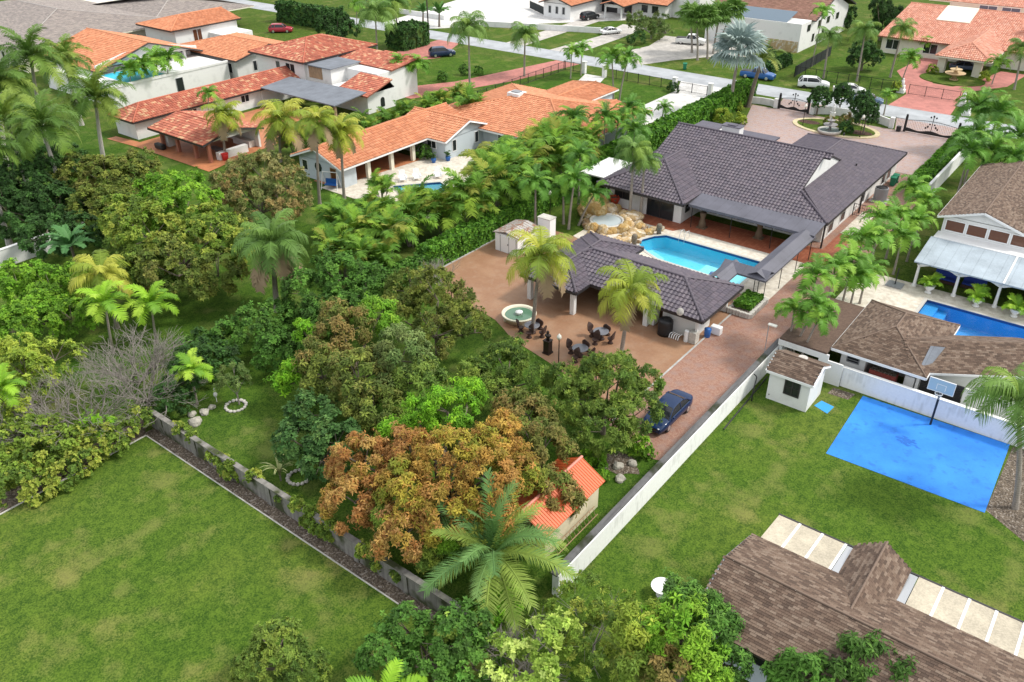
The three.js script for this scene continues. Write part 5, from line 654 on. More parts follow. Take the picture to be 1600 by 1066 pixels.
// clipped hedge: dark core and a skin of leaf whorls
function hedge(label, x0, x1, z0, z1, h, o = {}) {
  const t = thing('hedge', label, 'hedge', [(x0 + x1) / 2, o.y ?? 0, (z0 + z1) / 2], 0, o.group), W2 = (x1 - x0) / 2, D2 = (z1 - z0) / 2, r = rngOf(plantSeed++ * 57), P = PAL[o.pal ?? 'hedge'], L = [[], []], up = V(0, 1, 0), q = new THREE.Quaternion(), s = o.size ?? 0.34;
  obj('core', bx(-W2 + 0.15, W2 - 0.15, 0, h - 0.15, -D2 + 0.15, D2 - 0.15), mat([0.065, 0.13, 0.02], 0.95), t);
  const face = (n, fn, nrm) => { for (let i = 0; i < n; i++) { const p = fn(r(), r()); const bump = (fbm(p.x * 0.7 + 40, (p.z + p.y) * 0.7 + 40, 9, 2) - 0.5) * (o.wob ?? 0.35); p.addScaledVector(nrm, bump - 0.08); const ax = nrm.clone().lerp(up, 0.35).add(V(r() - 0.5, r() - 0.5, r() - 0.5).multiplyScalar(0.9)).normalize(), m = new THREE.Matrix4(); const k = s * (0.7 + 0.6 * r()); m.compose(p, q.setFromUnitVectors(up, ax), V(k, k, k)); const c = P[Math.floor(r() * P.length)], v = 0.8 + 0.4 * r(); L[i & 1].push([m, rgb(1.3 * c[0] * v, 1.45 * c[1] * v, 1.15 * c[2] * v)]); } };
  const dn = (o.dens ?? 26) * Math.pow(0.34 / s, 2); face(4 * W2 * D2 * dn, (a, b) => V(lerp(-W2, W2, a), h, lerp(-D2, D2, b)), V(0, 1, 0));
  for (const sg of [-1, 1]) { face(2 * D2 * h * dn, (a, b) => V(sg * W2, h * a, lerp(-D2, D2, b)), V(sg, 0, 0)); face(2 * W2 * h * dn, (a, b) => V(lerp(-W2, W2, b), h * a, sg * D2), V(0, 0, sg)); }
  L.forEach((l, i) => { const im = shadow(new THREE.InstancedMesh(WH.hedge[i], M.leafHedge, l.length)); l.forEach(([m, c], j) => { im.setMatrixAt(j, m); im.setColorAt(j, c); }); im.name = 'leaves'; im.userData.kind = 'stuff'; t.add(im); });
  return t;
}
// ---------- vehicles ----------
function carShape(type) {
  const c = {
    sedan: { L: 4.85, W: 1.84, belt: 0.92, roof: 1.45, hood: 0.86, trunk: 0.98, x: [-2.42, -1.75, -0.85, 0.55, 1.35, 2.42], wb: 1.42, r: 0.33, rw: 0.72 },
    suv: { L: 4.85, W: 1.92, belt: 1.08, roof: 1.72, hood: 1.02, trunk: 1.1, x: [-2.42, -2.3, -1.75, 0.35, 1.15, 2.42], wb: 1.43, r: 0.37, rw: 0.76 },
    pickup: { L: 5.7, W: 1.98, belt: 1.12, roof: 1.85, hood: 1.1, trunk: 1.1, x: [-2.85, -0.75, -0.5, 0.75, 1.45, 2.85], wb: 1.78, r: 0.4, rw: 0.76, bed: true },
    coupe: { L: 4.6, W: 1.86, belt: 0.86, roof: 1.32, hood: 0.8, trunk: 0.9, x: [-2.3, -1.6, -0.7, 0.4, 1.3, 2.3], wb: 1.35, r: 0.33, rw: 0.68 },
  }[type];
  return c;
}
function car(type, paint, label, pos, turn, extra = {}) {
  const c = carShape(type), t = thing(extra.name ?? 'parked_car', label, extra.cat ?? 'car', pos, turn, 'parked cars'), [xr, x1, x2, x3, x4, xf] = c.x, m = phys(paint, 0.5, { specularIntensity: 0.3, clearcoat: 0.6, clearcoatRoughness: 0.06 });
  // lofted shell: sections across the car, rounded in plan and profile
  const loft = (st, sec, keep) => { const pos = [], S = st.map((q) => sec(q)), n = S[0].length; for (let i = 0; i + 1 < S.length; i++) for (let j = 0; j + 1 < n; j++) { if (keep && !keep(i, j)) continue; const A = S[i][j], B = S[i + 1][j], C = S[i + 1][j + 1], E = S[i][j + 1]; pos.push(...A, ...B, ...C, ...A, ...C, ...E); } const g = new THREE.BufferGeometry(); g.setAttribute('position', new THREE.Float32BufferAttribute(pos, 3)); const k = mergeVertices(g, 1e-4); k.computeVertexNormals(); return k; };
  const mir = (h) => [...h, ...h.slice(0, -1).reverse().map(([x, y, z]) => [x, y, -z])], hw = c.W / 2, plan = (x) => { const e = clamp((Math.abs(x) - c.L * 0.30) / (c.L * 0.20)); return hw * (1 - 0.22 * Math.pow(e, 2.6)); };
  const topY = (x) => { if (x > x4) { const u = (x - x4) / (xf - x4); return lerp(c.belt, c.hood - 0.22, Math.pow(u, 2.2)); } if (x < x1) { const u = (x1 - x) / (x1 - xr); return lerp(c.belt + 0.03, c.trunk - 0.1, Math.pow(u, 2)); } return c.belt + 0.01; };
  const N = 22, xs = Array.from({ length: N + 1 }, (_, i) => lerp(xr, xf, 0.5 - 0.5 * Math.cos(Math.PI * i / N)));
  const g = loft(xs, (x) => { const w = plan(x), y = topY(x), en = Math.abs(x) > c.L * 0.495 ? 0.9 : 1; return mir([[x, 0.26, w * 0.9 * en], [x, 0.42, w * en], [x, 0.62, w * 1.0 * en], [x, y - 0.12, w * 0.965 * en], [x, y - 0.03, w * 0.9 * en], [x, y, w * 0.72 * en], [x, y + 0.015, 0]]); });
  const capEnd = (x, s) => new THREE.PlaneGeometry(plan(x) * 1.72, topY(x) - 0.34).rotateY(s * Math.PI / 2).translate(x, (topY(x) + 0.26) / 2 + 0.03, 0);
  obj('body', [g, capEnd(xf, 1), capEnd(xr, -1)], m, t);
  const yt = c.roof, wR = hw * c.rw, gs = [x1, lerp(x1, x2, 0.5), x2, lerp(x2, x3, 0.33), lerp(x2, x3, 0.66), x3, lerp(x3, x4, 0.5), x4], ys = [c.belt, lerp(c.belt, yt, 0.62), yt - 0.03, yt, yt, yt - 0.04, lerp(c.belt, yt, 0.55), c.belt], ww = [0.86, 0.84, 0.8, 0.8, 0.8, 0.79, 0.84, 0.88];
  const cab = (q) => { const i = gs.indexOf(q), yb = c.belt - 0.03, y = Math.max(ys[i], yb + 0.005), f = (y - yb) / (yt - yb), w0 = hw * 0.9, wt = lerp(w0, wR, f); return mir([[q, yb, w0], [q, lerp(yb, y, 0.5), lerp(w0, wt, 0.5)], [q, y - 0.06 * f, wt], [q, y - 0.015 * f, wt * 0.86], [q, y + 0.02 * f, 0]]); };
  obj('windows', loft(gs, cab), M.carGlass, t);
  obj('roof', loft(gs, (q) => cab(q).map(([x, y, z]) => [x, y + 0.014, z * 1.012]), (i, j) => i >= 2 && i <= 4 && j >= 2 && j <= 5), m, t);
  { const pil = [], P = (i, k) => { const s = cab(gs[i])[k]; return V(s[0], s[1] + 0.01, s[2]); }; for (const k of [0, 8]) { const kk = k ? 6 : 2; pil.push(bar(P(0, k), P(1, kk), 0.05, 5), bar(P(1, kk), P(2, kk), 0.05, 5), bar(P(7, k), P(6, kk), 0.045, 5), bar(P(6, kk), P(5, kk), 0.045, 5), bar(P(3, k), P(3, kk), 0.04, 5)); if (type === 'suv') pil.push(bar(P(2, k), P(2, kk), 0.06, 5)); } obj('pillars', pil, m, t, { kind: 'stuff' }); }
  for (const sx of [-1, 1]) for (const sz of [-1, 1]) { const w = obj('wheel', new THREE.CylinderGeometry(c.r, c.r, 0.22, 20).rotateX(Math.PI / 2).translate(sx * c.wb, c.r, sz * (c.W / 2 - 0.13)), M.rubber, t); obj('rim', new THREE.CylinderGeometry(c.r * 0.62, c.r * 0.62, 0.03, 14).rotateX(Math.PI / 2).translate(sx * c.wb, c.r, sz * (c.W / 2 - 0.01)), extra.rim ?? M.rim, w); }
  for (const sz of [-1, 1]) { obj('headlight', new RoundedBoxGeometry(0.42, 0.12, 0.3, 2, 0.04).rotateY(sz * 0.5).translate(xf - 0.24, c.hood - 0.24, sz * (c.W / 2 - 0.36)), M.headlight, t); obj('tail_light', new RoundedBoxGeometry(0.14, 0.18, 0.34, 2, 0.04).translate(xr + 0.06, c.trunk - 0.2, sz * (c.W / 2 - 0.42)), M.tail, t); obj('mirror', new RoundedBoxGeometry(0.14, 0.12, 0.18, 2, 0.04).translate(x4 - 0.35, c.belt + 0.06, sz * (c.W / 2 + 0.06)), m, t); }
  obj('grille', bx(xf - 0.02, xf + 0.012, 0.42, 0.62, -0.45, 0.45), M.black, t);
  if (c.bed) obj('bed', bx(xr + 0.12, x1 - 0.1, c.belt - 0.01, c.belt + 0.045, -c.W / 2 + 0.22, c.W / 2 - 0.22), M.black, t);
  return t;
}
car('sedan', [0.003, 0.022, 0.08], 'deep blue sedan parked on the herringbone drive by the white wall', [-21.08, 0.02, -44.75], -90 * D);
car('suv', [0.74, 0.75, 0.76], 'white sport utility car on the verge beside the black fence', [-45.7, 0.02, -137.2], 22 * D, { rim: M.black });
car('sedan', [0.76, 0.76, 0.74], 'white sedan behind the grey blue car on the verge', [-40.0, 0.02, -137.3], 24 * D);
car('sedan', [0.09, 0.14, 0.22], 'grey blue sedan at the street edge behind the topiaries', [-36.0, 0.02, -133.2], 16 * D);
car('pickup', [0.02, 0.10, 0.30], 'blue pickup truck behind the leaning date palm', [-55.2, 0.02, -137.3], 4 * D, { name: 'pickup_truck', cat: 'truck' });
car('pickup', [0.74, 0.74, 0.72], 'white pickup truck on the curved drive by the palm grove', [-76.4, 0.03, -154.2], 18 * D, { name: 'pickup_truck', cat: 'truck' });
car('coupe', [0.76, 0.77, 0.78], 'white coupe on the grass beside the straight concrete drive', [-93.9, 0.02, -153.2], 62 * D);
car('suv', [0.012, 0.012, 0.014], 'black utility car parked in front of the dark garage', [-105.6, 0.03, -163.2], 80 * D);
car('suv', [0.015, 0.03, 0.075], 'dark blue car on the red brick drive beside the street hedge', [-108.5, 0.03, -118.2], 55 * D);
car('suv', [0.38, 0.03, 0.05], 'red car behind the clay tiled roof', [-150.0, 0.02, -114.5], 40 * D);
car('sedan', [0.10, 0.13, 0.20], 'dark sedan under the pink drive through porch', [-29.2, 0.03, -163.4], 20 * D);

// ---------- patio furniture ----------
{
  const chair0 = thing('wicker_chair', '', 'chair'); 
  obj('seat', new THREE.CylinderGeometry(0.27, 0.24, 0.1, 14).translate(0, 0.45, 0), M.wicker, chair0); obj('pedestal', lathe([[0.001, 0], [0.24, 0.02], [0.2, 0.1], [0.11, 0.22], [0.2, 0.4], [0.001, 0.41]], 14), M.wicker, chair0);
  const s = new THREE.Shape(); s.moveTo(-0.14, 0); s.bezierCurveTo(-0.42, 0.2, -0.40, 0.5, 0, 0.78); s.bezierCurveTo(0.40, 0.5, 0.42, 0.2, 0.14, 0); const bg = new THREE.ExtrudeGeometry(s, { depth: 0.05, bevelEnabled: true, bevelSize: 0.02, bevelThickness: 0.02, bevelSegments: 1 }); { const p = bg.attributes.position; for (let i = 0; i < p.count; i++) p.setZ(i, p.getZ(i) + 1.1 * p.getX(i) ** 2); bg.computeVertexNormals(); } obj('backrest', bg.rotateX(-0.16).translate(0, 0.45, -0.28), M.wicker, chair0);
  const table0 = thing('round_table', '', 'table'); obj('table_top', lathe([[0.001, 0.70], [0.62, 0.70], [0.65, 0.72], [0.65, 0.75], [0.62, 0.765], [0.001, 0.765]], 28), M.tableTop, table0); obj('pedestal', lathe([[0.001, 0.0], [0.34, 0.0], [0.3, 0.08], [0.12, 0.2], [0.1, 0.5], [0.24, 0.69], [0.001, 0.7]], 16), M.wicker, table0);
  const sets = [[-35.8, -48.4, 'by the fountain', [[-36.6, -47.9], [-35.6, -49.3], [-34.7, -48.3], [-35.5, -47.6]]], [-30.7, -51.0, 'nearest the cabana', [[-31.5, -50.9], [-30.6, -51.9], [-29.7, -50.9], [-30.6, -50.0]]], [-30.6, -47.8, 'beside the lamp post', [[-31.4, -47.7], [-30.6, -48.8], [-29.7, -47.9], [-30.4, -46.8]]]];
  let first = true; const where = ['left', 'back', 'right', 'front'];
  sets.forEach(([x, z, w, ch], i) => {
    const l = `round grey topped table ${w}`; if (first) { table0.position.set(x, 0.024, z); Object.assign(table0.userData, { label: l, group: 'round patio tables' }); } else dup(table0, [x, 0.024, z], i, l, 'round patio tables');
    ch.forEach(([cx, cz], j) => { const turn = Math.atan2(x - cx, z - cz), cl = `dark wicker chair on the ${where[j]} side of the table ${w}`; if (first && !j) { chair0.position.set(cx, 0.024, cz); chair0.rotation.y = turn; Object.assign(chair0.userData, { label: cl, group: 'leaf backed patio chairs' }); } else dup(chair0, [cx, 0.024, cz], turn, cl, 'leaf backed patio chairs'); });
    first = false;
  });
  const f = thing('round_fountain', 'round cream fountain basin with green water on the patio', 'fountain', [-38.0, 0.024, -49.5]); obj('basin', lathe([[0.001, 0.05], [1.0, 0.05], [1.2, 0.4], [1.28, 0.62], [1.5, 0.66], [1.5, 0.56], [1.36, 0.45], [1.2, 0], [0.001, 0]], 36), mat([0.72, 0.68, 0.54], 0.7), f); obj('water', new THREE.CylinderGeometry(1.2, 1.2, 0.04, 32).translate(0, 0.5, 0), phys([0.10, 0.20, 0.13], 0.08), f); obj('spout', lathe([[0.001, 0.45], [0.3, 0.5], [0.22, 0.7], [0.34, 0.75], [0.1, 0.86], [0.001, 0.88]], 10), M.whiteTrim, f); for (const a of [0.6, 2.2, 3.8, 5.2]) obj('foot', new RoundedBoxGeometry(0.36, 0.5, 0.3, 2, 0.06).rotateY(a).translate(Math.cos(a) * 1.2, 0.25, Math.sin(a) * 1.2), mat([0.72, 0.68, 0.54], 0.7), f);
  const b = thing('bust_statue', 'dark bronze bust on a tall black pedestal at the patio edge', 'statue', [-32.9, 0.024, -46.6]); obj('pedestal', [bx(-0.26, 0.26, 0, 1.15, -0.26, 0.26), bx(-0.32, 0.32, 0, 0.12, -0.32, 0.32), bx(-0.3, 0.3, 1.15, 1.22, -0.3, 0.3)], M.bronze, b); obj('bust', [lathe([[0.001, 1.22], [0.16, 1.24], [0.1, 1.36], [0.3, 1.62], [0.26, 1.7], [0.09, 1.76], [0.08, 1.82], [0.001, 1.83]], 12).scale(1, 1, 0.75), ball(0.13, 0, 1.93, 0.02, 10, 1.2), ball(0.05, 0, 1.92, 0.13, 6)], M.bronze, b);
  const lamp = (x, z, h, label) => { const l = thing('lamp_post', label, 'lamp', [x, 0.02, z], 0, 'globe lamp posts'); obj('post', [lathe([[0.001, 0], [0.14, 0], [0.12, 0.12], [0.045, 0.2], [0.04, h - 0.35], [0.08, h - 0.3], [0.001, h - 0.28]], 10)], M.bronze, l); obj('globe', lathe([[0.001, h - 0.28], [0.12, h - 0.25], [0.2, h - 0.1], [0.17, h + 0.06], [0.08, h + 0.16], [0.05, h + 0.22], [0.001, h + 0.26]], 14), M.globe, l); };
  lamp(-31.2, -45.7, 2.6, 'globe lamp post in front of the patio tables'); lamp(-44.9, -48.6, 2.45, 'globe lamp post at the left patio corner'); lamp(-48.6, -68.8, 2.9, 'globe lamp post before the areca screen by the dark palms'); lamp(-39.4, -116.8, 2.8, 'globe lamp post left on the front island'); lamp(-31.2, -116.0, 2.9, 'globe lamp post in front of the egg topiary');
  const t = thing('water_tank', 'black ribbed round tank beside the cabana store room', 'tank', [-26.9, 0.024, -54.9]); obj('shell', lathe([[0.001, 0], [0.62, 0], [0.62, 0.3], [0.58, 0.34], [0.62, 0.4], [0.62, 0.75], [0.58, 0.8], [0.62, 0.86], [0.62, 1.25], [0.5, 1.4], [0.2, 1.46], [0.001, 1.46]], 24), M.black, t); obj('lid', new THREE.CylinderGeometry(0.22, 0.24, 0.1, 16).translate(0, 1.5, 0), M.black, t);
  const p = thing('pool_pump', 'white pool pump pipes and filter at the cabana corner', 'pump', [-25.4, 0.024, -55.0]); for (let i = 0; i < 5; i++) obj('pipe', tube([V(-0.9 + i * 0.2, 0.05, 0.5), V(-0.9 + i * 0.2, 0.35, 0.3), V(-0.8 + i * 0.2, 0.4, 0)], 0.045, 8, 6), M.whiteTrim, p); obj('filter', [cyl(0.2, 0.2, 0.95, 0.45, 0, 0.1, 12), ball(0.2, 0.45, 0.95, 0.1, 10, 0.7)], M.whiteTrim, p); obj('meter_box', bx(0.7, 1.3, 0.02, 1.0, -0.5, 0.2), M.stoneWhite, p); 
  const bl = thing('pool_tools', 'blue and white bins at the right corner of the cabana', 'bins', [-23.9, 0.024, -56.6]); obj('blue_bin', lathe([[0.001, 0], [0.24, 0], [0.3, 0.75], [0.001, 0.76]], 12), M.bluePlastic, bl); obj('white_box', new RoundedBoxGeometry(0.9, 0.7, 0.55, 2, 0.05).translate(0.35, 0.36, -0.9), M.whiteTrim, bl);
  const di = thing('satellite_dish', 'small pale dish on the cabana eave', 'dish', [-25.6, 2.42, -54.6]); obj('dish', new THREE.SphereGeometry(0.5, 14, 6, 0, 6.283, 0, 0.7).rotateX(1.1).translate(0, 0.1, -0.35), M.stoneWhite, di); obj('arm', bar(V(0, -0.1, 0), V(0, 0.2, 0), 0.03), M.greyMetal, di);
  const st = thing('stone_planter', 'rough stone planter box at the cabana corner holding a low hedge', 'planter', [-23.35, 0.02, -63.2]); { const r = rngOf(55); for (let i = 0; i < 34; i++) { const per = i / 34 * 9.6; let x, z; if (per < 1.9) { x = -0.95 + per; z = 1.75; } else if (per < 5.4) { x = 0.95; z = 1.75 - (per - 1.9); } else if (per < 7.3) { x = 0.95 - (per - 5.4); z = -1.75; } else { x = -0.95; z = -1.75 + (per - 7.3) * 1.5; } obj('stone', new RoundedBoxGeometry(0.32 + 0.1 * r(), 0.46 + 0.1 * r(), 0.28, 1, 0.05).rotateY(r()).translate(x, 0.23, z), M.stoneWhite, st); } obj('soil', bx(-0.85, 0.85, 0, 0.42, -1.65, 1.65), M.soil, st); }
}
// ---------- rock garden with hot tub ----------
{
  const g = thing('rock_garden', 'golden rock garden with a round whirlpool between the cabana and the house', 'rock garden', [-42, 0.02, -71]); const r = rngOf(808), geos = [0, 1, 2, 3].map((k) => { const q = mergeVertices(new THREE.IcosahedronGeometry(1, 2).deleteAttribute('normal').deleteAttribute('uv')); const p = q.attributes.position; for (let i = 0; i < p.count; i++) { const v = V().fromBufferAttribute(p, i), d = 0.62 + 0.75 * fbm(v.x * 1.7 + 20 + k * 9, v.z * 1.7 + v.y * 1.3 + 20, k + 60, 3); p.setXYZ(i, v.x * d, v.y * d * 0.8, v.z * d); } const o = q.toNonIndexed(); o.computeVertexNormals(); return planar(o); });
  const ms = [M.rock, mat([0.95, 0.80, 0.50], 0.85, { map: T.rock, bumpMap: T.rockBump, bumpScale: 0.08 }), mat([1.1, 1.05, 1.0], 0.85, { map: T.rock }), mat([0.45, 0.38, 0.34], 0.85, { map: T.rock })];
  const put = (x, z, s, y = 0.2, m) => { const o = part('rock', geos[Math.floor(r() * 4)], ms[m ?? Math.floor(r() * 3.3)], g, x + 42, y * s, z + 71, r() * 6.28); o.scale.set(s * (0.8 + 0.4 * r()), s * (0.7 + 0.5 * r()), s * (0.8 + 0.4 * r())); };
  for (let i = 0; i < 26; i++) { const a = i / 26 * 6.283; put(-42.8 + Math.cos(a) * (2.1 + 0.3 * r()), -71 + Math.sin(a) * (1.9 + 0.3 * r()), 0.42 + 0.3 * r(), 0.35); }
  for (let i = 0; i < 8; i++) put(-46.2 + r() * 1.6, -71.5 - r() * 2.5, 0.8 + 0.5 * r(), 0.7, 1); for (let i = 0; i < 10; i++) put(-44.6 + r() * 3.5, -74.6 + r() * 0.9, 0.55 + 0.4 * r(), 0.4); for (let i = 0; i < 22; i++) put(-40.4 + r() * 2.8, -73.2 + r() * 4.8, 0.3 + 0.42 * r(), 0.3); for (let i = 0; i < 9; i++) put(-42.6 + r() * 3.8, -68.4 + r() * 1.2, 0.35 + 0.3 * r(), 0.3, 2);
  const h = thing('whirlpool', 'round whirlpool of pale water inside the golden rocks', 'hot tub', [-42.8, 0.02, -71]); obj('basin', lathe([[0.001, 0.05], [1.4, 0.05], [1.55, 0.55], [1.8, 0.6], [1.85, 0.5], [1.8, 0], [0.001, 0]], 30), M.tub, h); obj('water', new THREE.CylinderGeometry(1.5, 1.5, 0.03, 30).translate(0, 0.5, 0), phys([0.50, 0.56, 0.58], 0.07), h);
  for (const [x, z, l] of [[-37.2, -72.2, 'carved stone head statue at the upper pool corner'], [-37.9, -68.4, 'carved stone head statue at the lower pool corner']]) { const t = thing('tiki_statue', l, 'statue', [x, 0.05, z], 0.8, 'carved poolside heads'); obj('head', [lathe([[0.001, 0], [0.26, 0.02], [0.24, 0.35], [0.3, 0.6], [0.3, 0.95], [0.2, 1.12], [0.001, 1.16]], 12).scale(1, 1, 0.85), bx(-0.05, 0.05, 0.45, 0.8, 0.24, 0.34), bx(-0.2, 0.2, 0.78, 0.86, 0.2, 0.3), bx(-0.12, 0.12, 0.33, 0.38, 0.2, 0.28)], mat([0.20, 0.17, 0.13], 0.9, { map: T.concrete }), t); }
  const rp = thing('red_planter', 'tall tapered red planter against the white house wall', 'planter', [-44.6, 0.06, -75.3]); obj('pot', lathe([[0.001, 0], [0.25, 0.02], [0.75, 1.35], [0.68, 1.35], [0.6, 1.15], [0.001, 1.1]], 4), mat([0.48, 0.06, 0.025], 0.6), rp); obj('soil', bx(-0.4, 0.4, 1.0, 1.16, -0.4, 0.4), M.soil, rp);
  for (const [x, z, l] of [[-34.4, -76.3, 'tall woven brown stand left under the terrace awning'], [-28.6, -77.4, 'wide woven brown stand right under the terrace awning']]) { const t = thing('wicker_stand', l, 'stand', [x, 0.06, z], 0, 'woven stands under the awning'); obj('body', lathe([[0.001, 0], [0.42, 0], [0.36, 0.6], [0.22, 1.0], [0.34, 1.5], [0.36, 1.7], [0.001, 1.72]], 14), mat([0.13, 0.09, 0.055], 0.85), t); obj('foot', bx(-0.5, 0.5, 0, 0.12, -0.4, 0.4), mat([0.13, 0.09, 0.055], 0.85), t); }
}
// ---------- service side of the main house ----------
{
  const a = thing('air_conditioner', 'large grey air conditioner by the right wall of the dark roofed house', 'air conditioner', [-22.0, 0.02, -95]); obj('casing', new THREE.CylinderGeometry(0.72, 0.72, 1.45, 20).translate(0, 0.83, 0), M.greyMetal, a); obj('fan_grille', new THREE.TorusGeometry(0.55, 0.06, 6, 20).rotateX(Math.PI / 2).translate(0, 1.57, 0), M.black, a); obj('fan', new THREE.CylinderGeometry(0.5, 0.5, 0.02, 16).translate(0, 1.56, 0), M.black, a); obj('pad', bx(-0.9, 0.9, 0, 0.1, -0.9, 0.9), M.stoneWhite, a);
  const bin = (x, z, turn, l) => { const b = thing('wheeled_bin', l, 'bin', [x, 0.02, z], turn, 'green wheeled bins'); const g = new THREE.BoxGeometry(0.62, 0.95, 0.62); { const p = g.attributes.position; for (let i = 0; i < p.count; i++) if (p.getY(i) < 0) { p.setX(i, p.getX(i) * 0.78); p.setZ(i, p.getZ(i) * 0.78); } g.computeVertexNormals(); } obj('bin_body', g.translate(0, 0.52, 0), M.greenBin, b); obj('lid', new RoundedBoxGeometry(0.7, 0.08, 0.72, 2, 0.03).rotateX(0.08).translate(0, 1.04, 0), M.greenBin, b); for (const s of [-1, 1]) obj('wheel', new THREE.CylinderGeometry(0.12, 0.12, 0.08, 12).rotateZ(Math.PI / 2).translate(s * 0.26, 0.12, -0.28), M.rubber, b); };
  bin(-22.3, -100.6, 0.1, 'first green wheeled bin under the right eave of the dark roof'); bin(-22.3, -101.6, 0, 'second green wheeled bin under the right eave of the dark roof'); bin(-67.8, -135.6, 0.4, 'green wheeled bin alone on the verge across the street');
  const sg = (label, x0, x1, z, h) => { const t = thing('side_gate', label, 'gate', [0, 0.02, 0]); obj('frame', [bar(V(x0, 0, z), V(x0, h, z), 0.05), bar(V(x1, 0, z), V(x1, h, z), 0.05), bar(V(x0, h, z), V(x1, h, z), 0.03), bar(V(x0, 0.15, z), V(x1, 0.15, z), 0.03)], M.iron, t); const sc = []; for (let i = 1; i < 8; i++) sc.push(bar(V(lerp(x0, x1, i / 8), 0.15, z), V(lerp(x0, x1, i / 8), h, z), 0.014)); obj('bars', sc, M.iron, t, { kind: 'stuff' }); for (let i = 0; i < 3; i++) obj('scroll', new THREE.TorusGeometry(0.22, 0.02, 5, 14).translate(lerp(x0, x1, (i + 0.5) / 3), h * 0.62, z), M.iron, t); };
  sg('black iron side gate across the brick drive', -21.0, -18.6, -90.6, 1.5); sg('short black iron gate on the cream side terrace', -23.0, -21.2, -89.0, 1.4);
  const pn = thing('black_screen', 'black screen standing against the front clipped hedge', 'screen', [-20.35, 0.02, -104.3]); obj('panel', bx(-0.06, 0.06, 0.05, 1.5, -1.2, 1.2), M.black, pn); obj('panel_top', bar(V(0, 1.5, -1.2), V(0, 1.75, 0), 0.06), M.black, pn);
}
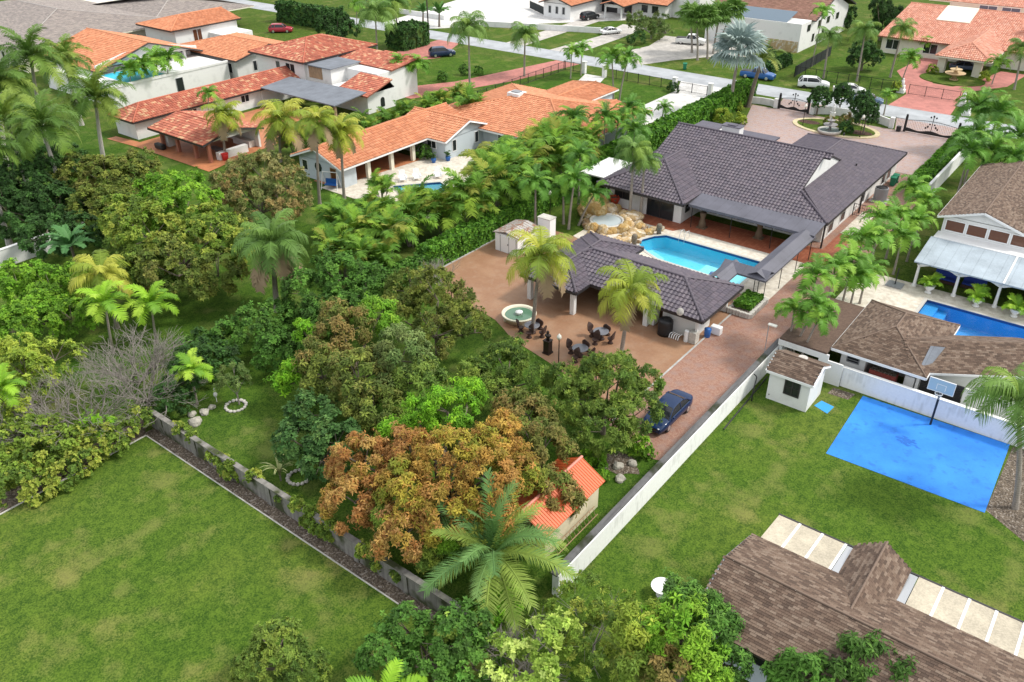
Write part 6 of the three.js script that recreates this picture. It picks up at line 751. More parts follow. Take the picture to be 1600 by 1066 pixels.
// ---------- street front: gates, walls, island ----------
{
  const gate = (label, x0, x1, z, h) => {
    const t = thing('driveway_gate', label, 'gate', [0, 0, 0], 0, 'ornamental driveway gates'), w = x1 - x0, n = 24, pos = [], top = [];
    for (const x of [x0, x1]) { const p = obj('gate_post', bx(x - 0.14, x + 0.14, 0, h * 0.82, z - 0.14, z + 0.14), M.iron, t); obj('finial', ball(0.16, x, h * 0.82 + 0.12, z, 8), M.iron, p); }
    const s = new THREE.Shape(); s.moveTo(x0 + 0.15, 0.12); s.lineTo(x1 - 0.15, 0.12); for (let i = n; i >= 0; i--) { const u = i / n; s.lineTo(lerp(x0 + 0.15, x1 - 0.15, u), 0.5 + 0.12 * Math.cos(u * 4 * Math.PI * 1.0)); } obj('kick_panel', new THREE.ExtrudeGeometry(s, { depth: 0.06, bevelEnabled: false }).translate(0, 0, z - 0.03), M.iron, t);
    for (let i = 0; i <= 12; i++) { const u = i / 12; top.push(V(lerp(x0 + 0.15, x1 - 0.15, u), h * (0.62 + 0.12 * Math.sin(Math.PI * u)), z)); } obj('top_rail', tube(top, 0.035, 24, 6), M.iron, t);
    const bars = []; for (let i = 1; i < 30; i++) { const u = i / 30, x = lerp(x0 + 0.15, x1 - 0.15, u); bars.push(bar(V(x, 0.5, z), V(x, h * (0.62 + 0.12 * Math.sin(Math.PI * u)), z), 0.012, 4)); } obj('bars', bars, M.iron, t, { kind: 'stuff' });
    const cx = (x0 + x1) / 2; obj('crest_stem', bar(V(cx, 0.5, z), V(cx, h, z), 0.05), M.iron, t); for (const [dx, y, r] of [[0, h, 0.16], [-0.35, h - 0.15, 0.14], [0.35, h - 0.15, 0.14], [-0.5, 1.15, 0.16], [0.5, 1.15, 0.16], [-0.75, 0.95, 0.14], [0.75, 0.95, 0.14], [-0.3, 1.5, 0.12], [0.3, 1.5, 0.12]]) obj('crest_leaf', new THREE.OctahedronGeometry(r).scale(1, 1.2, 0.4).translate(cx + dx, y, z), M.iron, t);
  };
  gate('ornate black gate behind the left topiary', -45.4, -41.0, -122.8, 2.5); gate('wide ornate black gate at the end of the clipped hedge', -27.3, -20.6, -122.5, 2.6);
  const wall = (label, pts, h) => { const t = thing('garden_wall', label, 'wall', [0, 0, 0], 0, 'low white front walls'); pts.slice(1).forEach((b, i) => { const a = pts[i], d = Math.hypot(b[0] - a[0], b[1] - a[1]), g = planar(new THREE.BoxGeometry(d, h, 0.24)).rotateY(-Math.atan2(b[1] - a[1], b[0] - a[0])).translate((a[0] + b[0]) / 2, h / 2, (a[1] + b[1]) / 2); obj('wall_panel', g, M.white, t); }); for (const [x, z] of [pts[0], pts[pts.length - 1]]) obj('pier', bx(x - 0.3, x + 0.3, 0, h + 0.35, z - 0.3, z + 0.3), M.white, t); };
  wall('low white front wall left of the left gate', [[-50.2, -122.9], [-48.6, -123.4], [-47, -123.4], [-45.9, -122.9]], 1.0); wall('low white front wall between the two gates', [[-40.4, -123.0], [-38.4, -124.4], [-35, -124.8], [-31.5, -124.4], [-29.2, -123.1]], 1.1);
  sideGate('narrow iron gate beside the white pier');
  function sideGate(l) { const t = thing('foot_gate', l, 'gate', [0, 0, 0]); obj('frame', [bar(V(-28.8, 0, -122.8), V(-28.8, 1.7, -122.8), 0.04), bar(V(-27.5, 0, -122.8), V(-27.5, 1.7, -122.8), 0.04), bar(V(-28.8, 1.6, -122.8), V(-27.5, 1.6, -122.8), 0.03)], M.iron, t); const b = []; for (let i = 1; i < 7; i++) b.push(bar(V(-28.8 + i * 0.185, 0.1, -122.8), V(-28.8 + i * 0.185, 1.6, -122.8), 0.015)); obj('bars', b, M.iron, t, { kind: 'stuff' }); obj('motor_box', bx(-28.2, -27.7, 0.02, 0.7, -122.4, -121.8), M.black, t); }
  struct('island_kerb', slab(oval(-35.3, -118.3, 6.0, 3.7, 40), 0, 0.12), M.yellowCurb, 'pale yellow kerb of the front island'); struct('island_lawn', slab(oval(-35.3, -118.3, 5.35, 3.1, 40), 0, 0.135), M.grassPlain, 'grass of the front island');
  struct('island_bed', [sheet(oval(-39.1, -118.5, 1.5, 0.9, 20), 0.145), sheet(oval(-31.8, -117.9, 1.7, 1.0, 20), 0.145), sheet(oval(-50.6, -119.6, 1.0, 3.4, 20), 0.03)], M.mulch);
  const f = thing('tiered_fountain', 'grey tiered fountain in front of the dark roof in the courtyard', 'fountain', [-35.2, 0.13, -115.6]); obj('pool_ring', lathe([[0.001, 0], [1.5, 0], [1.6, 0.4], [1.4, 0.42], [1.3, 0.2], [0.001, 0.2]], 24), M.stoneWhite, f); obj('bowl', lathe([[0.001, 0.2], [0.25, 0.2], [0.15, 0.8], [0.9, 1.05], [0.95, 1.12], [0.3, 1.0], [0.12, 1.5], [0.5, 1.65], [0.52, 1.7], [0.1, 1.65], [0.06, 2.0], [0.001, 2.1]], 20), mat([0.25, 0.24, 0.24], 0.6), f); obj('water', new THREE.CylinderGeometry(1.38, 1.38, 0.02, 24).translate(0, 0.3, 0), phys([0.2, 0.24, 0.24], 0.06), f);
  for (const [x, z, l] of [[-37.2, -122.2, 'white statue left behind the front fountain'], [-35.0, -122.8, 'white statue right behind the front fountain']]) { const t = thing('garden_statue', l, 'statue', [x, 0, z], 0.4, 'white front garden statues'); obj('plinth', bx(-0.35, 0.35, 0, 1.0, -0.35, 0.35), M.white, t); obj('figure', [lathe([[0.001, 1.0], [0.28, 1.02], [0.2, 1.4], [0.26, 1.75], [0.1, 1.95], [0.001, 1.96]], 10), ball(0.13, 0, 2.08, 0, 8, 1.15), bar(V(0.18, 1.8, 0), V(0.45, 2.15, 0.1), 0.06, 6, 0.04)], M.white, t); }
  // iron fences
  const fence = (label, a, b, h, n, o = {}) => { const t = thing(o.name ?? 'iron_fence', label, 'fence', [0, 0, 0], 0, o.group); const A = V(a[0], 0, a[1]), B = V(b[0], 0, b[1]); for (let i = 0; i <= n; i++) { const p = A.clone().lerp(B, i / n); obj('post', bar(p, p.clone().setY(h), 0.05, 6), M.iron, t); } for (const y of [0.15, h - 0.1]) obj('rail', bar(A.clone().setY(y), B.clone().setY(y), 0.03, 5), M.iron, t); const L = A.distanceTo(B), k = Math.round(L / (o.step ?? 0.16)), g = []; for (let i = 0; i < k; i++) { const p = A.clone().lerp(B, (i + 0.5) / k); g.push(bar(p.clone().setY(0.1), p.clone().setY(h), o.r ?? 0.012, 4)); } obj('pickets', g, M.iron, t, { kind: 'stuff' }); if (o.screen) { const d = B.clone().sub(A), gg = new THREE.BoxGeometry(d.length(), h - 0.2, 0.02).rotateY(-Math.atan2(d.z, d.x)).translate((a[0] + b[0]) / 2, h / 2, (a[1] + b[1]) / 2); obj('screen', gg, mat([0.015, 0.02, 0.02], 0.8), t); } };
  fence('black iron fence left of the white piers before the street', [-84.6, -123.2], [-80.6, -123.2], 1.6, 2); fence('black iron front fence of the orange roofed house', [-76, -123], [-63.2, -122.8], 1.6, 6); fence('black iron fence between the brick drive and the orange roofed lawn', [-84.3, -123.2], [-84.0, -97], 1.6, 12);
  for (const [x, z, l] of [[-80.4, -123.2, 'white pier left of the path to the orange roofed house'], [-76.2, -123.0, 'white pier right of the path to the orange roofed house'], [-62.9, -122.8, 'white pier left of the orange house drive gate'], [-56.7, -122.8, 'grey pier right of the orange house drive gate']]) { const t = thing('gate_pier', l, 'pier', [x, 0, z], 0, 'gate piers of the orange roofed house'); obj('shaft', bx(-0.3, 0.3, 0, 1.9, -0.3, 0.3), M.white, t); obj('cap', bx(-0.38, 0.38, 1.9, 2.0, -0.38, 0.38), M.white, t); }
  fence('thin iron drive gate of the orange roofed house', [-62.4, -122.8], [-57.2, -122.8], 1.5, 2, { name: 'drive_gate' });
  const cg = 'black mesh fences across the street'; fence('black mesh fence along the verge behind the parked cars', [-50.6, -141.6], [-34.6, -141.6], 1.9, 9, { group: cg, step: 0.12, r: 0.006 }); fence('dark screened fence at the corner of the fenced lawn', [-50.6, -141.6], [-51.2, -160], 1.9, 7, { group: cg, step: 0.4, screen: true }); fence('thin red drive gate across the street', [-32.4, -142.1], [-25.0, -142.2], 1.6, 3, { name: 'drive_gate', step: 0.14, r: 0.008 });
  fence('black panel fence left of the street house', [-124, -166], [-116, -161], 1.8, 3, { screen: true, step: 0.5 });
  for (const [x, z, l] of [[-33.6, -142.6, 'white statue pier left of the red gate'], [-24.1, -140.2, 'white statue pier right of the red gate'], [-22.4, -135.4, 'small white lion statue on the verge by the red drive']]) { const t = thing('statue_pier', l, 'statue', [x, 0, z], 0, 'white statues at the red drive'); obj('plinth', [bx(-0.55, 0.55, 0, 0.5, -0.55, 0.55), bx(-0.4, 0.4, 0.5, 1.1, -0.4, 0.4)], M.white, t); obj('figure', [lathe([[0.001, 1.1], [0.3, 1.12], [0.22, 1.5], [0.26, 1.8], [0.001, 1.95]], 10), ball(0.16, 0, 2.05, 0.06, 8)], M.white, t); }
  struct('red_island', slab(oval(-29.2, -155.4, 5.0, 4.0, 36), 0, 0.12), M.grassPlain, 'grass island on the red drive');
  const q = thing('tiered_fountain', 'tan tiered fountain on the red drive island', 'fountain', [-28.9, 0.12, -155.2]); obj('bowl', lathe([[0.001, 0], [0.5, 0], [0.3, 0.5], [1.5, 0.95], [1.6, 1.1], [0.5, 0.95], [0.2, 1.4], [0.9, 1.6], [0.95, 1.7], [0.2, 1.6], [0.1, 2.1], [0.001, 2.2]], 22), mat([0.50, 0.36, 0.2], 0.8), q); obj('foot', cyl(0.7, 0.6, 0.12, 0, 0, 0, 16), mat([0.50, 0.36, 0.2], 0.8), q);
  const up = thing('utility_pole', 'tall dark wooden utility pole at the street verge', 'pole', [-118.1, 0, -125.1]); obj('shaft', cyl(0.16, 0.11, 11, 0, 0, 0, 10), mat([0.06, 0.05, 0.045], 0.9), up); obj('crossarm', bx(-1.2, 1.2, 10.2, 10.35, -0.08, 0.08), M.wood, up);
  const ww = thing('street_wall', 'long white wall in front of the white forecourt', 'wall'); obj('wall', planar(new THREE.BoxGeometry(26, 1.1, 0.25)).rotateY(Math.PI * 0.55 * 0 + 0.35).translate(-108, 0.55, -148), M.white, ww); obj('wall', planar(new THREE.BoxGeometry(14, 1.0, 0.25)).translate(-138, 0.5, -144), M.white, ww);
}
// ---------- court neighbour and porch ----------
{
  const h = thing('basketball_hoop', 'black basketball hoop with clear backboard at the blue court edge', 'basketball hoop', [-6.0, 0.03, -55.2]); obj('pole', [bar(V(0, 0, 0), V(0, 2.9, 0), 0.075, 8), bar(V(0, 2.85, 0), V(0, 3.5, 0.28), 0.05, 6), bar(V(0, 2.4, 0), V(0, 3.0, 0.28), 0.04, 6)], M.black, h); const b = obj('backboard', bx(-0.8, 0.8, 2.95, 3.85, 0.3, 0.34), phys([0.40, 0.55, 0.66], 0.1), h); obj('board_frame', [bx(-0.84, 0.84, 3.85, 3.9, 0.29, 0.35), bx(-0.84, 0.84, 2.9, 2.95, 0.29, 0.35), bx(-0.84, -0.8, 2.95, 3.85, 0.29, 0.35), bx(0.8, 0.84, 2.95, 3.85, 0.29, 0.35), bx(-0.3, 0.3, 3.5, 3.54, 0.341, 0.35), bx(-0.3, -0.26, 3.08, 3.5, 0.341, 0.35), bx(0.26, 0.3, 3.08, 3.5, 0.341, 0.35)], M.whiteTrim, b); obj('rim', new THREE.TorusGeometry(0.24, 0.022, 6, 24).rotateX(Math.PI / 2).translate(0, 3.0, 0.66), M.whiteTrim, h); const nt = []; for (let i = 0; i < 12; i++) { const a = i / 12 * 6.283; nt.push(bar(V(Math.cos(a) * 0.24, 2.99, 0.66 + Math.sin(a) * 0.24), V(Math.cos(a + 0.5) * 0.13, 2.6, 0.66 + Math.sin(a + 0.5) * 0.13), 0.008, 4)); } obj('net', nt, M.whiteTrim, h, { kind: 'stuff' });
  const cs = thing('court_stain', 'dark worn patch on the blue court', 'stain', [-6.8, 0.034, -52.2]); cs.userData.kind = 'stuff'; { const r = rngOf(31), g = []; for (let i = 0; i < 40; i++) g.push(sheet(oval((r() + r() - 1) * 1.0, (r() + r() - 1) * 0.5, 0.05 + 0.22 * r(), 0.03 + 0.08 * r(), 10, 0, 0.4, i), 0.0003 * i)); obj('patch', g, mat([0.012, 0.13, 0.50], 0.8), cs, { kind: 'stuff' }); }
  const a = thing('hose_arch', 'black bent pipe arch on the lawn side of the white wall', 'pipe', [-17.3, 0, -50.4]); obj('pipe', tube([V(0.15, 0, 0.1), V(0.12, 0.8, 0.05), V(0.05, 1.4, -0.3), V(-0.15, 1.5, -0.9), V(-0.42, 1.5, -1.1)], 0.05, 20, 6), M.black, a); obj('ground_pipe', bar(V(0.05, 0.04, 4.5), V(-0.2, 0.1, -3.5), 0.05, 6), M.black, a);
  const lp = thing('light_pole', 'thin metal light pole leaning over the white wall by the drive', 'lamp', [-18.6, 0.02, -55.6]); obj('pole', bar(V(0, 0, 0), V(-0.15, 3.3, -0.3), 0.035, 6), M.steel, lp); obj('lamp_head', new RoundedBoxGeometry(0.7, 0.14, 0.3, 2, 0.05).translate(0.15, 3.35, -0.3), M.globe, lp);
  const rt = thing('round_garden_table', 'round white table on the grass behind the dense mango', 'table', [-13.4, 0, -30.2]); obj('table_top', lathe([[0.001, 0.68], [0.6, 0.68], [0.62, 0.72], [0.001, 0.73]], 22), M.whiteTrim, rt); obj('leg', cyl(0.3, 0.08, 0.68, 0, 0, 0, 12), M.whiteTrim, rt);
  const urn0 = thing('urn_planter', 'white urn with an areca palm left on the pool terrace', 'planter', [-11.6, 0.03, -75.5], 0, 'white palm urns'); obj('urn', lathe([[0.001, 0], [0.3, 0], [0.28, 0.1], [0.14, 0.2], [0.4, 0.5], [0.46, 0.75], [0.52, 0.8], [0.4, 0.78], [0.001, 0.7]], 20), M.whiteTrim, urn0); { const r = rngOf(616); for (let i = 0; i < 26; i++) { const f = part('frond', arecaGeo[i % 3], SPECIES.areca1.mats[i % 4], urn0, (r() - 0.5) * 0.3, 0.72, (r() - 0.5) * 0.3, r() * 6.28); f.scale.setScalar(0.95 + 0.5 * r()); } }
  dup(urn0, [-7.6, 0.03, -75.4], 1.3, 'white urn with an areca palm in the middle of the pool terrace', 'white palm urns'); dup(urn0, [-4.6, 0.03, -75.4], 2.4, 'white urn with an areca palm at the right edge of the pool terrace', 'white palm urns');
  const sofa = (x, z, l) => { const s = thing('outdoor_sofa', l, 'sofa', [x, 0.03, z], 0, 'blue porch sofas'); obj('frame', bx(-1.0, 1.0, 0, 0.3, -0.4, 0.4), M.wicker, s); obj('seat_cushion', new RoundedBoxGeometry(1.9, 0.18, 0.7, 2, 0.06).translate(0, 0.4, 0.05), mat([0.02, 0.05, 0.3], 0.8), s); obj('back_cushion', new RoundedBoxGeometry(1.9, 0.55, 0.2, 2, 0.06).translate(0, 0.72, -0.3), mat([0.02, 0.05, 0.3], 0.8), s); }; sofa(-11, -78.6, 'blue cushioned sofa left under the grey porch roof'); sofa(-8.6, -78.8, 'blue cushioned sofa right under the grey porch roof');
  const ub = thing('umbrella_base', 'flat grey umbrella base at the terrace corner', 'umbrella base', [-14.4, 0.03, -75.2]); obj('plate', bx(-0.7, 0.7, 0, 0.12, -0.6, 0.6), M.greyMetal, ub); obj('tube', cyl(0.05, 0.05, 1.6, 0, 0.12, 0, 8), M.iron, ub);
}
// ---------- orange house furniture, pavilion, garden stones ----------
{
  const lounge0 = thing('lounge_chair', 'white lounge chair left by the curved pool', 'chair', [-69.2, 0.03, -67.4], 0.9, 'white pool chairs'); obj('seat', new RoundedBoxGeometry(0.75, 0.08, 0.9, 1, 0.03).rotateX(0.12).translate(0, 0.36, 0.1), M.whiteTrim, lounge0); { for (let i = 0; i < 5; i++) obj('back_slat', new RoundedBoxGeometry(0.13, 0.95 - Math.abs(i - 2) * 0.08, 0.04, 1, 0.015).rotateX(-0.4).translate(-0.3 + i * 0.15, 0.78, -0.5), M.whiteTrim, lounge0); } for (const s of [-1, 1]) { obj('armrest', bx(s * 0.42 - 0.07, s * 0.42 + 0.07, 0.55, 0.59, -0.5, 0.55), M.whiteTrim, lounge0); obj('leg', bx(s * 0.42 - 0.04, s * 0.42 + 0.04, 0, 0.55, 0.4, 0.5), M.whiteTrim, lounge0); }
  dup(lounge0, [-68.2, 0.03, -68.8], 0.9, 'white lounge chair in the middle by the curved pool', 'white pool chairs'); dup(lounge0, [-66.6, 0.03, -70.8], 0.8, 'white lounge chair beside the areca screen at the pool', 'white pool chairs'); dup(lounge0, [-62.6, 0.03, -61.4], 3.6, 'white lounge chair below the curved pool', 'white pool chairs');
  const sw = thing('garden_swing', 'white garden swing with blue cushions at the porch end', 'swing', [-74.2, 0.03, -60.6], 0.4); obj('frame', [bar(V(-1, 0, 0.6), V(-0.9, 2, 0), 0.05), bar(V(-1, 0, -0.6), V(-0.9, 2, 0), 0.05), bar(V(1, 0, 0.6), V(0.9, 2, 0), 0.05), bar(V(1, 0, -0.6), V(0.9, 2, 0), 0.05), bar(V(-0.95, 2, 0), V(0.95, 2, 0), 0.05)], M.whiteTrim, sw); obj('bench', [bx(-0.75, 0.75, 0.45, 0.53, -0.3, 0.3), bx(-0.75, 0.75, 0.53, 1.1, -0.34, -0.26)], M.bluePlastic, sw);
  for (const [x, z, l] of [[-69.6, -76.0, 'blue pot with a leafy plant by the porch corner'], [-70.6, -74.4, 'blue pot beside the porch wall']]) { const t = thing('blue_pot', l, 'pot', [x, 0.03, z], 0, 'blue porch pots'); obj('pot', lathe([[0.001, 0], [0.22, 0], [0.34, 0.45], [0.28, 0.6], [0.001, 0.56]], 14), M.bluePlastic, t); obj('plant', [ball(0.4, 0, 0.95, 0, 8, 0.9)].map(() => { const gs = []; const r = rngOf(12); for (let i = 0; i < 9; i++) gs.push(WH.broad[i % 2].clone().scale(0.4, 0.4, 0.4).rotateY(r() * 6).translate((r() - 0.5) * 0.5, 0.6 + r() * 0.6, (r() - 0.5) * 0.5)); return merged(gs); }), leafMat([0.08, 0.17, 0.03]), t); }
  const pf = thing('patio_set', 'dark dining set under the tiled pavilion', 'table', [-95.6, 0.05, -60]); obj('table_top', bx(-1, 1, 0.7, 0.76, -0.5, 0.5), M.tableTop, pf); for (const [x, z] of [[-0.8, -0.4], [0.8, -0.4], [-0.8, 0.4], [0.8, 0.4]]) obj('leg', bx(x - 0.04, x + 0.04, 0, 0.7, z - 0.04, z + 0.04), M.black, pf);
  const rb = thing('red_bucket', 'red barrel at the corner of the terracotta yard', 'barrel', [-92.6, 0.05, -59.2]); obj('barrel', lathe([[0.001, 0], [0.36, 0], [0.44, 0.8], [0.001, 0.82]], 14), M.redPlastic, rb); obj('lid', new THREE.CylinderGeometry(0.46, 0.46, 0.06, 14).translate(0, 0.84, 0), M.redPlastic, rb);
  const dk = thing('covered_grill', 'black covered grill beside the white pavilion pillar', 'grill', [-103.2, 0.05, -56.7]); obj('cover', new RoundedBoxGeometry(1.8, 0.7, 0.7, 2, 0.15).translate(0, 0.36, 0), M.black, dk); obj('handle', bar(V(-0.5, 0.74, 0.2), V(0.5, 0.74, 0.2), 0.03), M.black, dk);
  const ring = (x, z, rad, n, l) => { const t = thing('stone_ring', l, 'stone ring', [x, 0.01, z], 0, 'white stone rings in the garden'), r = rngOf(Math.round(x * -100)); const gg = new THREE.IcosahedronGeometry(0.14, 1); for (let i = 0; i < n; i++) { const a = i / n * 6.283; const s = part('stone', gg, M.stoneWhite, t, Math.cos(a) * rad, 0.05, Math.sin(a) * rad, r() * 6); s.scale.set(0.8 + 0.5 * r(), 0.7, 0.8 + 0.5 * r()); } };
  ring(-46.8, -26.9, 0.72, 16, 'ring of white stones round the young tree'); ring(-36.9, -24.5, 0.72, 16, 'empty ring of white stones on the garden lawn');
  { const r = rngOf(717), gg = (() => { const q = mergeVertices(new THREE.IcosahedronGeometry(0.42, 2).deleteAttribute('normal').deleteAttribute('uv')), p = q.attributes.position; for (let i = 0; i < p.count; i++) { const v = V().fromBufferAttribute(p, i), d = 0.65 + 0.7 * fbm(v.x * 4 + 20, v.z * 4 + v.y * 3 + 20, 66, 3); p.setXYZ(i, v.x * d, v.y * d, v.z * d); } const o = q.toNonIndexed(); o.computeVertexNormals(); return planar(o); })(); [[-47.4, -23.9, 1.1], [-47.9, -25.0, 0.8], [-48.0, -25.7, 0.6], [-48.4, -24.3, 0.7], [-21.0, -38.0, 0.8], [-20.4, -38.8, 0.7], [-21.8, -37.4, 0.6], [-20.2, -37.0, 0.8]].forEach(([x, z, s], i) => { const o = obj('boulder', gg.clone().scale(s * 1.2, s * 0.7, s), M.boulder); o.position.set(x, 0.1, z); o.rotation.y = r() * 6; tag(o, ['largest white boulder beside the grey wall corner', 'white boulder behind the largest by the wall corner', 'small white boulder nearest the young tree', 'white boulder at the left by the wall corner', 'pale boulder on the mulch behind the orange shed', 'pale boulder nearest the drive end', 'small pale boulder under the olive tree by the orange shed', 'flat pale slab beside the orange shed corner'][i], 'boulder', 'pale garden boulders'); }); }
  const hn = thing('heron_statue', 'white heron statue beside the white boulders', 'statue', [-48.4, 0, -26.4]); obj('body', [lathe([[0.001, 0.45], [0.12, 0.5], [0.16, 0.7], [0.06, 0.95], [0.03, 1.2], [0.001, 1.25]], 8), bar(V(0, 1.2, 0), V(0.2, 1.2, 0.05), 0.03, 5, 0.008)], M.white, hn); obj('legs', bar(V(0, 0, 0), V(0, 0.5, 0), 0.03), M.white, hn);
}
// ---------- trees, palms, hedges ----------
tree('mango_tree','big mango tree with orange brown young leaves and one lime green side','tree',[-26.3,0,-26.6],[[-4.6,3.6,1.5,2.2,'flushRed'],[-3.3,3.0,3.6,1.8,'flushRed'],[-0.4,4.2,2.0,2.0,'flush'],[0.7,2.8,3.7,1.7,'flushRed'],[0.3,5.2,-0.5,2.1,'flush'],[1.8,3.8,1.8,1.9,'flush'],[2.9,5.0,-0.7,2.1,'flush'],[1.7,5.2,-3.8,1.6,'flush'],[-2.6,4.8,-0.4,1.4,'flushRed'],[3.9,3.6,-0.1,1.6,'flush'],[2.0,4.4,0.4,1.6,'flush'],[3.4,4.2,-3.0,1.5,'flush'],[0.9,5.0,-2.0,1.4,'flush'],[2.0,1.9,3.5,0.7,'mixed'],[2.8,2.6,2.5,0.6,'fresh'],[3.6,3.2,1.5,0.8,'mixed'],[-0.9,3.2,3.6,0.6,'mixed'],[-2.4,5.6,-3.6,1.7,'lime'],[-3.6,5.0,-2.3,1.4,'lime'],[-5.0,4.2,-1.2,1.0,'lime'],[-3.1,5.2,-6.5,0.9,'lime']],{leaf:'mango',pal:'flush',size:0.46,puff:0.6,per:15,trunk:0.3});
tree('mango_tree','dull brown green mango tree overhanging the orange metal shed roof','tree',[-23.7,0,-33.0],[[0.3,3.6,-0.0,1.8],[2.5,2.8,1.9,1.4],[-2.1,4.0,-1.6,1.6],[-4.0,3.8,-2.1,1.2],[3.3,2.0,1.9,0.8]],{leaf:'mango',pal:'brownDark',size:0.5,per:10});
tree('fruit_tree','round dark olive tree beside the parked blue car','tree',[-23.7,0,-40.4],[[0.3,4.0,0.2,2.4],[-0.8,3.8,2.3,1.8],[2.7,3.2,0.8,1.7],[1.7,2.8,3.0,2.0],[1.2,3.2,-2.7,1.3],[-2.9,3.4,0.6,1.3],[-1.5,3.8,-1.1,1.1],[-0.7,3.6,-3.1,1.0]],{leaf:'fine',pal:'oliveGreen',size:0.46,per:10});
tree('fruit_tree','olive green tree in front of the bronze bust on the patio edge','tree',[-30.9,0,-38.4],[[-0.5,3.4,-0.5,1.7],[2.3,3.2,-0.4,1.4],[-0.9,3.2,2.1,1.5],[-1.6,3.0,-3.0,1.0],[0.6,2.6,1.8,1.5]],{leaf:'fine',pal:'oliveGreen',size:0.46,per:10});
tree('mango_tree','wide garden tree of mixed grey green, brown and lime foliage','tree',[-40.4,0,-32.2],[[4.0,4.4,-1.7,2.4,'greyGreen'],[2.9,4.0,1.3,2.3,'olive'],[-0.0,3.4,2.0,1.9,'olive'],[-1.4,4.8,-1.6,2.0,'brownDark'],[-0.9,4.8,-4.3,1.6,'fresh'],[6.1,3.6,-1.3,1.9,'oliveGreen'],[5.2,2.8,2.2,2.1,'olive'],[-1.1,4.2,1.2,1.4,'brownDark'],[-2.7,3.0,2.3,1.0,'lime'],[-4.7,4.2,-0.4,1.0,'lime'],[-3.0,2.4,3.4,0.7,'lime'],[-4.3,4.8,-3.0,1.1,'brownDark']],{leaf:'mango',pal:'olive',size:0.56,per:10,trunk:0.28});
tree('fruit_tree','thin olive brown tree at the left corner of the patio','tree',[-39.7,0,-41.0],[[-0.7,4.2,-1.2,2.6],[-3.9,4.0,-1.3,2.0],[2.1,3.6,-0.8,1.8],[-2.7,3.8,2.0,1.7],[3.4,3.0,-0.7,1.2],[1.8,3.4,2.0,1.9]],{leaf:'fine',pal:'olive',size:0.46,gap:0.12,per:9,twigs:7});
tree('shrub','deep blue green shrub beside the garden lawn and white stone ring','shrub',[-36.1,0,-26.1],[[-2.1,2.8,-1.2,1.6],[1.0,2.4,-0.4,1.7],[-1.6,2.2,0.9,1.4],[0.8,1.6,0.9,1.4],[1.9,1.6,-0.3,1.2]],{leaf:'broad',pal:'blueGreen',size:0.46,per:10});
tree('fruit_tree','fresh green tree beside the drooping palm with dead fronds','tree',[-48.4,0,-38.6],[[-1.0,4,-1.4,2.7],[-2.0,3.6,1.2,2.0],[1.0,3.6,-2.5,2.1],[1.7,2.8,0.6,2.3],[0.3,2.4,2.1,1.8]],{leaf:'broad',pal:'green',size:0.46,per:10});
tree('shrub','long dark green loose shrub row beside the shaded garden lawn','shrub',[-51.0,0,-31.5],[[-0.3,2.0,-1.1,2.2],[-1.4,1.7,0.6,1.6],[3.2,1.7,-0.1,1.7],[-2.4,1.3,2.2,1.4],[4.7,1.4,-1.3,1.5],[-3.6,1.0,3.3,1.1],[-0.3,2.0,-3.6,1.7]],{leaf:'broad',pal:'green',size:0.42,per:9,noTrunk:true});
tree('fruit_tree','large yellowish green tree behind the shaded lawn','tree',[-66.7,0,-36.2],[[-2.1,5.8,-2.6,3.4,'fresh'],[-1.3,4.8,1.5,3.6],[3.3,4.6,-0.8,3.5],[4.6,3.4,3.1,3.4,'olive'],[-7.2,4.6,0.5,2.6],[6.2,2.8,0.4,2.4,'olive'],[0.6,2.8,4.0,2.6,'oliveGreen'],[-7.6,5.4,-3.3,2.4,'fresh'],[3.6,3.4,-2.9,2.2]],{leaf:'broad',pal:'mixed',size:0.5,per:9,gap:0.08,trunk:0.26,twigs:5});
tree('fruit_tree','dusty brownish tree below the terracotta yard','tree',[-71.8,0,-49.0],[[-1.3,4.4,-1.7,3.2],[-2.4,4,0.6,2.6],[2.5,3.8,-1.9,2.6],[1.4,3.0,1.3,2.8],[3.0,2.6,-0.5,2.3],[-3.2,3,2.1,1.9]],{leaf:'fine',pal:'dusty',size:0.46,gap:0.12,twigs:7});
tree('fruit_tree','dark green tree just left of the large yellowish tree','tree',[-84.8,0,-39.7],[[-0.8,4,-0.6,3.2],[-4.4,4,0.2,3.0],[-1.6,4,-4.3,2.6],[4.3,3.0,1.7,2.8],[2.5,3.0,3.0,2.8]],{leaf:'broad',pal:'olive',size:0.5});
tree('fruit_tree','dark tree between the pale royal palm trunks','tree',[-88.3,0,-34.1],[[-1.0,3.2,2.9,3.1],[9.6,2.6,1.1,2.3],[7.1,2.4,3.3,2.3],[-2.8,3.5,-1.3,3.5],[-9.0,4,-1.7,3.3],[-6.9,4,-5.8,2.9],[0.9,2.4,2.2,2.8],[2.2,2.8,-0.7,2.8]],{leaf:'broad',pal:'deep',size:0.5});
tree('shrub','bright green bushy tree below the short white wall','tree',[-67.4,0,-24.0],[[-4.0,3.2,0.1,2.3],[-1.7,3.2,-1.4,2.1],[1.8,2.8,1.5,2.3],[-1.6,3,-3.7,1.6],[2.2,2.8,3.7,2.0],[3.2,2.4,-0.4,1.9]],{leaf:'broad',pal:'fresh',size:0.46});
tree('fruit_tree','yellow green tree among bare branches at the far left edge','tree',[-58.4,0,-18.2],[[0.4,2.8,0.3,2.1],[-0.1,2.8,-2.0,1.9],[-2.6,2.8,-0.6,1.8],[2.3,2.0,2.3,1.6]],{leaf:'broad',pal:'yellowGreen',size:0.44,gap:0.18,twigs:6});
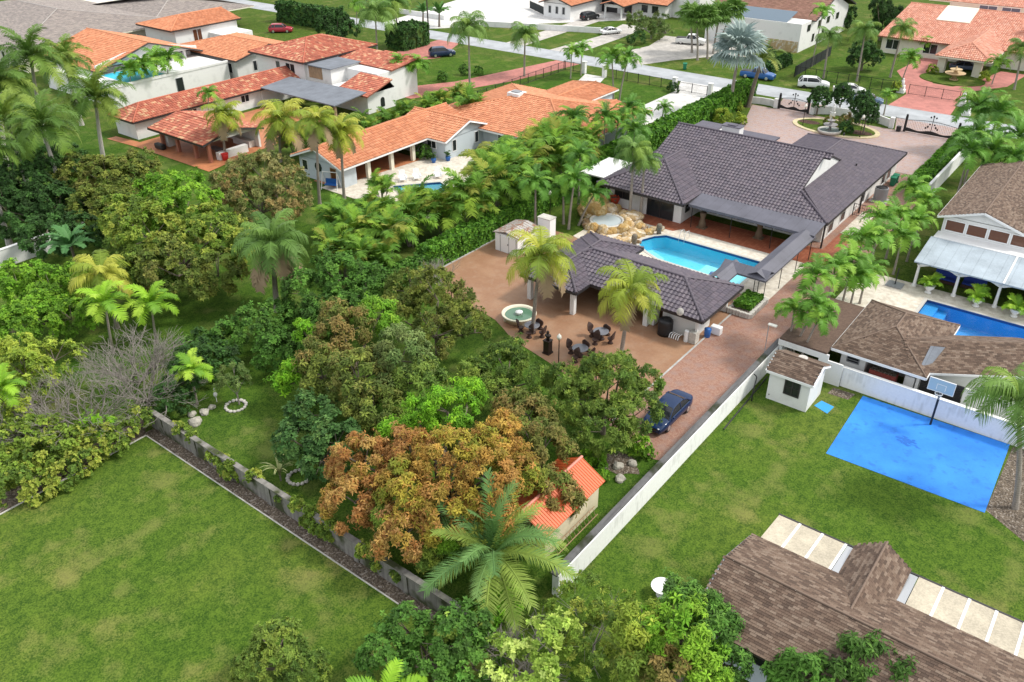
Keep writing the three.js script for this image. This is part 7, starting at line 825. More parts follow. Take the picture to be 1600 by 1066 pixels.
tree('creeper','low creeping vine mass beside the white edged lawn','creeper',[-50.0,0,-15.9],[[-0.4,1.2,1.3,1.6],[-0.2,1.3,-0.7,1.4],[0.5,1.0,3.5,1.4],[0.7,1.2,-2.0,1.2],[0.9,1.2,-3.9,1.0],[-2.8,1.6,1.3,1.6],[1.6,0.8,0.8,1.2],[0.6,1.2,-5.1,0.9],[-2.4,1.4,-0.2,1.5],[1.2,0.7,-0.7,1.0],[0.1,0.9,2.5,1.3],[1.3,0.8,-2.7,0.9],[-2.4,1.2,2.9,1.5],[1.4,0.5,2.5,1.0],[-0.0,1.1,0.5,1.3]],{leaf:'hedge',pal:'mixed',size:0.34,noTrunk:true,puff:0.45});
tree('shrub','small lime green bush among the bare branches','shrub',[-49.8,0,-18.5],[[0.0,1.8,0.0,1.0]],{leaf:'mango',pal:'lime',size:0.4,noTrunk:true});
tree('shrub','deep green shrub bank inside the corner of the grey wall','shrub',[-51.0,0,-26.7],[[-0.1,1.8,0.1,1.6],[-2.1,1.5,-2.4,1.4],[1.3,1.2,2.8,1.5],[0.4,1.5,1.3,1.4],[0.5,1.3,-1.9,1.4]],{leaf:'broad',pal:'deep',size:0.4,noTrunk:true});
tree('shrub','round dark bush alone on the open lawn','shrub',[-25.7,0,-14.1],[[-0.0,1.8,0.1,1.5],[-0.5,1.2,1.0,1.1],[1.4,1.4,-0.2,1.2],[-0.8,1.6,-0.9,1.0]],{leaf:'fine',pal:'oliveGreen',size:0.36,puff:0.4});
tree('shrub','loose mid green bush below the date palm','shrub',[-19.6,0,-18.7],[[0.3,2.4,-0.3,1.7],[-1.6,2.2,-0.0,1.4],[-1.6,1.8,1.8,1.4],[0.5,2.0,-2.0,1.4],[0.4,1.8,1.1,1.7],[2.0,1.8,-0.6,1.4]],{leaf:'broad',pal:'green',size:0.4,gap:0.1,twigs:6});
tree('shrub','pale yellow green bush with grey twigs at the bottom edge','shrub',[-16.2,0,-20.7],[[0.8,3,-0.9,1.2],[0.2,2.8,0.5,1.1],[0.9,2.6,-2.3,1.0],[1.5,2.6,0.4,1.2],[0.1,2.2,1.4,1.0],[-3.5,2.4,0.9,0.7]],{leaf:'broad',pal:'paleGreen',size:0.4,gap:0.25,twigs:9,trunk:0.1,bark:M.twig});
tree('shrub','thin twiggy bush at the end of the white wall','shrub',[-14.2,0,-24.6],[[-1.4,2.0,-0.3,1.7],[0.4,2.0,-0.2,1.4],[0.2,2.0,1.2,1.4],[-0.4,1.4,-2.5,1.0],[1.2,2.0,1.9,1.4]],{leaf:'fine',pal:'mixed',size:0.34,gap:0.22,per:8,twigs:9,trunk:0.07,bark:M.twig});
tree('mango_tree','dense rounded mango tree beside the brown shingle roof','tree',[-9.9,0,-25.6],[[-0.3,4.0,0.2,1.7,'fresh'],[-1.8,3.6,0.7,1.4,'yellowGreen'],[0.8,3.6,-1.2,1.4,'green'],[-1.1,4.2,-1.1,1.2,'green'],[-0.1,4.0,-1.9,1.0,'green'],[-1.2,2.8,2.1,1.2,'mixed'],[1.3,2.8,0.4,1.4,'fresh'],[2.1,2.4,-0.8,0.9,'green'],[0.2,3,1.6,1.1,'brownDark']],{leaf:'mango',pal:'fresh',size:0.5,per:11,trunk:0.25});
tree('fruit_tree','big leaved green tree over the lower edge of the shingle roof','tree',[-3.8,0,-28.4],[[0.7,3.6,-0.9,1.0],[-1.2,3.2,1.0,1.0],[2.4,3.2,-1.7,0.7],[-0.0,3,0.2,1.0],[-1.9,2.6,1.4,0.7]],{leaf:'mango',pal:'green',size:0.62,per:8});
tree('shrub','bright green vine under the date palm fronds','shrub',[-19.3,0,-22.9],[[0.1,1.4,-1.0,0.9],[0.5,1.2,0.4,0.9],[-0.6,1.0,0.6,0.8]],{leaf:'mango',pal:'lime',size:0.36,noTrunk:true});
tree('young_tree','slender young tree standing in a ring of white stones','tree',[-46.8,0,-27.2],[[-0.3,2.4,-0.3,0.9],[-0.3,2.0,0.5,0.7],[0.6,2.0,-0.2,0.7]],{leaf:'fine',pal:'greyGreen',size:0.3,gap:0.3,trunk:0.07,puff:0.35,bark:M.twig});
tree('shade_tree','dark roadside tree beside the clipped street hedge','tree',[-132.6,0,-114.4],[[-2.2,3.5,-2.4,2.5],[-2.9,3,0.3,2.0],[3.0,2.6,-0.5,1.8],[2.1,1.8,2.6,1.8]],{leaf:'broad',pal:'deep',size:0.6});
tree('shrub','grey leafless looking bush beside the curved drive','shrub',[-84.8,0,-153.7],[[0.7,2.2,3.4,2.2],[-3.9,2.6,-0.7,2.1],[0.2,2.4,-2.5,2.1],[3.0,1.4,-0.2,1.6]],{leaf:'fine',pal:'greyGreen',size:0.5,gap:0.35,twigs:10,bark:M.twig});
tree('shrub','small dark bush at the mouth of the curved drive','shrub',[-84.6,0,-146.8],[[0.4,1.2,-0.8,1.4],[-0.4,0.9,0.8,0.9]],{leaf:'broad',pal:'deep',size:0.4,noTrunk:true});
tree('shade_tree','dark bushy tree on the fenced lawn across the street','tree',[-43.2,0,-152.9],[[-0.3,2.8,-0.7,2.0],[-1.1,2,1.3,1.4],[1.5,2,-0.6,1.4]],{leaf:'broad',pal:'deep',size:0.6});
tree('conifer','tall dark conifer behind the fenced lawn across the street','tree',[-48.2,0,-178.7],[[-0.3,5,-0.4,2.0],[-0.2,3,0.3,1.8],[-0.5,7,4.2,1.3],[1.0,4,-4.1,1.6]],{leaf:'fine',pal:'deep',size:0.7});
tree('shrub','dark bush beside the tall brown roofed house','shrub',[-56.9,0,-184.8],[[0.1,3,-0.4,1.4],[-0.1,1.5,0.4,1.2]],{leaf:'broad',pal:'deep',size:0.6,noTrunk:true});
palm('coconut','yellowish coconut palm beside the round fountain on the patio',[-35.9,-48.6],7.0,3.3,[0.5,-0.4],{});
palm('coconut','yellowish coconut palm between the cabana and the parked blue car',[-28.0,-49.8],5.9,3.1,[0.4,-0.2],{});
palm('queen','taller slim palm of the pair against the dark tiled roof',[-41.8,-74.0],7.5,2.5,[0.0,-0.0],{});
palm('queen','shorter slim palm of the pair against the dark tiled roof',[-40.8,-74.6],6.2,2.2,[0.0,-0.0],{});
palm('date','large blue green date palm at the end of the white wall',[-21.1,-25.2],2.4,4.3,[0,0],{});
palm('royal','royal palm with white trunk on the grass below the terracotta yard',[-105.0,-49.7],7.7,4.9,[0.4,-0.8],{group:'royal palms behind the tiled pavilion'});
palm('royal','royal palm with grey trunk rising out of the dark tree',[-90.8,-37.7],9.9,4.1,[-0.1,0.1],{group:'royal palms behind the tiled pavilion'});
palm('royal','royal palm trunk leaving the left edge above the short white wall',[-88.7,-30.2],10.0,3.7,[0.2,-0.5],{group:'royal palms behind the tiled pavilion'});
palm('royal','tallest royal palm near the raised pool terrace',[-114.8,-47.4],11.6,4.8,[0.4,-1.1],{group:'royal palms behind the tiled pavilion'});
palm('royal','royal palm cut by the left edge below the grey hip roof',[-112.9,-41.2],10.0,4.2,[0.8,-2.0],{group:'royal palms behind the tiled pavilion'});
palm('small','second slim palm from the pavilion roof before the white terrace wall',[-127.4,-72.3],5.1,3.0,[0.1,-0.1],{group:'slim palms before the white terrace'});
palm('small','first slim palm from the pavilion roof before the white terrace wall',[-126.9,-73.1],5.2,3.0,[0.6,-1.0],{group:'slim palms before the white terrace'});
palm('small','third slim palm from the pavilion roof before the white terrace wall',[-127.5,-68.5],4.9,3.0,[0.7,-1.4],{group:'slim palms before the white terrace'});
palm('small','fourth slim palm from the pavilion roof before the white terrace wall',[-126.9,-66.7],4.6,3.0,[0.4,-0.8],{group:'slim palms before the white terrace'});
palm('royal','lower royal palm cut by the left edge',[-99.3,-37.7],9,4.6,[0,0],{group:'royal palms behind the tiled pavilion'});
palm('royal','royal palm in front of the raised pool corner',[-121.8,-55.9],9,4.6,[0,0],{group:'royal palms behind the tiled pavilion'});
palm('skirt','palm with a skirt of dead brown fronds on the shaded lawn',[-55.8,-37.9],6.3,3.5,[0.3,-0.5],{});
palm('coconut','yellow coconut palm between the pavilion and the orange roofed house',[-86.4,-63.0],5.3,4.0,[0.4,-0.5],{});
palm('coconut','tall palm in front of the end wall of the orange roofed house',[-71.2,-56.2],9.6,2.8,[0.5,-0.7],{});
palm('coconut','palm at the pool deck corner of the orange roofed house',[-70.6,-59.3],7.8,2.9,[0.3,-0.4],{});
palm('coconut','palm leaning over the right end of the tiled pavilion',[-93.1,-59.5],5.7,2.9,[0.4,-0.6],{});
palm('small','small palm behind the pavilion roof',[-107.3,-67.0],4.2,1.8,[0.4,-0.6],{});
palm('areca1','bright yellow green palm in the jungle left of the shaded lawn',[-60.8,-25.4],4.3,2.5,[0.2,-0.4],{});
palm('areca1','green palm with a red seed cluster in the jungle',[-59.4,-28.4],3.4,2.5,[0.2,-0.3],{});
palm('coconut','coconut palm with browning tips above the jungle palms',[-64.3,-27.8],5,2.8,[0,0],{});
palm('cycad','dark feathery cycad palm at the end of the short white wall',[-76.4,-31.0],3,2.4,[0,0],{});
palm('areca1','small palm above the white rocks by the grey wall',[-49.3,-25.3],2.8,1.7,[0.1,-0.2],{});
palm('areca1','palm fronds reaching in from the left edge over the bare branches',[-55.6,-15.6],4,1.9,[0,0],{});
palm('areca1','bright palm tip at the bottom edge below the open lawn',[-19.2,-15.1],2.4,2.2,[0,0],{});
palm('queen','drooping palm beside the clipped street hedge',[-118.9,-111.8],7.2,4.9,[0.2,-0.2],{group:'palms along the street'});
palm('queen','drooping palm on the lawn with the brick drive',[-88.9,-103.0],9.5,4.0,[0.1,-0.1],{group:'palms along the street'});
palm('queen','drooping palm by the front fence of the orange roofed house',[-87.5,-115.6],6.4,3.6,[0.1,-0.1],{group:'palms along the street'});
palm('small','small palm left of the pair inside the front fence',[-80.2,-118.8],4.3,2.1,[0.1,-0.0],{group:'palms along the street'});
palm('small','small palm right of the pair inside the front fence',[-80.0,-121.6],4.3,2.1,[-0.0,0.0],{group:'palms along the street'});
palm('fox','upright palm of the leaning pair on the front lawn',[-66.9,-111.0],6.3,3.0,[-0.5,0.3],{group:'palms along the street'});
palm('fox','leaning palm of the pair on the front lawn',[-65.9,-110.9],6.6,2.6,[0.8,-0.5],{group:'palms along the street'});
palm('small','left palm against the arched window wall',[-96.0,-95.4],4.7,2.4,[-0.2,0.2],{group:'palms along the street'});
palm('small','right palm against the arched window wall',[-95.4,-96.3],4.3,2.4,[1.1,-1.0],{group:'palms along the street'});
palm('small','lowest palm against the arched window wall',[-95.9,-95.0],2.6,1.8,[-0.4,0.4],{group:'palms along the street'});
palm('queen','tall palm over the street at the top edge',[-121.5,-119.9],7.8,3.6,[0.1,-0.1],{group:'palms along the street'});
palm('small','slim palm across the street from the hedge',[-136.8,-123.5],5.3,2.3,[0.3,-0.3],{group:'palms along the street'});
palm('datesmall','left low date palm by the white forecourt',[-132.6,-138.9],2.1,2.7,[0.1,-0.1],{group:'palms along the street'});
palm('datesmall','right low date palm by the white forecourt',[-127.0,-137.9],2.6,3.0,[0.1,-0.1],{group:'palms along the street'});
palm('bismarck','silver blue fan palm at the head of the tall hedge',[-50.3,-116.2],9.0,3.8,[0.3,-0.1],{});
palm('datetall','leaning date palm beside the silver blue fan palm',[-49.4,-120.9],7.1,3.4,[1.0,-0.4],{});
palm('sabal','fan palm nearest the street in the palm grove',[-69.2,-143.1],7.0,2.7,[-0.8,0.4],{group:'fan palm grove by the curved drive'});
palm('sabal','second fan palm of the grove by the curved drive',[-68.2,-145.0],7.0,2.7,[-0.8,0.4],{group:'fan palm grove by the curved drive'});
palm('sabal','fan palm at the left of the grove by the pickup',[-72.8,-147.9],6.7,2.6,[-0.9,0.5],{group:'fan palm grove by the curved drive'});
palm('sabal','fan palm behind the others in the grove',[-69.2,-149.3],6.7,2.8,[0.3,-0.2],{group:'fan palm grove by the curved drive'});
palm('sabal','fan palm at the right of the grove',[-69.6,-151.6],7.3,2.6,[2.0,-0.9],{group:'fan palm grove by the curved drive'});
palm('small','tall thin palm by the black fence corner',[-51.0,-150.5],8.9,2.4,[0.3,-0.1],{group:'palms in the fenced yard across the street'});
palm('queen','drooping palm above the parked white sedan',[-46.5,-144.0],6.6,2.7,[-0.2,0.1],{group:'palms in the fenced yard across the street'});
palm('queen','palm on the fenced lawn before the pink roof',[-41.4,-145.2],7.7,3.1,[-0.2,0.1],{group:'palms in the fenced yard across the street'});
palm('queen','palm where the red drive meets the fenced lawn',[-37.8,-151.0],7.5,2.9,[0.3,-0.1],{group:'palms in the fenced yard across the street'});
palm('small','low palm beside the red gate',[-35.0,-147.4],4.1,2.4,[0.5,-0.1],{group:'palms in the fenced yard across the street'});
palm('small','left palm in front of the pink roof',[-41.4,-185.8],3.3,1.8,[-0.2,0.1],{group:'palms in the fenced yard across the street'});
palm('small','right palm in front of the pink roof',[-39.6,-187.1],4.1,1.7,[0.2,-0.0],{group:'palms in the fenced yard across the street'});
palm('small','small palm under the pink eave',[-37.1,-169.0],2.6,1.6,[-0.3,0.1],{group:'palms in the fenced yard across the street'});
palm('small','palm on the red drive island',[-23.3,-156.0],3.3,2.4,[0.2,-0.0],{group:'palms in the fenced yard across the street'});
palm('queen','palm at the right edge beside the red drive',[-19.8,-154.8],6.0,3.0,[-0.5,0.1],{group:'palms in the fenced yard across the street'});
palm('small','small palm on the verge by the white gate pier',[-31.9,-128.5],2.8,1.5,[0.0,-0.0],{group:'palms in the fenced yard across the street'});
palm('small','leftmost slim palm over the flat roof by the white shed',[-17.4,-57.4],4.3,1.7,[-0.1,0.0],{group:'slim palms over the flat roof beside the white shed'});
palm('small','tallest slim palm over the flat roof by the white shed',[-17.0,-57.0],5.3,1.8,[1.1,-0.3],{group:'slim palms over the flat roof beside the white shed'});
palm('small','slim palm nearest the pool house roof',[-16.2,-56.5],4.6,1.6,[0.8,-0.2],{group:'slim palms over the flat roof beside the white shed'});
palm('queen','drooping palm at the right edge over the blue court',[0.5,-49.5],7.2,3.3,[-1.9,0.0],{});
palm('small','palm left of the cluster below the orange roof',[-59.9,-86.4],4.2,1.9,[-0.3,0.2],{group:'palms between the orange roof and the dark roof'});
palm('small','palm in the middle of the cluster below the orange roof',[-57.9,-88.2],4.5,1.9,[-0.3,0.2],{group:'palms between the orange roof and the dark roof'});
palm('small','low palm below the cluster by the orange roof',[-54.5,-84.2],2.9,2.0,[-0.1,0.1],{group:'palms between the orange roof and the dark roof'});
palm('small','palm beside the long hedge and orange roof',[-54.5,-91.4],3.9,2.1,[0.2,-0.1],{group:'palms between the orange roof and the dark roof'});
palm('small','palm by the long hedge near the dark roof corner',[-53.6,-96.2],3.8,2.0,[-0.1,0.0],{group:'palms between the orange roof and the dark roof'});
palm('small','small palm over the front end of the long hedge',[-54.2,-102.6],3.1,1.6,[0.3,-0.2],{group:'palms between the orange roof and the dark roof'});
palm('fox','tallest dark palm behind the golden rocks',[-45.4,-67.7],5.3,2.2,[0.4,-0.2],{group:'dark palms behind the rock garden'});
palm('fox','dark palm leaning over the golden rocks',[-45.1,-69.2],3.4,2.0,[1.2,-0.8],{group:'dark palms behind the rock garden'});
palm('fox','dark palm between the shed and the golden rocks',[-46.6,-68.5],3.6,1.9,[-0.1,0.1],{group:'dark palms behind the rock garden'});
palm('fox','slim palm beside the flat white cover',[-48.4,-74],5.4,2.5,[0,0],{group:'dark palms behind the rock garden'});
palm('fox','slim palm behind the flat white cover',[-49,-86.5],5.0,2.5,[0,0],{group:'dark palms behind the rock garden'});
palm('fox','full palm over the long hedge by the flat white cover',[-53.5,-87],5.6,2.5,[0,0],{group:'dark palms behind the rock garden'});
palm('fox','full palm left of the long hedge below the orange roof',[-56.5,-84.5],5.6,2.5,[0,0],{group:'dark palms behind the rock garden'});
palm('fox','full palm over the long hedge below the orange eave',[-54,-93.5],5.0,2.5,[0,0],{group:'dark palms behind the rock garden'});
palm('fox','full palm between the metal shed and the rocks',[-48.2,-65.6],5.0,2.5,[0,0],{group:'dark palms behind the rock garden'});
palm('small','first palm of the drive row counted from the white shed',[-17.3,-60.5],6.0,2.05,[0,0],{group:'palm row between the brick drive and the porch house'});
palm('small','second palm of the drive row counted from the white shed',[-17.2,-65.0],5.0,2.05,[0,0],{group:'palm row between the brick drive and the porch house'});
palm('small','third palm of the drive row counted from the white shed',[-15.9,-67.2],3.6,2.05,[0,0],{group:'palm row between the brick drive and the porch house'});
palm('small','fourth palm of the drive row counted from the white shed',[-16.8,-68.1],4.6000000000000005,2.05,[0,0],{group:'palm row between the brick drive and the porch house'});
palm('small','fifth palm of the drive row counted from the white shed',[-15.8,-69.8],3.0,2.05,[0,0],{group:'palm row between the brick drive and the porch house'});
palm('small','sixth palm of the drive row counted from the white shed',[-17.4,-72.4],4.800000000000001,2.05,[0,0],{group:'palm row between the brick drive and the porch house'});
palm('small','seventh palm of the drive row counted from the white shed',[-16.6,-73.6],4.7,2.05,[0,0],{group:'palm row between the brick drive and the porch house'});
palm('small','eighth palm of the drive row counted from the white shed',[-15.2,-77.4],3.8,2.05,[0,0],{group:'palm row between the brick drive and the porch house'});
palm('small','ninth palm of the drive row counted from the white shed',[-17.4,-77.6],4.800000000000001,2.05,[0,0],{group:'palm row between the brick drive and the porch house'});
palm('small','tenth palm of the drive row counted from the white shed',[-16.8,-80.4],4.6000000000000005,2.05,[0,0],{group:'palm row between the brick drive and the porch house'});
palm('small','eleventh palm of the drive row counted from the white shed',[-15.0,-81.0],4.1000000000000005,2.05,[0,0],{group:'palm row between the brick drive and the porch house'});
palm('small','twelfth palm of the drive row counted from the white shed',[-15.6,-85.4],4.6000000000000005,2.05,[0,0],{group:'palm row between the brick drive and the porch house'});
palm('small','thirteenth palm of the drive row counted from the white shed',[-17.4,-87.6],4.800000000000001,2.05,[0,0],{group:'palm row between the brick drive and the porch house'});
palm('fox','front left palm of the thicket beside the black gate',[-15.8,-106.4],5.5,3.1,[0,0],{group:'palm thicket beside the black gate'});
palm('fox','top left palm of the thicket beside the black gate',[-15.9,-117.2],5.5,3.3,[0,0],{group:'palm thicket beside the black gate'});
palm('fox','right edge palm of the thicket beside the black gate',[-12.1,-109.1],5.5,3.1,[0,0],{group:'palm thicket beside the black gate'});
palm('fox','front middle palm of the thicket beside the black gate',[-13.2,-101.4],5.5,2.9,[0,0],{group:'palm thicket beside the black gate'});
palm('fox','lowest front palm of the thicket beside the black gate',[-15.2,-100.0],5.5,2.9,[0,0],{group:'palm thicket beside the black gate'});
palm('fox','lower right palm of the thicket beside the black gate',[-10.9,-100.6],5.5,2.9,[0,0],{group:'palm thicket beside the black gate'});
palm('fox','farthest palm of the thicket beside the black gate',[-18.4,-118.7],5.5,3.4,[0,0],{group:'palm thicket beside the black gate'});
areca('first areca clump of the tall screen behind the metal shed',[-52.7,-61],5.4,2.1,'areca screen along the long hedge',92);
areca('second areca clump of the tall screen behind the metal shed',[-53.2,-64.5],6.0,2.1,'areca screen along the long hedge',92);
areca('third areca clump of the tall screen behind the metal shed',[-52.8,-68],6.4,2.1,'areca screen along the long hedge',92);
areca('fourth areca clump of the tall screen behind the metal shed',[-53.6,-71.5],6.6,2.1,'areca screen along the long hedge',92);
areca('fifth areca clump of the tall screen behind the metal shed',[-52.8,-75],6.6,2.1,'areca screen along the long hedge',92);
areca('sixth areca clump of the tall screen behind the metal shed',[-53.8,-78.5],6.2,2.1,'areca screen along the long hedge',92);
areca('seventh areca clump of the tall screen behind the metal shed',[-56,-67],6.0,2.1,'areca screen along the long hedge',92);
areca('eighth areca clump of the tall screen behind the metal shed',[-56.5,-71.5],6.4,2.1,'areca screen along the long hedge',92);
areca('ninth areca clump of the tall screen behind the metal shed',[-56.8,-75.5],6.4,2.1,'areca screen along the long hedge',92);
areca('tenth areca clump of the tall screen behind the metal shed',[-56.5,-79.5],6.0,2.1,'areca screen along the long hedge',92);
areca('eleventh areca clump of the tall screen behind the metal shed',[-54,-83],5.4,2.1,'areca screen along the long hedge',92);
areca('first areca clump of the low thicket below the curved pool',[-53.0,-47],4.0,1.9,'areca thicket below the curved pool',80);
areca('second areca clump of the low thicket below the curved pool',[-54.5,-50.5],4.6,1.9,'areca thicket below the curved pool',80);
areca('third areca clump of the low thicket below the curved pool',[-56,-46],4.0,1.9,'areca thicket below the curved pool',80);
areca('fourth areca clump of the low thicket below the curved pool',[-57.5,-49.5],4.6,1.9,'areca thicket below the curved pool',80);
areca('fifth areca clump of the low thicket below the curved pool',[-58.5,-53.5],4.4,1.9,'areca thicket below the curved pool',80);
areca('sixth areca clump of the low thicket below the curved pool',[-60.5,-50],4.2,1.9,'areca thicket below the curved pool',80);
areca('seventh areca clump of the low thicket below the curved pool',[-61.5,-54.5],4.0,1.9,'areca thicket below the curved pool',80);
areca('eighth areca clump of the low thicket below the curved pool',[-55.5,-54.5],5.0,1.9,'areca thicket below the curved pool',80);
areca('ninth areca clump of the low thicket below the curved pool',[-54.0,-58],5.0,1.9,'areca thicket below the curved pool',80);
areca('tenth areca clump of the low thicket below the curved pool',[-57.6,-57.6],4.4,1.9,'areca thicket below the curved pool',80);
areca('eleventh areca clump of the low thicket below the curved pool',[-63.5,-51.5],3.6,1.9,'areca thicket below the curved pool',80);
areca('first areca clump of the screen between the clay and orange roofs',[-83.5,-67],3.4,1.8,'areca screen behind the orange roof',60);
areca('second areca clump of the screen between the clay and orange roofs',[-83.2,-71],3.4,1.8,'areca screen behind the orange roof',60);
areca('third areca clump of the screen between the clay and orange roofs',[-83.6,-75],3.6,1.8,'areca screen behind the orange roof',60);
areca('fourth areca clump of the screen between the clay and orange roofs',[-83.3,-79],3.4,1.8,'areca screen behind the orange roof',60);
areca('fifth areca clump of the screen between the clay and orange roofs',[-83.7,-83],3.4,1.8,'areca screen behind the orange roof',60);
areca('sixth areca clump of the screen between the clay and orange roofs',[-83.4,-87],3.2,1.8,'areca screen behind the orange roof',60);
areca('seventh areca clump of the screen between the clay and orange roofs',[-84,-91],3.0,1.8,'areca screen behind the orange roof',60);
areca('eighth areca clump of the screen between the clay and orange roofs',[-85,-95],3.0,1.8,'areca screen behind the orange roof',60);
areca('ninth areca clump of the screen between the clay and orange roofs',[-87,-66],3.4,1.8,'areca screen behind the orange roof',60);
areca('tenth areca clump of the screen between the clay and orange roofs',[-87,-71],3.2,1.8,'areca screen behind the orange roof',60);
areca('areca clump in the roof corner of the orange roofed house',[-75.6,-88.6],5.0,2.0,null,50);
areca('areca clump at the left end of the curved pool deck',[-66.5,-61.3],3.0,1.7,null,46);
areca('areca clump standing in the curved pool deck corner',[-61.5,-60.8],2.8,1.7,null,44);
hedge('long tall clipped hedge between the two front drives',-52.2,-50.0,-124.5,-84,3.0,{size:0.42,dens:20});
hedge('long clipped hedge behind the metal shed and the patio',-51.6,-50.0,-84,-51.5,2.3,{size:0.36});
hedge('shady clipped hedge continuing past the patio corner',-51.4,-50.0,-51.5,-34,1.8,{pal:'green'});
hedge('clipped hedge along the front courtyard by the black gate',-20.2,-18.5,-121.6,-98.5,2.0,{});
hedge('low square hedge in the stone planter at the cabana corner',-24.1,-22.6,-64.6,-62.0,0.45,{y:0.5,size:0.22,wob:0.1});
hedge('tall dark street hedge beside the dark parked car',-121.5,-117,-124,-117,4,{pal:'deep',size:0.6,dens:16});
hedge('long dark street hedge behind the red car',-160,-141,-124,-121.5,4,{pal:'deep',size:0.6,dens:14});
hedge('low dark hedge by the driveway of the tall brown roofed house',-56,-54.5,-150,-141,1.6,{pal:'deep',size:0.5});
tree('topiary_tree','dome topiary tree left of the front fountain','tree',[-39.7,0,-122.9],[[0,2.2,0,1.6],[0,3.0,0,1.2]],{leaf:'hedge',pal:'deep',size:0.34,puff:0.36,per:6,dens:1.5,trunk:0.12,twigs:0,group:'clipped topiary trees in the front court'});
tree('topiary_tree','dome topiary tree behind the front garden wall','tree',[-37.6,0,-126.2],[[0,2.2,0,1.6],[0,3.0,0,1.2]],{leaf:'hedge',pal:'deep',size:0.34,puff:0.36,per:6,dens:1.5,trunk:0.12,twigs:0,group:'clipped topiary trees in the front court'});
tree('topiary_tree','egg shaped topiary tree nearest the dark roof','tree',[-31.3,0,-117.6],[[0,2.5,0,1.6],[0,3.6,0,1.25]],{leaf:'hedge',pal:'deep',size:0.34,puff:0.36,per:6,dens:1.5,trunk:0.12,twigs:0,group:'clipped topiary trees in the front court'});
tree('topiary_tree','egg shaped topiary tree behind the other near the white pier','tree',[-33.2,0,-121.8],[[0,2.5,0,1.6],[0,3.6,0,1.25]],{leaf:'hedge',pal:'deep',size:0.34,puff:0.36,per:6,dens:1.5,trunk:0.12,twigs:0,group:'clipped topiary trees in the front court'});
tree('shrub','round bush on the lawn beside the brick drive','shrub',[-96.5,0,-104.9],[[0,0.7200000000000001,0,0.9],[0.54,0.54,0.27,0.63]],{leaf:'hedge',pal:'green',size:0.3,puff:0.35,noTrunk:true});
tree('shrub','left of two bushes at the palm foot by the brick drive','shrub',[-96.3,0,-110.3],[[0,0.7200000000000001,0,0.9],[0.54,0.54,0.27,0.63]],{leaf:'hedge',pal:'green',size:0.3,puff:0.35,noTrunk:true});
tree('shrub','right of two bushes at the palm foot by the brick drive','shrub',[-94.3,0,-111.8],[[0,0.6400000000000001,0,0.8],[0.48,0.48,0.24,0.5599999999999999]],{leaf:'hedge',pal:'green',size:0.3,puff:0.35,noTrunk:true});
tree('shrub','yellow green shrub at the corner of the front lawn','shrub',[-48.6,0,-110.5],[[0,1.04,0,1.3],[0.78,0.78,0.39,0.9099999999999999]],{leaf:'hedge',pal:'yellowGreen',size:0.3,puff:0.35,noTrunk:true});
tree('shrub','pale shrub by the front courtyard paving','shrub',[-46.8,0,-112.5],[[0,0.6400000000000001,0,0.8],[0.48,0.48,0.24,0.5599999999999999]],{leaf:'hedge',pal:'yellowGreen',size:0.3,puff:0.35,noTrunk:true});
tree('shrub','yellow flowering shrub below the silver fan palm','shrub',[-50,0,-118.5],[[0,0.48,0,0.6],[0.36,0.36,0.18,0.42]],{leaf:'hedge',pal:'yellowGreen',size:0.3,puff:0.35,noTrunk:true});
tree('shrub','reddish shrub beside the front fountain','shrub',[-36.2,0,-118.3],[[0,0.6400000000000001,0,0.8],[0.48,0.48,0.24,0.5599999999999999]],{leaf:'hedge',pal:'brownDark',size:0.3,puff:0.35,noTrunk:true});
tree('shrub','clipped round bush beside the front fountain','shrub',[-33.6,0,-117],[[0,0.7200000000000001,0,0.9],[0.54,0.54,0.27,0.63]],{leaf:'hedge',pal:'deep',size:0.3,puff:0.35,noTrunk:true});
tree('shrub','brown green shrub between the front topiaries','shrub',[-34.8,0,-120.5],[[0,0.7200000000000001,0,0.9],[0.54,0.54,0.27,0.63]],{leaf:'hedge',pal:'dusty',size:0.3,puff:0.35,noTrunk:true});
tree('shrub','leafy shrub in the porch corner of the orange roofed house','shrub',[-72.8,0,-75.0],[[0,0.8,0,1.0],[0.6,0.6,0.3,0.7]],{leaf:'hedge',pal:'green',size:0.3,puff:0.35,noTrunk:true});
tree('shrub','dark shrub by the pier of the orange house drive','shrub',[-62.5,0,-121.6],[[0,0.6400000000000001,0,0.8],[0.48,0.48,0.24,0.5599999999999999]],{leaf:'hedge',pal:'deep',size:0.3,puff:0.35,noTrunk:true});
tree('shrub','bright shrub behind the orange shed','shrub',[-22,0,-36.6],[[0,0.7200000000000001,0,0.9],[0.54,0.54,0.27,0.63]],{leaf:'hedge',pal:'fresh',size:0.3,puff:0.35,noTrunk:true});
tree('shrub','low bright plant at the end of the brick drive','shrub',[-20.6,0,-40.2],[[0,0.5599999999999999,0,0.7],[0.42,0.42,0.21,0.48999999999999994]],{leaf:'hedge',pal:'fresh',size:0.3,puff:0.35,noTrunk:true});
tree('shrub','dark shrub under the palms of the tall brown roofed house','shrub',[-59,0,-150],[[0,1.04,0,1.3],[0.78,0.78,0.39,0.9099999999999999]],{leaf:'hedge',pal:'deep',size:0.3,puff:0.35,noTrunk:true});
tree('shrub','yellow green shrub left of the pink drive through porch','shrub',[-33,0,-157.5],[[0,0.6400000000000001,0,0.8],[0.48,0.48,0.24,0.5599999999999999]],{leaf:'hedge',pal:'yellowGreen',size:0.3,puff:0.35,noTrunk:true});
tree('shrub','yellow green shrub right of the pink drive through porch','shrub',[-25,0,-157.8],[[0,0.6400000000000001,0,0.8],[0.48,0.48,0.24,0.5599999999999999]],{leaf:'hedge',pal:'yellowGreen',size:0.3,puff:0.35,noTrunk:true});
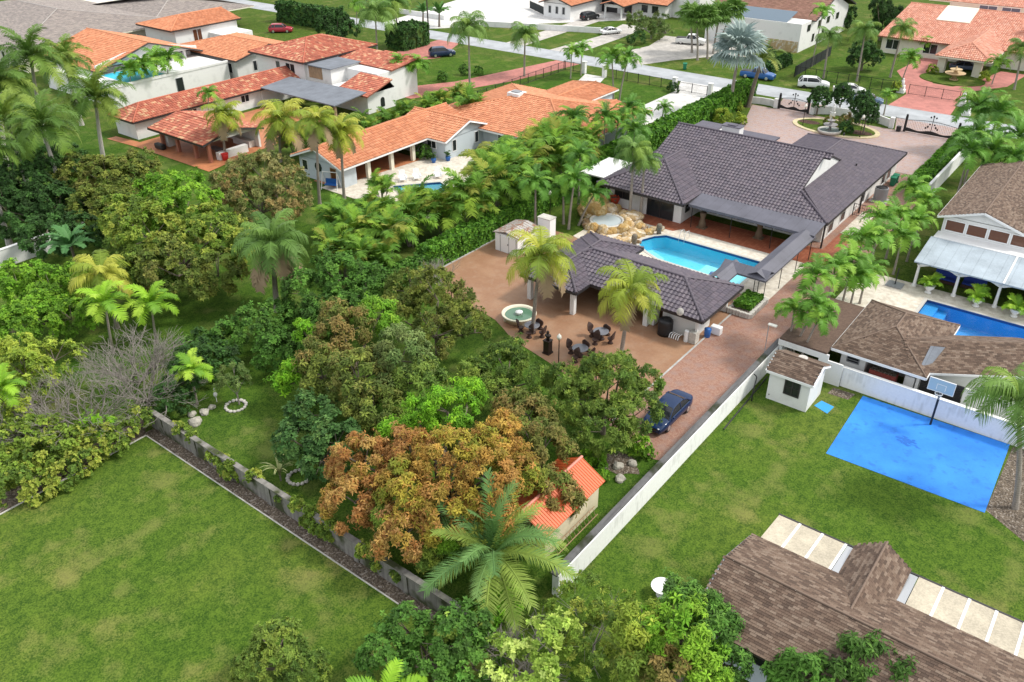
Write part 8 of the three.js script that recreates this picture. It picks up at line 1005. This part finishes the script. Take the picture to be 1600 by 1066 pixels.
tree('shrub','yellow green shrub at the red gate post','shrub',[-34.4,0,-142.5],[[0,0.7200000000000001,0,0.9],[0.54,0.54,0.27,0.63]],{leaf:'hedge',pal:'yellowGreen',size:0.3,puff:0.35,noTrunk:true});
tree('shrub','low shrub on the garden lawn edge','shrub',[-39,0,-31.4],[[0,0.4,0,0.5],[0.3,0.3,0.15,0.35]],{leaf:'hedge',pal:'deep',size:0.3,puff:0.35,noTrunk:true});
tree('shrub','agave like shrub by the dark garage','shrub',[-113.5,0,-167],[[0,0.7200000000000001,0,0.9],[0.54,0.54,0.27,0.63]],{leaf:'hedge',pal:'blueGreen',size:0.3,puff:0.35,noTrunk:true});
bareTree('tangled grey leafless tree over the corner of the grey wall',[-52.2,0,-23.2],5.2,1.2,77,'bare trees in the jungle',[0.3,0.15],11);
bareTree('sprawling grey leafless tree beside the white edged lawn',[-52.6,0,-18.8],5.0,1.2,78,'bare trees in the jungle',[0.3,0.1],11);
bareTree('leafless branches above the vine mass at the left edge',[-54.2,0,-16.2],4.4,1.3,79,'bare trees in the jungle',[0.2,0.1],9);
bareTree('leafless grey tree behind the tangled one in the jungle',[-55.0,0,-24.2],5.0,1.1,82,'bare trees in the jungle',[0.2,0.1],9);
bareTree('bare grey twigs beside the pale bush at the bottom edge',[-16.2,0,-21.6],3.0,0.9,80,null,[0.1,0],6);
bareTree('bare twigs at the patio corner in front of the long hedge',[-46.6,0,-49.2],3.2,0.7,81,null,[0,0],5);
tree('creeper','ragged green creeper growing over the grey concrete wall','creeper',[-35.5,0,-21.9],[[-5.8,1.0,-0.0,0.4],[2.8,0.6,-0.2,0.5],[-5.3,0.7,0.3,0.4],[7.4,1.0,0.1,0.3],[3.0,1.4,0.0,0.4],[3.8,0.6,0.2,0.4],[-4.4,0.5,0.2,0.4],[4.8,1.4,0.1,0.5],[-2.3,1.3,-0.0,0.5],[8.3,0.6,-0.2,0.3],[10.2,0.9,0.1,0.3],[0.2,0.9,-0.1,0.4],[1.9,1.4,0.1,0.5],[7.8,1.5,0.1,0.3],[7.9,1.5,0.2,0.4],[4.7,0.7,0.2,0.4],[-4.7,0.6,0.2,0.5],[-9.1,1.3,-0.0,0.3],[-4.5,1.3,0.2,0.3],[2.5,0.5,0.1,0.3],[8.4,1.5,0.0,0.5],[-4.2,0.6,0.1,0.3],[-6.7,0.9,0.1,0.3],[-10.1,1.4,-0.1,0.5],[8.7,0.9,0.0,0.4],[3.2,1.1,0.1,0.4]],{leaf:'hedge',pal:'mixed',size:0.3,puff:0.24,noTrunk:true,per:6});
{ const t=thing('spiky_plant','pale striped long leaved plant inside the grey wall','plant',[-37.6,0,-23.6]); const g=rawGeo((()=>{const p=[];let px=0,py=0;const N=6;for(let i=0;i<N;i++){const a0=(78-110*Math.pow(i/N,1.3))*D,nx=px+Math.cos(a0)*0.2,ny=py+Math.sin(a0)*0.2,w0=0.05*(1-i/N)+0.012,w1=0.05*(1-(i+1)/N)+0.006;p.push(px,py,-w0,px,py,w0,nx,ny,w1,px,py,-w0,nx,ny,w1,nx,ny,-w1);px=nx;py=ny;}return p;})()); const m=leafMat([0.42,0.45,0.20],0.2), r=rngOf(4242); obj('stem',bar(V(0,-0.05,0),V(0,0.6,0),0.06,6),M.twig,t); for(let i=0;i<26;i++){const f=part('leaf',g,m,t,0,0.35+0.25*r(),0,r()*6.28); f.scale.setScalar(1.0+0.6*r());} }
console.log('leaf whorls', leafCount);
scene.traverse((o) => { if (o.isMesh) { o.castShadow = true; o.receiveShadow = true; } });
renderer.render(scene, camera);
